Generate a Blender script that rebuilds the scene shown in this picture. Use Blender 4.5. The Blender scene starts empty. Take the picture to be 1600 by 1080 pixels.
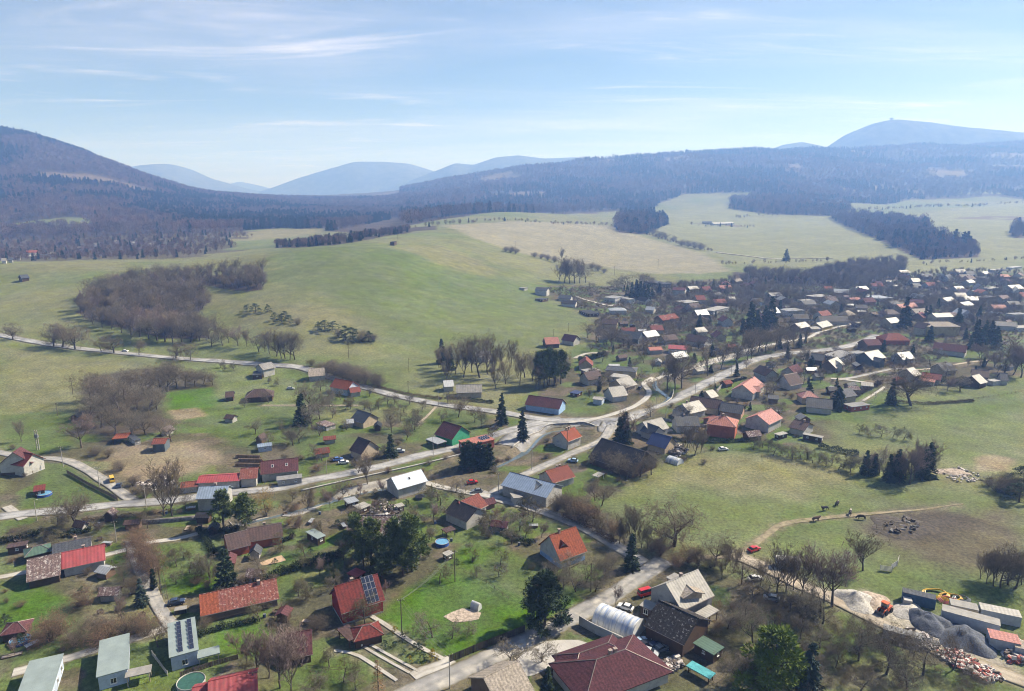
import bpy, math, random, colorsys
import numpy as np
from mathutils import Vector, Matrix
random.seed(7); np.random.seed(7)
scene = bpy.context.scene
COL = scene.collection

# ------------------------------------------------------------------ camera, sky, sun, exposure
CAM_H = 105.0
PITCH = math.radians(12.4)
F = 1067.0
cam_data = bpy.data.cameras.new('camera')
cam_data.sensor_width = 36.0
cam_data.lens = 36.0 * F / 1600.0
cam_data.clip_start = 1.0
cam_data.clip_end = 60000.0
cam = bpy.data.objects.new('camera', cam_data)
COL.objects.link(cam)
cam.location = (0, 0, CAM_H)
cam.rotation_euler = (math.radians(90) - PITCH, 0, 0)
scene.camera = cam

SUN_EL = math.radians(42.0)
SUN_AZ = math.radians(64.0)          # from +Y towards +X
world = bpy.data.worlds.new('World')
scene.world = world
world.use_nodes = True
wn = world.node_tree.nodes; wl = world.node_tree.links
wn.clear()
w_out = wn.new('ShaderNodeOutputWorld'); w_bg = wn.new('ShaderNodeBackground')
w_sky = wn.new('ShaderNodeTexSky'); w_sky.sky_type = 'NISHITA'; w_sky.sun_disc = False
w_sky.sun_elevation = SUN_EL; w_sky.sun_rotation = SUN_AZ
w_sky.altitude = 350; w_sky.air_density = 1.0; w_sky.dust_density = 0.35; w_sky.ozone_density = 3.0
w_bg.inputs['Strength'].default_value = 0.052
w_tc = wn.new('ShaderNodeTexCoord')
w_sep = wn.new('ShaderNodeSeparateXYZ'); wl.new(w_tc.outputs['Generated'], w_sep.inputs[0])
def wmath(op, a, b=None, c=None):
    n = wn.new('ShaderNodeMath'); n.operation = op
    for k, q in enumerate((a, b, c)):
        if q is None: continue
        if isinstance(q, (int, float)): n.inputs[k].default_value = q
        else: wl.new(q, n.inputs[k])
    return n.outputs[0]
w_z = wmath('ADD', wmath('MAXIMUM', w_sep.outputs[2], 0.0), 0.035)
w_px = wmath('DIVIDE', w_sep.outputs[0], w_z); w_py = wmath('DIVIDE', w_sep.outputs[1], w_z)
w_cmb = wn.new('ShaderNodeCombineXYZ'); wl.new(w_px, w_cmb.inputs[0]); wl.new(w_py, w_cmb.inputs[1])
def cirrus(sx, sy, scale, detail, lo, hi, off, dist=0.6):
    mp = wn.new('ShaderNodeMapping'); mp.inputs['Scale'].default_value = (sx, sy, 1); mp.inputs['Location'].default_value = off
    mp.inputs['Rotation'].default_value = (0, 0, math.radians(9))
    wl.new(w_cmb.outputs[0], mp.inputs[0])
    nz = wn.new('ShaderNodeTexNoise'); nz.inputs['Scale'].default_value = scale; nz.inputs['Detail'].default_value = detail
    nz.inputs['Roughness'].default_value = 0.62; nz.inputs['Distortion'].default_value = dist
    wl.new(mp.outputs[0], nz.inputs['Vector'])
    rp = wn.new('ShaderNodeMapRange'); rp.interpolation_type = 'SMOOTHSTEP'
    rp.inputs['From Min'].default_value = lo; rp.inputs['From Max'].default_value = hi
    wl.new(nz.outputs['Fac'], rp.inputs['Value'])
    return rp.outputs[0]
w_c1 = cirrus(0.42, 1.15, 1.05, 10, 0.52, 0.80, (2.1, 6.4, 0), 0.9)
w_c2 = cirrus(0.14, 0.45, 1.3, 8, 0.38, 0.85, (7.7, 2.4, 0), 0.5)
w_cl = wmath('MINIMUM', wmath('ADD', wmath('MULTIPLY', w_c1, 0.62), wmath('MULTIPLY', w_c2, 0.36)), 0.85)
w_mix = wn.new('ShaderNodeMix'); w_mix.data_type = 'RGBA'
wl.new(w_cl, w_mix.inputs[0]); wl.new(w_sky.outputs[0], w_mix.inputs[6])
w_mix.inputs[7].default_value = (12.5, 11.8, 12.8, 1)
wl.new(w_mix.outputs[2], w_bg.inputs['Color']); wl.new(w_bg.outputs[0], w_out.inputs[0])

sun_data = bpy.data.lights.new('sun', 'SUN')
sun_data.energy = 5.0; sun_data.angle = math.radians(0.53); sun_data.color = (1.0, 0.93, 0.83)
sun = bpy.data.objects.new('sun', sun_data); COL.objects.link(sun)
SUN_DIR = Vector((math.sin(SUN_AZ) * math.cos(SUN_EL), math.cos(SUN_AZ) * math.cos(SUN_EL), math.sin(SUN_EL)))
sun.rotation_euler = SUN_DIR.to_track_quat('Z', 'Y').to_euler()
sun.location = SUN_DIR * 400

scene.view_settings.view_transform = 'Standard'
scene.view_settings.look = 'None'
scene.view_settings.gamma = 1.0
scene.view_settings.use_curve_mapping = False
scene.view_settings.exposure = 0.98
scene.render.engine = 'CYCLES'
cy = scene.cycles
cy.max_bounces = 6; cy.diffuse_bounces = 2; cy.glossy_bounces = 2; cy.transmission_bounces = 4
cy.volume_bounces = 2; cy.transparent_max_bounces = 8; cy.caustics_reflective = False; cy.caustics_refractive = False
cy.use_denoising = True
cy.pixel_filter_type = 'BLACKMAN_HARRIS'; cy.filter_width = 1.05
cy.use_adaptive_sampling = True; cy.adaptive_threshold = 0.03
cy.sample_clamp_indirect = 6.0

# ------------------------------------------------------------------ terrain height function
CT, ST = math.cos(PITCH), math.sin(PITCH)
def pix_dir(u, v):
    du = u - 800.0; dv = 540.0 - v
    return du, F * CT + dv * ST, -F * ST + dv * CT
def zv(v, y):
    _, dy, dz = pix_dir(800, v)
    return CAM_H + y * dz / dy
def far_d(d): return d if d < 1300 else 1300 + (d - 1300) * 1.7 if d < 6000 else d + 3300 * (1 - (d - 6000) / 10000)
def prof(*pts):      # (distance, height) or (distance, 'v', image row it is seen at)
    return [(far_d(p[0]), zv(p[2], far_d(p[0])) if len(p) == 3 else p[1] * (1.25 if p[0] > 1400 else 1)) for p in pts]
V = 'v'
PROFILES = {
 -700: prof((40,0),(330,0),(480,9),(620,24),(720,42),(850,34),(1200,50),(1500,120),(1900,260),(2300,440),(3500,330),(6000,100),(16000,60)),
 0:    prof((40,0),(330,0),(480,9),(620,V,450),(720,V,408),(850,23),(1200,V,392),(1500,V,350),(1900,V,270),(2300,V,181),(3500,220),(6000,90),(16000,60)),
 150:  prof((40,0),(330,0),(460,6),(580,V,462),(720,V,407),(850,23),(1150,V,390),(1350,V,368),(1800,V,302),(2300,V,234),(3500,150),(6000,80),(16000,60)),
 300:  prof((40,0),(380,0),(480,3),(600,V,460),(735,V,406),(850,24),(1050,22),(1200,V,374),(1400,V,359),(1800,V,335),(2300,V,305),(3500,90),(6000,60),(16000,50)),
 450:  prof((40,0),(390,0),(520,V,482),(620,V,435),(720,V,391),(850,39),(1050,30),(1200,V,378),(1350,V,362),(1700,V,345),(2300,V,319),(3500,80),(6000,60),(16000,50)),
 600:  prof((40,0),(390,0),(440,3),(540,V,480),(640,V,420),(740,V,381),(950,V,366),(1150,40),(1700,V,345),(2400,V,322),(3500,90),(6000,70),(16000,50)),
 700:  prof((40,0),(440,0),(580,V,480),(700,V,430),(850,V,385),(1150,V,349),(1400,58),(1900,V,335),(2600,V,303),(2900,V,284),(4500,110),(8000,60),(16000,50)),
 800:  prof((40,0),(470,0),(560,V,500),(680,V,460),(820,V,420),(1050,V,385),(1400,V,345),(1600,60),(2000,V,333),(2700,V,294),(3000,V,266),(4500,140),(8000,60),(16000,50)),
 900:  prof((40,0),(570,0),(760,V,450),(980,V,410),(1300,V,370),(1600,V,341),(2000,V,328),(2600,V,294),(3100,V,249),(4800,160),(8000,60),(16000,50)),
 1000: prof((40,0),(780,0),(930,V,425),(1250,V,390),(1700,V,345),(2100,V,325),(2700,V,282),(3200,V,241),(5000,180),(8000,60),(16000,50)),
 1200: prof((40,0),(800,0),(890,V,430),(1150,V,400),(1700,V,350),(2200,V,310),(2800,V,271),(3300,V,232),(5000,200),(8000,60),(16000,50)),
 1400: prof((40,0),(800,0),(900,V,430),(1150,V,400),(1800,V,340),(2300,V,315),(2900,V,270),(3500,V,222),(5000,240),(8000,60),(16000,50)),
 1600: prof((40,0),(800,0),(900,V,430),(1150,V,400),(1800,V,340),(2300,V,310),(2900,V,265),(3500,V,222),(5000,240),(8000,60),(16000,50)),
 2300: prof((40,0),(800,0),(900,2),(1150,6),(1800,58),(2300,100),(2900,220),(3500,380),(5000,260),(8000,60),(16000,50)),
}
LY0, LY1, NLY = math.log(40.0), math.log(16000.0), 520
S0, S1, NS = -1.55, 1.55, 320
_ly = np.linspace(LY0, LY1, NLY); _s = np.linspace(S0, S1, NS)
def _smooth(a, sig, axis):
    k = np.arange(-int(3 * sig) - 1, int(3 * sig) + 2); w = np.exp(-0.5 * (k / sig) ** 2); w /= w.sum()
    pad = [(0, 0), (0, 0)]; pad[axis] = (len(k) // 2, len(k) // 2)
    b = np.pad(a, pad, mode='edge')
    return np.apply_along_axis(lambda r: np.convolve(r, w, mode='valid'), axis, b)
_us = sorted(PROFILES); _sc = np.array([(u - 800) / 1070.0 for u in _us])
_tab = np.array([np.interp(_ly, [math.log(p[0]) for p in PROFILES[u]], [p[1] for p in PROFILES[u]]) for u in _us])
_tab = _smooth(_tab, 4.0, 1)
TAB = np.array([np.interp(_s, _sc, _tab[:, j]) for j in range(NLY)]).T
TAB = _smooth(TAB, 5.0, 0)

def _hash(ix, iy, seed):
    h = (ix.astype(np.int64) * 374761393 + iy.astype(np.int64) * 668265263 + seed * 1442695041) & 0x7fffffff
    h = ((h ^ (h >> 13)) * 1274126177) & 0x7fffffff
    h = h ^ (h >> 16)
    return (h & 0xffff) / 65535.0
def vnoise(x, y, seed=0):
    ix = np.floor(x); iy = np.floor(y); fx = x - ix; fy = y - iy
    fx = fx * fx * (3 - 2 * fx); fy = fy * fy * (3 - 2 * fy)
    a = _hash(ix, iy, seed); b = _hash(ix + 1, iy, seed); c = _hash(ix, iy + 1, seed); d = _hash(ix + 1, iy + 1, seed)
    return (a * (1 - fx) + b * fx) * (1 - fy) + (c * (1 - fx) + d * fx) * fy
def fbm(x, y, scale, octv=4, seed=0, rough=0.5):
    t = np.zeros_like(x, dtype=float); amp = 1.0; tot = 0.0; f = 1.0 / scale
    for o in range(octv):
        t += amp * vnoise(x * f + 17.3 * o, y * f - 9.1 * o, seed + o); tot += amp; amp *= rough; f *= 2.03
    return t / tot
CARVES = []          # (polyline, half width, depth)
def poly_dist(x, y, pl):
    d = np.full(np.shape(x), 1e9)
    for (ax, ay), (bx, by) in zip(pl[:-1], pl[1:]):
        vx, vy = bx - ax, by - ay; L = vx * vx + vy * vy + 1e-9
        t = np.clip(((x - ax) * vx + (y - ay) * vy) / L, 0, 1)
        d = np.minimum(d, np.hypot(x - ax - t * vx, y - ay - t * vy))
    return d
def tz(x, y):
    x = np.asarray(x, float); y = np.asarray(y, float)
    yy = np.clip(y, 40.0, 16000.0)
    s = np.clip(x / yy, S0, S1 - 1e-6); l = np.log(yy)
    a = (s - S0) / (S1 - S0) * (NS - 1); b = np.clip((l - LY0) / (LY1 - LY0) * (NLY - 1), 0, NLY - 1.001)
    i = np.floor(a).astype(int); j = np.floor(b).astype(int); fa = a - i; fb = b - j
    i = np.clip(i, 0, NS - 2)
    z = (TAB[i, j] * (1 - fa) + TAB[i + 1, j] * fa) * (1 - fb) + (TAB[i, j + 1] * (1 - fa) + TAB[i + 1, j + 1] * fa) * fb
    z = z + (fbm(x, y, 90.0, 3, 5) - 0.5) * np.clip(yy / 220.0, 0.6, 3.0)
    far = np.clip((yy - 1400.0) / 900.0, 0, 1)
    z = z + far * (fbm(x, y, 560.0, 5, 11, 0.55) - 0.5) * np.clip(z * 0.40, 0, 130)
    for pl, hw, dep, bb in CARVES:
        m = (x > bb[0]) & (x < bb[1]) & (y > bb[2]) & (y < bb[3])
        if np.any(m):
            d = poly_dist(x, y, pl)
            t = np.clip((d - hw) / 2.6, 0, 1); t = t * t * (3 - 2 * t)
            z = np.where(m, z - dep * (1 - t), z)
    return z
_RY = np.exp(np.linspace(math.log(60.0), math.log(12000.0), 240))
def hit(u, v, h=0.0):
    """world point where the sight line through photo pixel (u, v) meets the terrain raised by h"""
    dx, dy, dz = pix_dir(u, v)
    def g(Y): return CAM_H + Y * dz / dy - h - tz(Y * dx / dy, Y)
    q = g(_RY); k = np.argmax(q < 0)
    if q[k] >= 0: k = len(_RY) - 1
    lo, hi = _RY[max(k - 1, 0)], _RY[k]
    for _ in range(4):
        ys = np.linspace(lo, hi, 9); qq = g(ys); k = np.argmax(qq < 0)
        if k == 0: break
        lo, hi = ys[k - 1], ys[k]
    Y = 0.5 * (lo + hi); X = Y * dx / dy
    return X, Y, float(tz(X, Y))
def hits(pts, h=0.0): return [hit(u, v, h) for u, v in pts]
def to_pix(x, y, z):
    fx = y * CT - (z - CAM_H) * ST; up = y * ST + (z - CAM_H) * CT
    return 800 + F * x / fx, 540 - F * up / fx
def px_per_m(y, z=0.0): return F / (y * CT + (CAM_H - z) * ST)

# the brook that runs between stone banks beside the road
BROOK_PIX = [(380,812),(470,790),(560,766),(640,750),(700,738),(765,728),(815,704),(850,672),(900,664),(945,660)]
BROOK2_PIX = [(985,652),(1020,632),(1046,618),(1024,600),(1030,585),(1085,572),(1150,556),(1230,538),(1320,525)]
for bp, hw, dep in ((BROOK_PIX, 1.6, 2.3), (BROOK2_PIX, 1.8, 2.2)):
    pl = [p[:2] for p in hits(bp)]
    xs = [p[0] for p in pl]; ys = [p[1] for p in pl]
    BR = (pl, hw, dep, (min(xs) - 8, max(xs) + 8, min(ys) - 8, max(ys) + 8))
    if bp is BROOK_PIX: _c1 = BR
    else: CARVES.extend([_c1, BR])

# ------------------------------------------------------------------ materials
MATS = {}
def nodes_of(m):
    m.use_nodes = True
    return m.node_tree.nodes, m.node_tree.links, m.node_tree.nodes['Principled BSDF']
def mat(name, color, rough=0.8, var=0.25, scale=1.5, bump=0.0, bscale=6.0, spec=0.3, metal=0.0, color2=None, c2scale=0.4, c2thr=(0.45, 0.65), wave=None, coords='Object', objvar=0.0):
    """plain principled material: noise-varied colour, optional second colour in worn patches, optional ribs"""
    if name in MATS: return MATS[name]
    m = bpy.data.materials.new(name); MATS[name] = m
    n, l, bs = nodes_of(m)
    tc = n.new('ShaderNodeTexCoord')
    nz = n.new('ShaderNodeTexNoise'); nz.inputs['Scale'].default_value = scale; nz.inputs['Detail'].default_value = 5
    l.new(tc.outputs[coords], nz.inputs['Vector'])
    mr = n.new('ShaderNodeMapRange'); mr.inputs['From Min'].default_value = 0.3; mr.inputs['From Max'].default_value = 0.7
    mr.inputs['To Min'].default_value = 1 - var; mr.inputs['To Max'].default_value = 1 + var
    l.new(nz.outputs['Fac'], mr.inputs['Value'])
    src = None
    if color2:
        n2 = n.new('ShaderNodeTexNoise'); n2.inputs['Scale'].default_value = c2scale; n2.inputs['Detail'].default_value = 8; n2.inputs['Roughness'].default_value = 0.7
        l.new(tc.outputs[coords], n2.inputs['Vector'])
        r2 = n.new('ShaderNodeMapRange'); r2.interpolation_type = 'SMOOTHSTEP'
        r2.inputs['From Min'].default_value = c2thr[0]; r2.inputs['From Max'].default_value = c2thr[1]
        l.new(n2.outputs['Fac'], r2.inputs['Value'])
        mx = n.new('ShaderNodeMix'); mx.data_type = 'RGBA'
        mx.inputs[6].default_value = (*color, 1); mx.inputs[7].default_value = (*color2, 1)
        l.new(r2.outputs[0], mx.inputs[0]); src = mx.outputs[2]
    hs = n.new('ShaderNodeHueSaturation')
    if src is None: hs.inputs['Color'].default_value = (*color, 1)
    else: l.new(src, hs.inputs['Color'])
    val = mr.outputs[0]
    if objvar:
        oi = n.new('ShaderNodeObjectInfo')
        m2 = n.new('ShaderNodeMapRange'); m2.inputs['To Min'].default_value = 1 - objvar; m2.inputs['To Max'].default_value = 1 + objvar
        l.new(oi.outputs['Random'], m2.inputs['Value'])
        mm = n.new('ShaderNodeMath'); mm.operation = 'MULTIPLY'; l.new(val, mm.inputs[0]); l.new(m2.outputs[0], mm.inputs[1]); val = mm.outputs[0]
    if wave:
        wc = n.new('ShaderNodeTexWave'); wc.wave_type = 'BANDS'; wc.bands_direction = wave[0]; wc.inputs['Scale'].default_value = 0.36; wc.inputs['Distortion'].default_value = 0.6; wc.inputs['Detail'].default_value = 2
        l.new(tc.outputs['Object'], wc.inputs['Vector'])
        m3 = n.new('ShaderNodeMapRange'); m3.inputs['To Min'].default_value = 0.84; m3.inputs['To Max'].default_value = 1.08; l.new(wc.outputs['Fac'], m3.inputs['Value'])
        mm = n.new('ShaderNodeMath'); mm.operation = 'MULTIPLY'; l.new(val, mm.inputs[0]); l.new(m3.outputs[0], mm.inputs[1]); val = mm.outputs[0]
    l.new(val, hs.inputs['Value'])
    l.new(hs.outputs[0], bs.inputs['Base Color'])
    bs.inputs['Roughness'].default_value = rough
    bs.inputs['Metallic'].default_value = metal
    bs.inputs['Specular IOR Level'].default_value = spec
    hgt = None
    if wave:
        wv = n.new('ShaderNodeTexWave'); wv.wave_type = 'BANDS'; wv.bands_direction = wave[0]; wv.inputs['Scale'].default_value = wave[1]
        l.new(tc.outputs['Object'], wv.inputs['Vector']); hgt = wv.outputs['Fac']
        bdist = wave[2]
    elif bump:
        nb = n.new('ShaderNodeTexNoise'); nb.inputs['Scale'].default_value = bscale; nb.inputs['Detail'].default_value = 4
        l.new(tc.outputs[coords], nb.inputs['Vector']); hgt = nb.outputs['Fac']; bdist = bump
    if hgt is not None:
        b = n.new('ShaderNodeBump'); b.inputs['Strength'].default_value = 1.0; b.inputs['Distance'].default_value = bdist
        l.new(hgt, b.inputs['Height']); l.new(b.outputs[0], bs.inputs['Normal'])
    return m

# ------------------------------------------------------------------ mesh and object helpers
def mesh_from(name, verts, faces, mats=None, fmat=None, smooth=False):
    me = bpy.data.meshes.new(name)
    me.from_pydata([tuple(v) for v in verts], [], [tuple(f) for f in faces])
    for m in (mats or []): me.materials.append(m)
    if fmat is not None: me.polygons.foreach_set('material_index', list(fmat))
    if smooth: me.polygons.foreach_set('use_smooth', [True] * len(me.polygons))
    me.update()
    return me
def np_mesh(name, verts, faces, material, smooth=False):
    """fast mesh from numpy arrays; faces (N,3) or (N,4)"""
    verts = np.asarray(verts, np.float32); faces = np.asarray(faces, np.int32); k = faces.shape[1]
    me = bpy.data.meshes.new(name)
    me.vertices.add(len(verts)); me.vertices.foreach_set('co', verts.ravel())
    me.loops.add(faces.size); me.loops.foreach_set('vertex_index', faces.ravel())
    me.polygons.add(len(faces)); me.polygons.foreach_set('loop_start', np.arange(0, faces.size, k, dtype=np.int32))
    try: me.polygons.foreach_set('loop_total', np.full(len(faces), k, np.int32))
    except Exception: pass
    if smooth: me.polygons.foreach_set('use_smooth', np.ones(len(faces), bool))
    if material: me.materials.append(material)
    me.update(calc_edges=True)
    return me
def link(name, data, parent=None, loc=None, rotz=None):
    o = bpy.data.objects.new(name, data); COL.objects.link(o)
    if parent is not None: o.parent = parent
    if loc is not None: o.location = loc
    if rotz is not None: o.rotation_euler = (0, 0, rotz)
    return o
def tag(o, label=None, cat=None, group=None, kind=None):
    if label: o['label'] = label
    if cat: o['category'] = cat
    if group: o['group'] = group
    if kind: o['kind'] = kind
    return o
class MB:
    """collects simple solids; build() links them as one mesh"""
    def __init__(s): s.v = []; s.f = []; s.m = []
    def poly(s, pts, faces, mi=0):
        b = len(s.v); s.v += [tuple(p) for p in pts]; s.f += [tuple(b + i for i in f) for f in faces]; s.m += [mi] * len(faces)
    def box(s, x0, x1, y0, y1, z0, z1, mi=0):
        s.poly([(x0,y0,z0),(x1,y0,z0),(x1,y1,z0),(x0,y1,z0),(x0,y0,z1),(x1,y0,z1),(x1,y1,z1),(x0,y1,z1)],
               [(3,2,1,0),(4,5,6,7),(0,1,5,4),(1,2,6,5),(2,3,7,6),(3,0,4,7)], mi)
    def tube(s, pts, rads, n=8, mi=0, caps=True):
        rings = []
        for k, p in enumerate(pts):
            p = Vector(p); q = Vector(pts[min(k + 1, len(pts) - 1)]) - Vector(pts[max(k - 1, 0)])
            q.normalize(); a = q.orthogonal().normalized(); b = q.cross(a)
            rings.append([p + (a * math.cos(t) + b * math.sin(t)) * rads[k] for t in [2 * math.pi * i / n for i in range(n)]])
        base = len(s.v)
        for r in rings: s.v += [tuple(p) for p in r]
        for k in range(len(rings) - 1):
            for i in range(n):
                j = (i + 1) % n
                s.f.append((base + k * n + i, base + k * n + j, base + (k + 1) * n + j, base + (k + 1) * n + i)); s.m.append(mi)
        if caps:
            s.f.append(tuple(base + i for i in reversed(range(n)))); s.m.append(mi)
            e = base + (len(rings) - 1) * n
            s.f.append(tuple(e + i for i in range(n))); s.m.append(mi)
    def mesh(s, name, *mats, smooth=False): return mesh_from(name, s.v, s.f, mats, s.m if len(mats) > 1 else None, smooth)
    def build(s, name, mats, parent=None, loc=None, rotz=None, smooth=False):
        if not isinstance(mats, (list, tuple)): mats = [mats]
        return link(name, s.mesh(name, *mats, smooth=smooth), parent, loc, rotz)
# ------------------------------------------------------------------ land cover (world-space polygons, corner points read off the photo)
def world_poly(pix): return np.array([p[:2] for p in hits(pix)])
def in_poly(x, y, P):
    r = np.zeros(x.shape, bool); n = len(P); j = n - 1
    for i in range(n):
        xi, yi = P[i]; xj, yj = P[j]
        c = ((yi > y) != (yj > y)) & (x < (xj - xi) * (y - yi) / (yj - yi + 1e-12) + xi)
        r ^= c; j = i
    return r
STRAW = (0.172, 0.158, 0.080); MEADOW = (0.112, 0.136, 0.052); LAWN = (0.062, 0.120, 0.016); GREEN = (0.078, 0.114, 0.031)
GARDEN = (0.075, 0.068, 0.042); SOIL = (0.110, 0.088, 0.068); MUD = (0.075, 0.062, 0.048); REED = (0.225, 0.180, 0.120)
BEIGE = (0.205, 0.190, 0.128); PALE = (0.168, 0.174, 0.088); FLOOR = (0.060, 0.046, 0.038); GRAVEL = (0.36, 0.33, 0.29)
COVER = [  # colour, softness m, strength, polygon in photo pixels
 (GREEN, 25, 0.55, [(430,392),(620,382),(700,400),(830,450),(930,500),(850,540),(690,560),(620,530),(520,470),(420,440)]),
 (GREEN, 30, 0.6, [(560,395),(640,440),(760,480),(700,430),(640,390)]),
 (BEIGE, 12, 0.95, [(690,353),(800,346),(950,352),(1010,372),(1100,395),(1145,425),(1020,428),(930,415),(800,393),(740,372)]),
 (STRAW, 15, 0.6, [(610,386),(690,384),(785,425),(770,436),(690,415)]),
 (PALE, 30, 0.8, [(980,340),(1180,300),(1400,340),(1600,310),(1600,425),(1400,425),(1150,410),(1050,380)]),
 (STRAW, 15, 0.9, [(330,372),(420,358),(512,357),(500,364),(420,374),(335,379)]),
 (STRAW, 20, 0.5, [(0,412),(220,408),(200,425),(0,425)]),
 (STRAW, 20, 0.5, [(230,445),(430,470),(560,500),(620,560),(560,565),(440,545),(330,480)]),
 (STRAW, 12, 0.5, [(0,540),(200,570),(330,590),(200,640),(0,680)]),
 (GARDEN, 14, 0.95, [(830,445),(1000,442),(1180,432),(1340,440),(1480,425),(1600,425),(1600,585),(1480,600),(1400,612),(1330,640),(1290,690),(1180,718),(1060,695),(960,800),(860,790),(800,650),(900,560),(930,500)]),
 (GARDEN, 6, 0.85, [(0,705),(130,665),(170,640),(300,660),(440,690),(560,660),(780,650),(860,650),(960,790),(1010,880),(1180,900),(1330,960),(1480,1000),(1600,1060),(1600,1080),(0,1080)]),
 (FLOOR, 6, 0.8, [(130,590),(260,570),(340,590),(340,610),(250,625),(265,670),(170,690),(120,670),(130,620)]),
 (FLOOR, 25, 0.85, [(-300,405),(0,405),(60,403),(230,399),(300,385),(200,372),(0,374),(-300,374)]),
 (GREEN, 5, 0.8, [(0,650),(110,640),(110,700),(60,712),(0,700)]),
 (GREEN, 4, 0.9, [(0,900),(40,885),(110,930),(130,975),(60,1000),(0,995)]),
 (LAWN, 3, 0.95, [(0,928),(45,905),(110,935),(60,975),(0,985)]),
 (LAWN, 2, 0.9, [(180,868),(200,870),(200,905),(150,910)]),
 (STRAW, 3, 0.55, [(120,905),(200,900),(240,960),(200,985),(110,960)]),
 (GREEN, 2, 0.9, [(240,855),(345,842),(350,905),(335,925),(250,940)]),
 (LAWN, 3, 0.9, [(252,905),(345,890),(335,925),(250,935)]),
 (GREEN, 2, 0.9, [(420,880),(520,860),(560,850),(530,905),(450,940),(425,945)]),
 (STRAW, 4, 0.5, [(455,895),(520,880),(520,905),(460,925)]),
 (LAWN, 2, 0.95, [(425,870),(540,828),(535,848),(430,885)]),
 (LAWN, 2, 0.8, [(320,975),(390,965),(430,985),(400,1030),(340,1020)]),
 (GREEN, 2, 0.8, [(440,1000),(560,1030),(600,1060),(540,1080),(430,1080)]),
 (LAWN, 3, 0.97, [(612,945),(640,920),(690,892),(760,900),(815,930),(855,950),(890,930),(905,938),(820,985),(705,1032),(650,1005),(595,965)]),
 (GREEN, 3, 0.9, [(690,885),(730,848),(790,850),(870,910),(930,925),(880,935),(810,925),(760,905)]),
 (LAWN, 3, 0.6, [(700,880),(740,850),(770,860),(740,890)]),
 (GREEN, 2, 0.9, [(635,790),(680,758),(725,785),(700,808),(650,806)]),
 (GREEN, 2, 0.9, [(20,795),(60,740),(110,730),(180,772),(188,785),(50,798)]),
 (GREEN, 3, 0.85, [(130,830),(230,800),(230,815),(150,840)]),
 (LAWN, 4, 0.95, [(252,614),(330,606),(348,626),(330,640),(265,642)]),
 (GREEN, 6, 0.8, [(270,640),(450,628),(570,690),(480,725),(360,695)]),
 (GREEN, 5, 0.8, [(625,650),(700,638),(770,652),(700,692),(640,692)]),
 (GREEN, 5, 0.7, [(440,565),(520,575),(640,610),(640,640),(480,640)]),
 (SOIL, 4, 0.8, [(400,700),(450,690),(480,720),(430,725)]),
 (REED, 7, 0.85, [(158,708),(240,690),(312,690),(345,715),(318,738),(215,757),(165,738)]),
 (REED, 2, 0.9, [(265,642),(308,637),(322,650),(275,656)]),
 (GREEN, 6, 0.8, [(890,620),(930,600),(960,640),(900,652),(860,635)]),
 (MEADOW, 5, 1.0, [(935,785),(1060,720),(1100,705),(1200,708),(1290,722),(1420,752),(1600,790),(1600,990),(1420,935),(1330,895),(1200,850),(1100,850),(1000,825)]),
 (STRAW, 10, 0.7, [(1080,712),(1200,710),(1330,738),(1340,752),(1240,775),(1060,760),(960,780)]),
 (GREEN, 8, 0.6, [(1230,800),(1330,790),(1330,830),(1250,850),(1190,840)]),
 (GREEN, 10, 0.6, [(1340,900),(1600,880),(1600,985),(1420,935)]),
 (SOIL, 9, 0.8, [(1325,815),(1420,793),(1570,800),(1595,840),(1545,895),(1450,885),(1375,855)]),
 (MUD, 7, 0.95, [(1358,815),(1395,803),(1480,798),(1545,812),(1500,832),(1450,845),(1395,845)]),
 (MEADOW, 8, 0.95, [(1290,665),(1460,612),(1600,592),(1600,725),(1500,725),(1440,700),(1330,690)]),
 (GREEN, 8, 0.6, [(1460,640),(1600,600),(1600,640),(1480,665)]),
 (REED, 4, 0.85, [(1525,718),(1555,712),(1585,718),(1570,735),(1530,735)]),
 (STRAW, 5, 0.8, [(1460,735),(1500,735),(1560,755),(1480,755)]),
 (GREEN, 4, 0.9, [(1235,655),(1320,605),(1360,600),(1420,625),(1340,660)]),
 (GREEN, 4, 0.9, [(1115,605),(1160,592),(1168,610),(1130,628)]),
 (GREEN, 6, 0.8, [(895,535),(1000,560),(1030,590),(960,585),(890,560)]),
 (GREEN, 6, 0.8, [(1090,525),(1160,510),(1160,535),(1100,540)]),
 (GREEN, 8, 0.8, [(1480,545),(1600,535),(1600,575),(1500,560)]),
 (GREEN, 3, 0.85, [(1060,690),(1180,690),(1300,712),(1290,720),(1120,700)]),
 (GREEN, 3, 0.8, [(905,695),(945,690),(940,705),(900,720)]),
 (GREEN, 6, 0.7, [(1140,960),(1200,950),(1240,985),(1200,1010),(1150,990)]),
 (GREEN, 6, 0.7, [(1270,975),(1340,990),(1380,1020),(1300,1040),(1260,1000)]),
 (STRAW, 6, 0.6, [(1320,1040),(1420,1030),(1480,1070),(1340,1078)]),
 (GRAVEL, 3, 0.85, [(1310,930),(1350,925),(1420,960),(1540,1020),(1600,1050),(1600,1075),(1480,1020),(1380,985),(1320,950)]),
 (GRAVEL, 2, 0.8, [(785,1035),(830,1005),(905,1000),(925,1015),(850,1045),(800,1055)]),
 (SOIL, 3, 0.8, [(1150,880),(1200,870),(1260,905),(1320,935),(1300,945),(1200,910)]),
]
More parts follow.
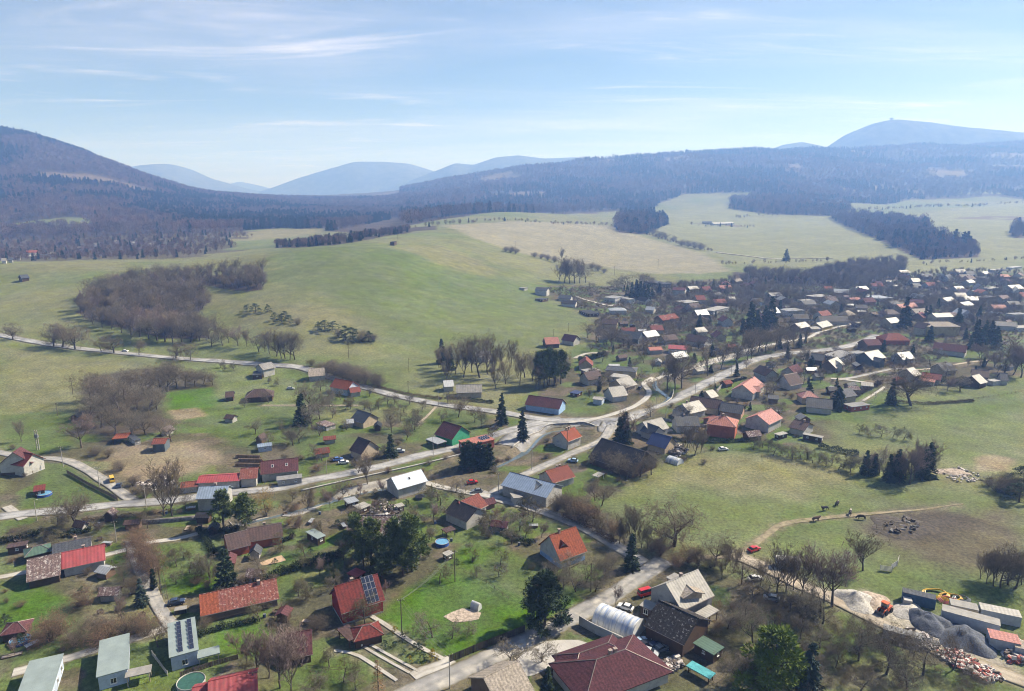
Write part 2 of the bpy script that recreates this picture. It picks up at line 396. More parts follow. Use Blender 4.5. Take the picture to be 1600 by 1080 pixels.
FOREST_PIX = {   # woods seen as patches on the far fields
 'p1': [(958,352),(975,338),(1020,336),(1045,350),(1010,366),(968,364)],
 'p2': [(1136,326),(1190,316),(1335,326),(1300,338),(1200,335)],
 'p3': [(1295,338),(1380,342),(1448,352),(1455,368),(1528,388),(1528,402),(1440,406),(1395,385),(1330,357)],
 'p4': [(1142,425),(1250,432),(1330,415),(1412,408),(1412,436),(1330,446),(1240,446),(1142,438)],
 'p5': [(1578,362),(1600,356),(1600,372),(1582,372)],
 'p6': [(640,356),(682,353),(684,359),(642,362)],
 'p7': [(430,388),(520,384),(640,364),(640,357),(520,377),(430,383)],
}
FOREST_POLY = {k: world_poly(v) for k, v in FOREST_PIX.items()}
CLEAR_POLY = [world_poly(p) for p in ([(330,372),(420,358),(512,357),(500,364),(420,374),(335,379)],
   [(1010,335),(1030,318),(1070,303),(1190,302),(1140,316),(1135,330)], [(1330,322),(1420,312),(1560,306),(1600,312),(1600,322),(1340,330)],
   [(720,327),(790,322),(790,326),(730,331)], [(1480,300),(1600,296),(1600,303),(1500,305)])]
GROVE_A = world_poly([(118,488),(150,462),(215,440),(300,440),(330,470),(300,500),(330,528),(250,528),(185,512),(140,500)])
GROVE_B = world_poly([(228,436),(300,428),(330,430),(415,428),(412,452),(388,456),(320,446),(235,446)])
def forest_mask(x, y):
    s = x / y
    edge = np.interp(s, [(u - 800) / 1070 for u in (-700, 0, 150, 260, 330, 450, 520, 600, 700, 800, 900, 1000, 1100, 1200, 1400, 1600, 2300)],
                     [far_d(q) for q in (1330, 1330, 1330, 1330, 1330, 1420, 1330, 1260, 1460, 1620, 1880, 2000, 2060, 2050, 2180, 2200, 2200)])
    m = y > edge + 140 * (fbm(x, y, 240.0, 3, 31) - 0.5)
    m &= ~((fbm(x, y, 260.0, 3, 57) > 0.69) & (y > edge + 120))
    for P in CLEAR_POLY: m &= ~in_poly(x, y, P)
    for P in FOREST_POLY.values(): m |= in_poly(x, y, P)
    return m

# ------------------------------------------------------------------ ground sheet
NR, NC = 760, 470
gy = np.exp(np.linspace(math.log(70.0), math.log(12500.0), NR))
gs = np.linspace(-1.25, 1.25, NC)
GX = gs[None, :] * (gy[:, None] + 25.0); GY = np.repeat(gy[:, None], NC, 1)
GZ = tz(GX, GY)
idx = np.arange(NR * NC).reshape(NR, NC)
quads = np.stack([idx[:-1, :-1].ravel(), idx[:-1, 1:].ravel(), idx[1:, 1:].ravel(), idx[1:, :-1].ravel()], 1)
X = GX.ravel(); Y = GY.ravel()
colr = np.zeros((X.size, 3))
t = np.clip((fbm(X, Y, 130.0, 4, 41) - 0.36) / 0.28, 0, 1)[:, None]
colr[:] = np.array(MEADOW) * (1 - t) + np.array(STRAW) * t * 0.55 + np.array(MEADOW) * t * 0.45
wob = (fbm(X, Y, 14.0, 4, 77) - 0.5)
for c, soft, k, pix in COVER:
    P = world_poly(pix); m = soft * 1.6
    q = (X > P[:, 0].min() - m) & (X < P[:, 0].max() + m) & (Y > P[:, 1].min() - m) & (Y < P[:, 1].max() + m)
    if not q.any(): continue
    xs, ys = X[q], Y[q]
    d = poly_dist(xs, ys, np.vstack([P, P[:1]])); d = np.where(in_poly(xs, ys, P), d, -d) + wob[q] * soft * 1.6
    a = np.clip(d / soft + 0.5, 0, 1) * k
    if c is GARDEN:                                    # gardens: plots of turf, dug soil and dead grass
        n1 = vnoise(xs / 11.0, ys / 11.0, 3); n2 = vnoise(xs / 5.0 + 9, ys / 5.0, 4)
        cc = np.where((n1 > 0.63)[:, None], np.array(GREEN), np.where((n2 > 0.62)[:, None], np.array(SOIL), np.array(GARDEN)))
    else: cc = np.array(c)[None]
    colr[q] = colr[q] * (1 - a[:, None]) + cc * a[:, None]
fm = forest_mask(X, Y) | in_poly(X, Y, GROVE_A) | in_poly(X, Y, GROVE_B)
colr[fm] = np.array(FLOOR) * (0.8 + 0.5 * fbm(X[fm], Y[fm], 60.0, 3, 9)[:, None])
lm_ = (X / Y < -0.40 + 0.16 * (fbm(X, Y, 90.0, 3, 15) - 0.5)) & (Y > 850 + 60 * fbm(X, Y, 80.0, 2, 3)) & (Y < 1420) & ~fm
colr[lm_] = colr[lm_] * 0.25 + np.array(FLOOR) * 0.75 * (0.8 + 0.8 * fbm(X[lm_], Y[lm_], 30.0, 3, 6)[:, None])
clr = (~fm) & (Y > 1750) & (fbm(X, Y, 260.0, 3, 57) > 0.67)
for P in CLEAR_POLY: clr &= ~in_poly(X, Y, P)
clr &= (fbm(X, Y, 380.0, 1, 2) > -1)
colr[clr] = np.array((0.115, 0.088, 0.062))
bank = np.zeros(X.size, bool)
for pl, hw, dep, bb in CARVES:
    q = (X > bb[0]) & (X < bb[1]) & (Y > bb[2]) & (Y < bb[3])
    b = np.zeros(X.size, bool); b[q] = poly_dist(X[q], Y[q], pl) < hw + 2.4; bank |= b
colr[bank] = colr[bank] * 0.3 + np.array((0.15, 0.13, 0.095)) * 0.7
g_mesh = np_mesh('ground', np.stack([X, Y, GZ.ravel()], 1), quads, None, smooth=True)
ca = g_mesh.color_attributes.new('cover', 'FLOAT_COLOR', 'POINT')
ca.data.foreach_set('color', np.concatenate([colr, np.ones((X.size, 1))], 1).astype(np.float32).ravel())
gm = bpy.data.materials.new('ground_cover'); n, l, bs = nodes_of(gm)
at = n.new('ShaderNodeAttribute'); at.attribute_name = 'cover'
geo = n.new('ShaderNodeNewGeometry')
def gnoise(scale, detail, rough=0.6):
    q = n.new('ShaderNodeTexNoise'); q.inputs['Scale'].default_value = scale; q.inputs['Detail'].default_value = detail; q.inputs['Roughness'].default_value = rough
    l.new(geo.outputs['Position'], q.inputs['Vector']); return q.outputs['Fac']
def rng(src, a, b, c, d):
    q = n.new('ShaderNodeMapRange'); q.inputs['From Min'].default_value = a; q.inputs['From Max'].default_value = b
    q.inputs['To Min'].default_value = c; q.inputs['To Max'].default_value = d; l.new(src, q.inputs['Value']); return q.outputs[0]
def mul(a, b):
    q = n.new('ShaderNodeMath'); q.operation = 'MULTIPLY'; l.new(a, q.inputs[0]); l.new(b, q.inputs[1]); return q.outputs[0]
val = mul(mul(rng(gnoise(0.9, 6), 0.3, 0.7, 0.62, 1.38), rng(gnoise(0.11, 5), 0.3, 0.7, 0.80, 1.20)), rng(gnoise(0.018, 4), 0.3, 0.7, 0.86, 1.14))
wv = n.new('ShaderNodeTexWave'); wv.wave_type = 'BANDS'; wv.bands_direction = 'DIAGONAL'; wv.inputs['Scale'].default_value = 0.035; wv.inputs['Distortion'].default_value = 9.0; wv.inputs['Detail'].default_value = 3; wv.inputs['Detail Scale'].default_value = 0.4
l.new(geo.outputs['Position'], wv.inputs['Vector'])
val = mul(mul(val, rng(wv.outputs['Fac'], 0, 1, 0.97, 1.03)), rng(gnoise(3.2, 3, 0.7), 0.35, 0.65, 0.80, 1.18))
sat = rng(gnoise(0.05, 5), 0.3, 0.7, 0.72, 1.18)
hue = rng(gnoise(0.22, 6, 0.7), 0.3, 0.7, 0.482, 0.515)
hs = n.new('ShaderNodeHueSaturation'); l.new(at.outputs['Color'], hs.inputs['Color']); l.new(val, hs.inputs['Value']); l.new(sat, hs.inputs['Saturation']); l.new(hue, hs.inputs['Hue'])
l.new(hs.outputs[0], bs.inputs['Base Color']); bs.inputs['Roughness'].default_value = 0.95; bs.inputs['Specular IOR Level'].default_value = 0.1
bp = n.new('ShaderNodeBump'); bp.inputs['Distance'].default_value = 0.35; bp.inputs['Strength'].default_value = 0.7
l.new(gnoise(1.1, 6, 0.7), bp.inputs['Height']); l.new(bp.outputs[0], bs.inputs['Normal'])
g_mesh.materials.append(gm)
ground = tag(link('ground', g_mesh), kind='structure')

# ------------------------------------------------------------------ far mountains, outside the ground sheet's own relief
def far_hill(name, pts, dist, depth, seed, label):
    """a long ridge whose crest is seen at the given photo pixels, at its own distance"""
    us = np.array([p[0] for p in pts]); cr = []
    for u, v in pts:
        dx, dy, dz = pix_dir(u, v); cr.append((dist * dx / dy, CAM_H + dist * dz / dy))
    cr = np.array(cr); xs = np.linspace(cr[0, 0], cr[-1, 0], 170)
    crest = np.interp(xs, cr[:, 0], cr[:, 1]); crest = _smooth(crest[None], 1.0, 1)[0]
    vs = []; M = 26
    for k in range(M):
        t = k / (M - 1) * 2 - 1
        yy = dist + t * depth
        fall = np.cos(t * math.pi / 2) ** 1.1
        zz = 30 + (crest - 30) * fall
        zz = zz + (fbm(xs, np.full_like(xs, yy), dist * 0.06, 4, seed) - 0.5) * (crest - 30) * 0.45 * (1 - fall ** 4)
        vs.append(np.stack([xs, np.full_like(xs, yy), np.maximum(zz, 2.0)], 1))
    vs = np.concatenate(vs); ii = np.arange(M * 170).reshape(M, 170)
    q = np.stack([ii[:-1, :-1].ravel(), ii[:-1, 1:].ravel(), ii[1:, 1:].ravel(), ii[1:, :-1].ravel()], 1)
    m = mat('far_forest', (0.075, 0.075, 0.055), 0.95, 0.5, 0.012, spec=0.0, coords='Object')
    return tag(link(name, np_mesh(name, vs, q, m, True)), label=label, kind='structure')
far_hill('hill', [(1180,300),(1240,270),(1290,234),(1330,208),(1368,192),(1392,187),(1440,191),(1500,199),(1600,208),(1760,225),(1900,260),(2000,300)], 6300, 1000, 3, 'bald blue mountain with a tower on its top')
far_hill('hill', [(1150,300),(1200,235),(1225,226),(1250,222),(1275,227),(1310,245),(1380,300)], 7000, 800, 8, 'small rounded blue peak behind the wooded ridge')
far_hill('hill', [(40,320),(120,290),(200,263),(230,258),(262,256),(285,262),(320,278),(370,292),(420,303),(470,312)], 8500, 1300, 21, 'pale blue pointed mountain left of the valley gap')
far_hill('hill', [(330,305),(360,288),(375,284),(400,289),(440,300)], 10500, 800, 29, 'faint low hill in the valley gap')
far_hill('hill', [(380,312),(440,292),(480,276),(520,264),(560,253),(600,253),(640,256),(680,268),(720,290),(760,312)], 9000, 1200, 33, 'pale blue mountain right of the valley gap')
far_hill('hill', [(580,312),(640,284),(690,264),(712,255),(740,258),(775,246),(810,243),(850,248),(900,246),(960,260),(1060,290)], 8000, 1200, 41, 'long pale blue range behind the wooded ridge')

# ------------------------------------------------------------------ haze: one closed box of even air
hz = MB(); hz.box(-13500, 13500, -200, 13500, -12, 830)
hm = bpy.data.materials.new('haze_air'); hm.use_nodes = True
hn = hm.node_tree.nodes; hl = hm.node_tree.links; hn.clear()
ho = hn.new('ShaderNodeOutputMaterial'); hv = hn.new('ShaderNodeVolumePrincipled')
hv.inputs['Color'].default_value = (0.25, 0.45, 1.0, 1); hv.inputs['Absorption Color'].default_value = (0.82, 0.82, 0.82, 1)
hv.inputs['Density'].default_value = 0.00021; hv.inputs['Anisotropy'].default_value = 0.18
hl.new(hv.outputs[0], ho.inputs['Volume'])
haze = tag(hz.build('haze', hm), label='thin blue spring haze over the valley', cat='haze', kind='stuff')
# ------------------------------------------------------------------ trees: branch skeletons grown into thin tubes
def seg_mesh(name, segs, material, sides=3):
    """segs: (p0, p1, r0, r1) -> one mesh of open tubes"""
    P0 = np.array([s[0] for s in segs], float); P1 = np.array([s[1] for s in segs], float)
    R0 = np.array([s[2] for s in segs]); R1 = np.array([s[3] for s in segs])
    D = P1 - P0; D /= (np.linalg.norm(D, axis=1, keepdims=True) + 1e-9)
    A = np.cross(D, np.where(np.abs(D[:, 2:3]) > 0.9, [[1.0, 0, 0]], [[0, 0, 1.0]])); A /= (np.linalg.norm(A, axis=1, keepdims=True) + 1e-9)
    B = np.cross(D, A); N = len(segs); vs = np.zeros((N, 2, sides, 3))
    for k in range(sides):
        c, s_ = math.cos(2 * math.pi * k / sides), math.sin(2 * math.pi * k / sides)
        o = A * c + B * s_
        vs[:, 0, k] = P0 + o * R0[:, None]; vs[:, 1, k] = P1 + o * R1[:, None]
    base = (np.arange(N) * 2 * sides)[:, None]
    f = np.concatenate([base + np.array([[k, (k + 1) % sides, sides + (k + 1) % sides, sides + k]]) for k in range(sides)])
    return np_mesh(name, vs.reshape(-1, 3), f, material)
def grow(seed, height=10.0, spread=0.75, lean_up=0.25, trunk_frac=0.28, limbs=7, levels=4, twigs=2200, r0=None, stems=1, fastig=0.0, low=0.42, tw=0.026):
    """bare tree: returns trunk+limb segments and twig segments"""
    R = random.Random(seed); big = []; fine = []
    r0 = r0 or height * 0.022
    def rv(): return Vector((R.uniform(-1, 1), R.uniform(-1, 1), R.uniform(-1, 1)))
    def branch(p, d, length, r, lev):
        n = 4 if lev < 2 else 3
        q = p.copy(); dd = d.copy(); out = []
        for k in range(n):
            dd = (dd + rv() * 0.17 + Vector((0, 0, lean_up * 0.35))).normalized()
            e = q + dd * (length / n); ra = r * (1 - 0.75 * k / n); rb = r * (1 - 0.75 * (k + 1) / n)
            (big if lev < 3 else fine).append((tuple(q), tuple(e), ra, rb)); q = e; out.append((q.copy(), dd.copy(), rb))
        if lev >= levels: return
        nb = {0: limbs, 1: 6, 2: 5, 3: 5, 4: 4}.get(lev, 4)
        for b in range(nb):
            t = (b + R.random()) / nb
            k = min(n - 1, int((0.25 + 0.75 * t) * n)) if lev else min(n - 1, int((low + (1 - low) * t) * n))
            pos, bd, br = out[k]
            side = rv(); side = (side - bd * side.dot(bd)).normalized()
            nd = (bd * (1 - spread) + side * spread + Vector((0, 0, lean_up + fastig))).normalized()
            branch(pos - bd * (length / n) * R.random(), nd, length * R.uniform(0.42, 0.66) * (1.25 if lev == 0 else 1), max(br * 0.75, 0.012), lev + 1)
    for st in range(stems):
        d = Vector((R.uniform(-.12, .12), R.uniform(-.12, .12), 1)) if stems == 1 else Vector((R.uniform(-.45, .45), R.uniform(-.45, .45), 1))
        branch(Vector((R.uniform(-.2, .2) * (stems > 1), R.uniform(-.2, .2) * (stems > 1), -0.25)), d.normalized(), height * 0.62, r0, 0)
    R.shuffle(fine); fine = fine[:twigs]
    zmax = max(s[1][2] for s in big + fine); k = height / zmax
    sc = lambda s: (tuple(c * k for c in s[0]), tuple(c * k for c in s[1]), s[2], s[3])
    return [sc(s) for s in big], [(a, b, max(r1, tw), max(r2, tw * 0.62)) for a, b, r1, r2 in map(sc, fine)]
def shard_mesh(name, pts, dirs, length, width, material, seed=0):
    """leaf or needle sprays: one slim bent quad per point"""
    R = np.random.RandomState(seed); pts = np.array(pts, float); d = np.array(dirs, float); N = len(pts)
    d /= np.linalg.norm(d, axis=1, keepdims=True) + 1e-9
    o = np.cross(d, R.normal(size=(N, 3))); o /= np.linalg.norm(o, axis=1, keepdims=True) + 1e-9
    L = length * R.uniform(0.6, 1.3, (N, 1)); W = width * R.uniform(0.6, 1.3, (N, 1))
    a = pts - d * L * 0.3; c = pts + d * L * 0.7; m = pts + d * L * 0.15
    vs = np.stack([a, m + o * W * 0.5, c, m - o * W * 0.5], 1).reshape(-1, 3)
    return np_mesh(name, vs, np.arange(N * 4).reshape(N, 4), material)
BARK = mat('bark_grey_brown', (0.088, 0.074, 0.062), 0.9, 0.35, 3.0, spec=0.1, objvar=0.25)
TWIG = {
 'brown': mat('twigs_brown', (0.135, 0.110, 0.082), 0.9, 0.3, 0.6, spec=0.1, objvar=0.3),
 'grey': mat('twigs_grey', (0.150, 0.132, 0.104), 0.9, 0.3, 0.6, spec=0.1, objvar=0.25),
 'rust': mat('twigs_rust', (0.185, 0.122, 0.084), 0.9, 0.3, 0.6, spec=0.1, objvar=0.2),
 'mauve': mat('twigs_mauve', (0.185, 0.140, 0.128), 0.9, 0.3, 0.6, spec=0.1, objvar=0.2),
 'willow': mat('twigs_willow', (0.240, 0.170, 0.070), 0.9, 0.3, 0.6, spec=0.1, objvar=0.15),
 'moss': mat('twigs_moss', (0.115, 0.105, 0.062), 0.9, 0.3, 0.6, spec=0.1, objvar=0.25),
}
NEEDLE = {
 'spruce': mat('needles_spruce', (0.044, 0.068, 0.038), 0.85, 0.45, 0.8, spec=0.15, objvar=0.25),
 'pine': mat('needles_pine', (0.098, 0.130, 0.044), 0.85, 0.45, 0.8, spec=0.15, objvar=0.2),
 'fresh': mat('needles_fresh', (0.120, 0.165, 0.034), 0.85, 0.4, 0.8, spec=0.15),
 'blue': mat('needles_blue', (0.055, 0.080, 0.070), 0.85, 0.4, 0.8, spec=0.15),
 'larch': mat('needles_larch', (0.250, 0.150, 0.080), 0.9, 0.3, 0.8, spec=0.1),
 'gold': mat('needles_gold', (0.260, 0.200, 0.020), 0.85, 0.3, 0.8, spec=0.1),
}
PROTO = {}      # kind -> (list of (trunk mesh, crown mesh)), unit height 10 m
def make_bare(kind, seeds, twigmat, **kw):
    L = []
    for sd in seeds:
        b, f = grow(sd, **kw); L.append((seg_mesh(kind + '_trunk', b, BARK, 5), seg_mesh(kind + '_crown', f, twigmat, 3)))
    PROTO[kind] = L
make_bare('round', (1, 2, 3, 4), TWIG['brown'], limbs=12, spread=0.74, lean_up=0.20, twigs=3400, low=0.36)
make_bare('roundgrey', (5, 6, 7), TWIG['grey'], limbs=12, spread=0.72, lean_up=0.22, twigs=3400, low=0.34)
make_bare('tall', (11, 12, 13, 14), TWIG['brown'], limbs=13, spread=0.52, lean_up=0.36, twigs=3000, r0=0.15, low=0.34)
make_bare('birch', (15, 16), TWIG['mauve'], limbs=10, spread=0.5, lean_up=0.32, twigs=4200, r0=0.13, low=0.30)
make_bare('orchard', (21, 22, 23, 24), TWIG['grey'], limbs=7, spread=0.80, lean_up=0.12, twigs=2600, r0=0.30, tw=0.042, low=0.30)
make_bare('orchardmoss', (25, 26), TWIG['moss'], limbs=7, spread=0.80, lean_up=0.12, twigs=2600, r0=0.30, tw=0.042, low=0.30)
make_bare('oak', (31, 32), TWIG['brown'], limbs=12, spread=0.78, lean_up=0.14, twigs=6500, r0=0.36, low=0.26)
make_bare('willow', (35, 36), TWIG['willow'], limbs=10, spread=0.7, lean_up=0.15, twigs=3600)
make_bare('mauve', (37, 38), TWIG['mauve'], limbs=10, spread=0.62, lean_up=0.25, twigs=3600)
make_bare('bush', (41, 42, 43), TWIG['brown'], limbs=6, spread=0.6, lean_up=0.15, twigs=3800, stems=9, r0=0.10, low=0.05, tw=0.044)
make_bare('bushrust', (44, 45), TWIG['rust'], limbs=6, spread=0.6, lean_up=0.15, twigs=3800, stems=9, r0=0.10, low=0.05, tw=0.044)
make_bare('bushgrey', (46, 47), TWIG['grey'], limbs=6, spread=0.6, lean_up=0.15, twigs=3800, stems=9, r0=0.10, low=0.05, tw=0.044)
def conifer(seed, h, base_r, material, n=1500, lowest=0.06, droop=0.25, taper=0.9, tip=0.03):
    R = random.Random(seed); pts = []; ds = []
    tiers = int(h * 1.7)
    for t in range(tiers):
        f = lowest + (1 - lowest) * t / tiers; z = f * h
        rr = base_r * (1 - (f - lowest) / (1 - lowest)) ** taper + tip
        nb = max(4, int(9 * rr / base_r) + 3)
        for b in range(nb):
            a = R.uniform(0, 2 * math.pi); L = rr * R.uniform(0.72, 1.12)
            m = max(2, int(n / tiers / nb * (0.5 + L / base_r)))
            for k in range(m):
                q = (k + R.random()) / m; q = q ** 0.7
                pts.append((math.cos(a) * L * q + R.gauss(0, .09), math.sin(a) * L * q + R.gauss(0, .09), z - droop * L * q * q + R.gauss(0, .09)))
                s_ = R.uniform(-0.8, 0.8)
                ds.append((math.cos(a + s_), math.sin(a + s_), -droop + R.gauss(0, .25)))
    return pts, ds
def make_conifer(kind, seeds, material, h=10.0, base_r=2.1, n=1500, size=(0.62, 0.26), **kw):
    L = []
    for sd in seeds:
        p, d = conifer(sd, h, base_r, material, n, **kw)
        tb = MB(); tb.tube([(0, 0, -0.3), (0, 0, h * 0.5), (0, 0, h * 0.97)], [h * 0.018, h * 0.011, 0.02], 6)
        L.append((tb.mesh(kind + '_trunk', BARK), shard_mesh(kind + '_crown', p, d, size[0], size[1], material, sd)))
    PROTO[kind] = L
make_conifer('spruce', (1, 2, 3), NEEDLE['spruce'], n=4600)
make_conifer('bluespruce', (4,), NEEDLE['blue'], base_r=2.6, n=4600)
make_conifer('thuja', (5, 6), NEEDLE['spruce'], base_r=1.5, n=4600, droop=-0.5, taper=0.55, lowest=0.01, size=(0.5, 0.22))
make_conifer('yew', (9,), NEEDLE['spruce'], base_r=3.0, n=9000, droop=-0.1, taper=0.75, lowest=0.01, size=(0.55, 0.3))
make_conifer('larch', (7,), NEEDLE['larch'], base_r=2.2, n=1300, size=(0.5, 0.07))
def make_pine(kind, seeds, material, clumps=34, per=170, spread=2.6, lo=0.26):
    L = []
    for sd in seeds:
        R = random.Random(sd); tb = MB(); pts = []; ds = []
        tb.tube([(0, 0, -0.3), (0.1, 0, 4), (-0.05, 0.1, 7), (0, 0, 9.4)], [0.26, 0.2, 0.12, 0.04], 6)
        for c in range(clumps):
            f = lo + (0.97 - lo) * (c + R.random()) / clumps; z = f * 10; a = R.uniform(0, 6.283)
            rr = spread * (0.10 + 1.05 * (1 - (f - lo) / (1.0 - lo)) ** 0.62) * R.uniform(0.30, 1.0)
            cx, cy_ = math.cos(a) * rr, math.sin(a) * rr
            tb.tube([(0, 0, z - 0.5), (cx * .6, cy_ * .6, z - 0.1), (cx, cy_, z + 0.15)], [0.07, 0.05, 0.02], 4)
            cr = R.uniform(0.7, 1.25)
            for k in range(per):
                v = Vector((R.gauss(0, 1), R.gauss(0, 1), R.gauss(0, .6))); v.normalize(); q = cr * R.random() ** 0.5
                pts.append((cx + v.x * q, cy_ + v.y * q, z + 0.2 + v.z * q * 0.75)); ds.append((v.x, v.y, v.z + 0.4))
        L.append((tb.mesh(kind + '_trunk', BARK), shard_mesh(kind + '_crown', pts, ds, 0.55, 0.19, material, sd)))
    PROTO[kind] = L
make_pine('pine', (1, 2, 3), NEEDLE['pine'])
make_pine('freshpine', (4,), NEEDLE['fresh'], clumps=46, per=170, spread=3.3, lo=0.10)
make_pine('roundpine', (6,), NEEDLE['spruce'], clumps=64, per=170, spread=4.2, lo=0.06)
make_pine('goldbush', (8,), NEEDLE['gold'], clumps=26, per=90, spread=5.0, lo=0.05)
make_pine('darkbush', (9,), NEEDLE['spruce'], clumps=26, per=90, spread=5.0, lo=0.05)

# ------------------------------------------------------------------ far-off woods: one mass each, light trees scattered by nodes
def light_tree(seed, cone, col, h=16.0):
    R = random.Random(seed); pts = []; ds = []; n = 190
    if cone:
        p, d = conifer(seed, h, 2.9, col, n=150, lowest=0.12); pts, ds = p, d; sz = (2.3, 1.3)
    else:
        for k in range(n):
            v = Vector((R.gauss(0, 1), R.gauss(0, 1), R.gauss(0, 1))).normalized(); q = R.random() ** 0.4
            pts.append((v.x * q * 4.4, v.y * q * 4.4, h * 0.62 + v.z * q * h * 0.36)); ds.append((v.x * .6, v.y * .6, abs(v.z) + 0.9)); 
        sz = (2.2, 0.42)
    me = shard_mesh('light_crown', pts, ds, sz[0], sz[1], col, seed)
    b = MB(); b.tube([(0, 0, -1), (0, 0, h * 0.55)], [0.26, 0.13], 3, caps=False)
    v0 = np.zeros(len(me.vertices) * 3, np.float32); me.vertices.foreach_get('co', v0); v0 = v0.reshape(-1, 3)
    f0 = np.zeros(len(me.loops), np.int32); me.loops.foreach_get('vertex_index', f0)
    vs = np.concatenate([v0, np.array(b.v)]); fs = np.concatenate([f0.reshape(-1, 4), np.array(b.f) + len(v0)])
    m2 = np_mesh('light_tree', vs, fs, col); bpy.data.meshes.remove(me)
    return m2
WOODCOL = [mat('wood_brown', (0.120, 0.082, 0.074), 0.95, 0.35, 0.05, spec=0.0, objvar=0.35), mat('wood_grey', (0.145, 0.110, 0.102), 0.95, 0.35, 0.05, spec=0.0, objvar=0.3),
           mat('wood_rust', (0.150, 0.092, 0.076), 0.95, 0.35, 0.05, spec=0.0, objvar=0.3), mat('wood_dark', (0.028, 0.042, 0.030), 0.95, 0.4, 0.05, spec=0.0, objvar=0.3)]
wood_col = bpy.data.collections.new('woodland_kit')
for k, (cone, c) in enumerate(((0, 0), (0, 1), (0, 2), (1, 3), (1, 3))):
    o = bpy.data.objects.new('kit_tree_%s' % 'abcde'[k], light_tree(60 + k, cone, WOODCOL[c])); wood_col.objects.link(o)
def wood_nodes():
    ng = bpy.data.node_groups.new('scatter_wood', 'GeometryNodeTree')
    ng.interface.new_socket('Geometry', in_out='INPUT', socket_type='NodeSocketGeometry'); ng.interface.new_socket('Geometry', in_out='OUTPUT', socket_type='NodeSocketGeometry')
    N = ng.nodes; K = ng.links
    gi = N.new('NodeGroupInput'); go = N.new('NodeGroupOutput'); ip = N.new('GeometryNodeInstanceOnPoints')
    ci = N.new('GeometryNodeCollectionInfo'); ci.inputs['Collection'].default_value = wood_col; ci.inputs['Separate Children'].default_value = True; ci.inputs['Reset Children'].default_value = True
    K.new(gi.outputs[0], ip.inputs['Points']); K.new(ci.outputs[0], ip.inputs['Instance']); ip.inputs['Pick Instance'].default_value = True
    def attr(nm, ty):
        a = N.new('GeometryNodeInputNamedAttribute'); a.data_type = ty; a.inputs['Name'].default_value = nm; return a.outputs[0]
    K.new(attr('pick', 'INT'), ip.inputs['Instance Index']); K.new(attr('siz', 'FLOAT_VECTOR'), ip.inputs['Scale'])
    rt = N.new('FunctionNodeEulerToRotation') if hasattr(bpy.types, 'FunctionNodeEulerToRotation') else None
    K.new(attr('rot', 'FLOAT_VECTOR'), rt.inputs[0]); K.new(rt.outputs[0], ip.inputs['Rotation'])
    K.new(ip.outputs[0], go.inputs[0])
    return ng
WOOD_NG = wood_nodes()
def wood(name, label, xs, ys, conif, hscale=1.0, lowz=0.3):
    n = len(xs); zs = tz(xs, ys) - lowz
    me = bpy.data.meshes.new(name); me.vertices.add(n); me.vertices.foreach_set('co', np.stack([xs, ys, zs], 1).astype(np.float32).ravel())
    R = np.random.RandomState(n % 1000)
    pk = np.where(R.rand(n) < conif, 3 + R.randint(0, 2, n), np.where(R.rand(n) < 0.35, R.randint(0, 3, n), np.digitize(fbm(xs, ys, 210.0, 4, 91), [0.47, 0.56]))).astype(np.int32)
    a = me.attributes.new('pick', 'INT', 'POINT'); a.data.foreach_set('value', pk)
    sc = (R.uniform(0.66, 1.30, n) + 0.35 * (fbm(xs, ys, 70.0, 2, 5) - 0.5)) * hscale; sv = np.stack([sc * R.uniform(0.9, 1.3, n), sc * R.uniform(0.9, 1.3, n), sc], 1)
    a = me.attributes.new('siz', 'FLOAT_VECTOR', 'POINT'); a.data.foreach_set('vector', sv.astype(np.float32).ravel())
    rv = np.zeros((n, 3)); rv[:, 2] = R.uniform(0, 6.28, n)
    a = me.attributes.new('rot', 'FLOAT_VECTOR', 'POINT'); a.data.foreach_set('vector', rv.astype(np.float32).ravel())
    o = link(name, me); md = o.modifiers.new('scatter', 'NODES'); md.node_group = WOOD_NG
    return tag(o, label, 'woodland', kind='stuff')
def scatter(x0, x1, y0, y1, spacing, seed):
    R = np.random.RandomState(seed); nx = int((x1 - x0) / spacing); ny = int((y1 - y0) / spacing)
    gx, gy_ = np.meshgrid(np.arange(nx), np.arange(ny)); n = gx.size
    return x0 + (gx.ravel() + R.rand(n)) * spacing, y0 + (gy_.ravel() + R.rand(n)) * spacing
def infr(x, y, lo=-0.80, hi=0.80): return (x / y > lo) & (x / y < hi)
# mountain side on the left
xs, ys = scatter(-3100, -330, 1200, 3650, 12.5, 1); k = infr(xs, ys, -0.86, 0.2) & forest_mask(xs, ys) & (xs / ys < -0.16); xs, ys = xs[k], ys[k]
cf = np.clip((fbm(xs, ys, 230.0, 4, 71) - 0.50) * 9.0, 0.02, 0.9)
wood('hillside_forest', 'bare purple-brown forest with dark conifers covering the left mountain', xs, ys, cf, 1.2)
# valley woods and the long ridge on the right
xs, ys = scatter(-900, 4900, 1250, 5900, 19.0, 2); k = infr(xs, ys, -0.17, 0.84) & forest_mask(xs, ys) & (xs / ys > -0.16); xs, ys = xs[k], ys[k]
cf = np.clip((fbm(xs, ys, 330.0, 4, 73) - 0.5) * 8.0, 0.04, 0.85)
wood('ridge_forest', 'hazy blue forest covering the long ridge on the right', xs, ys, cf, 1.55)
print('WOOD', len(xs))

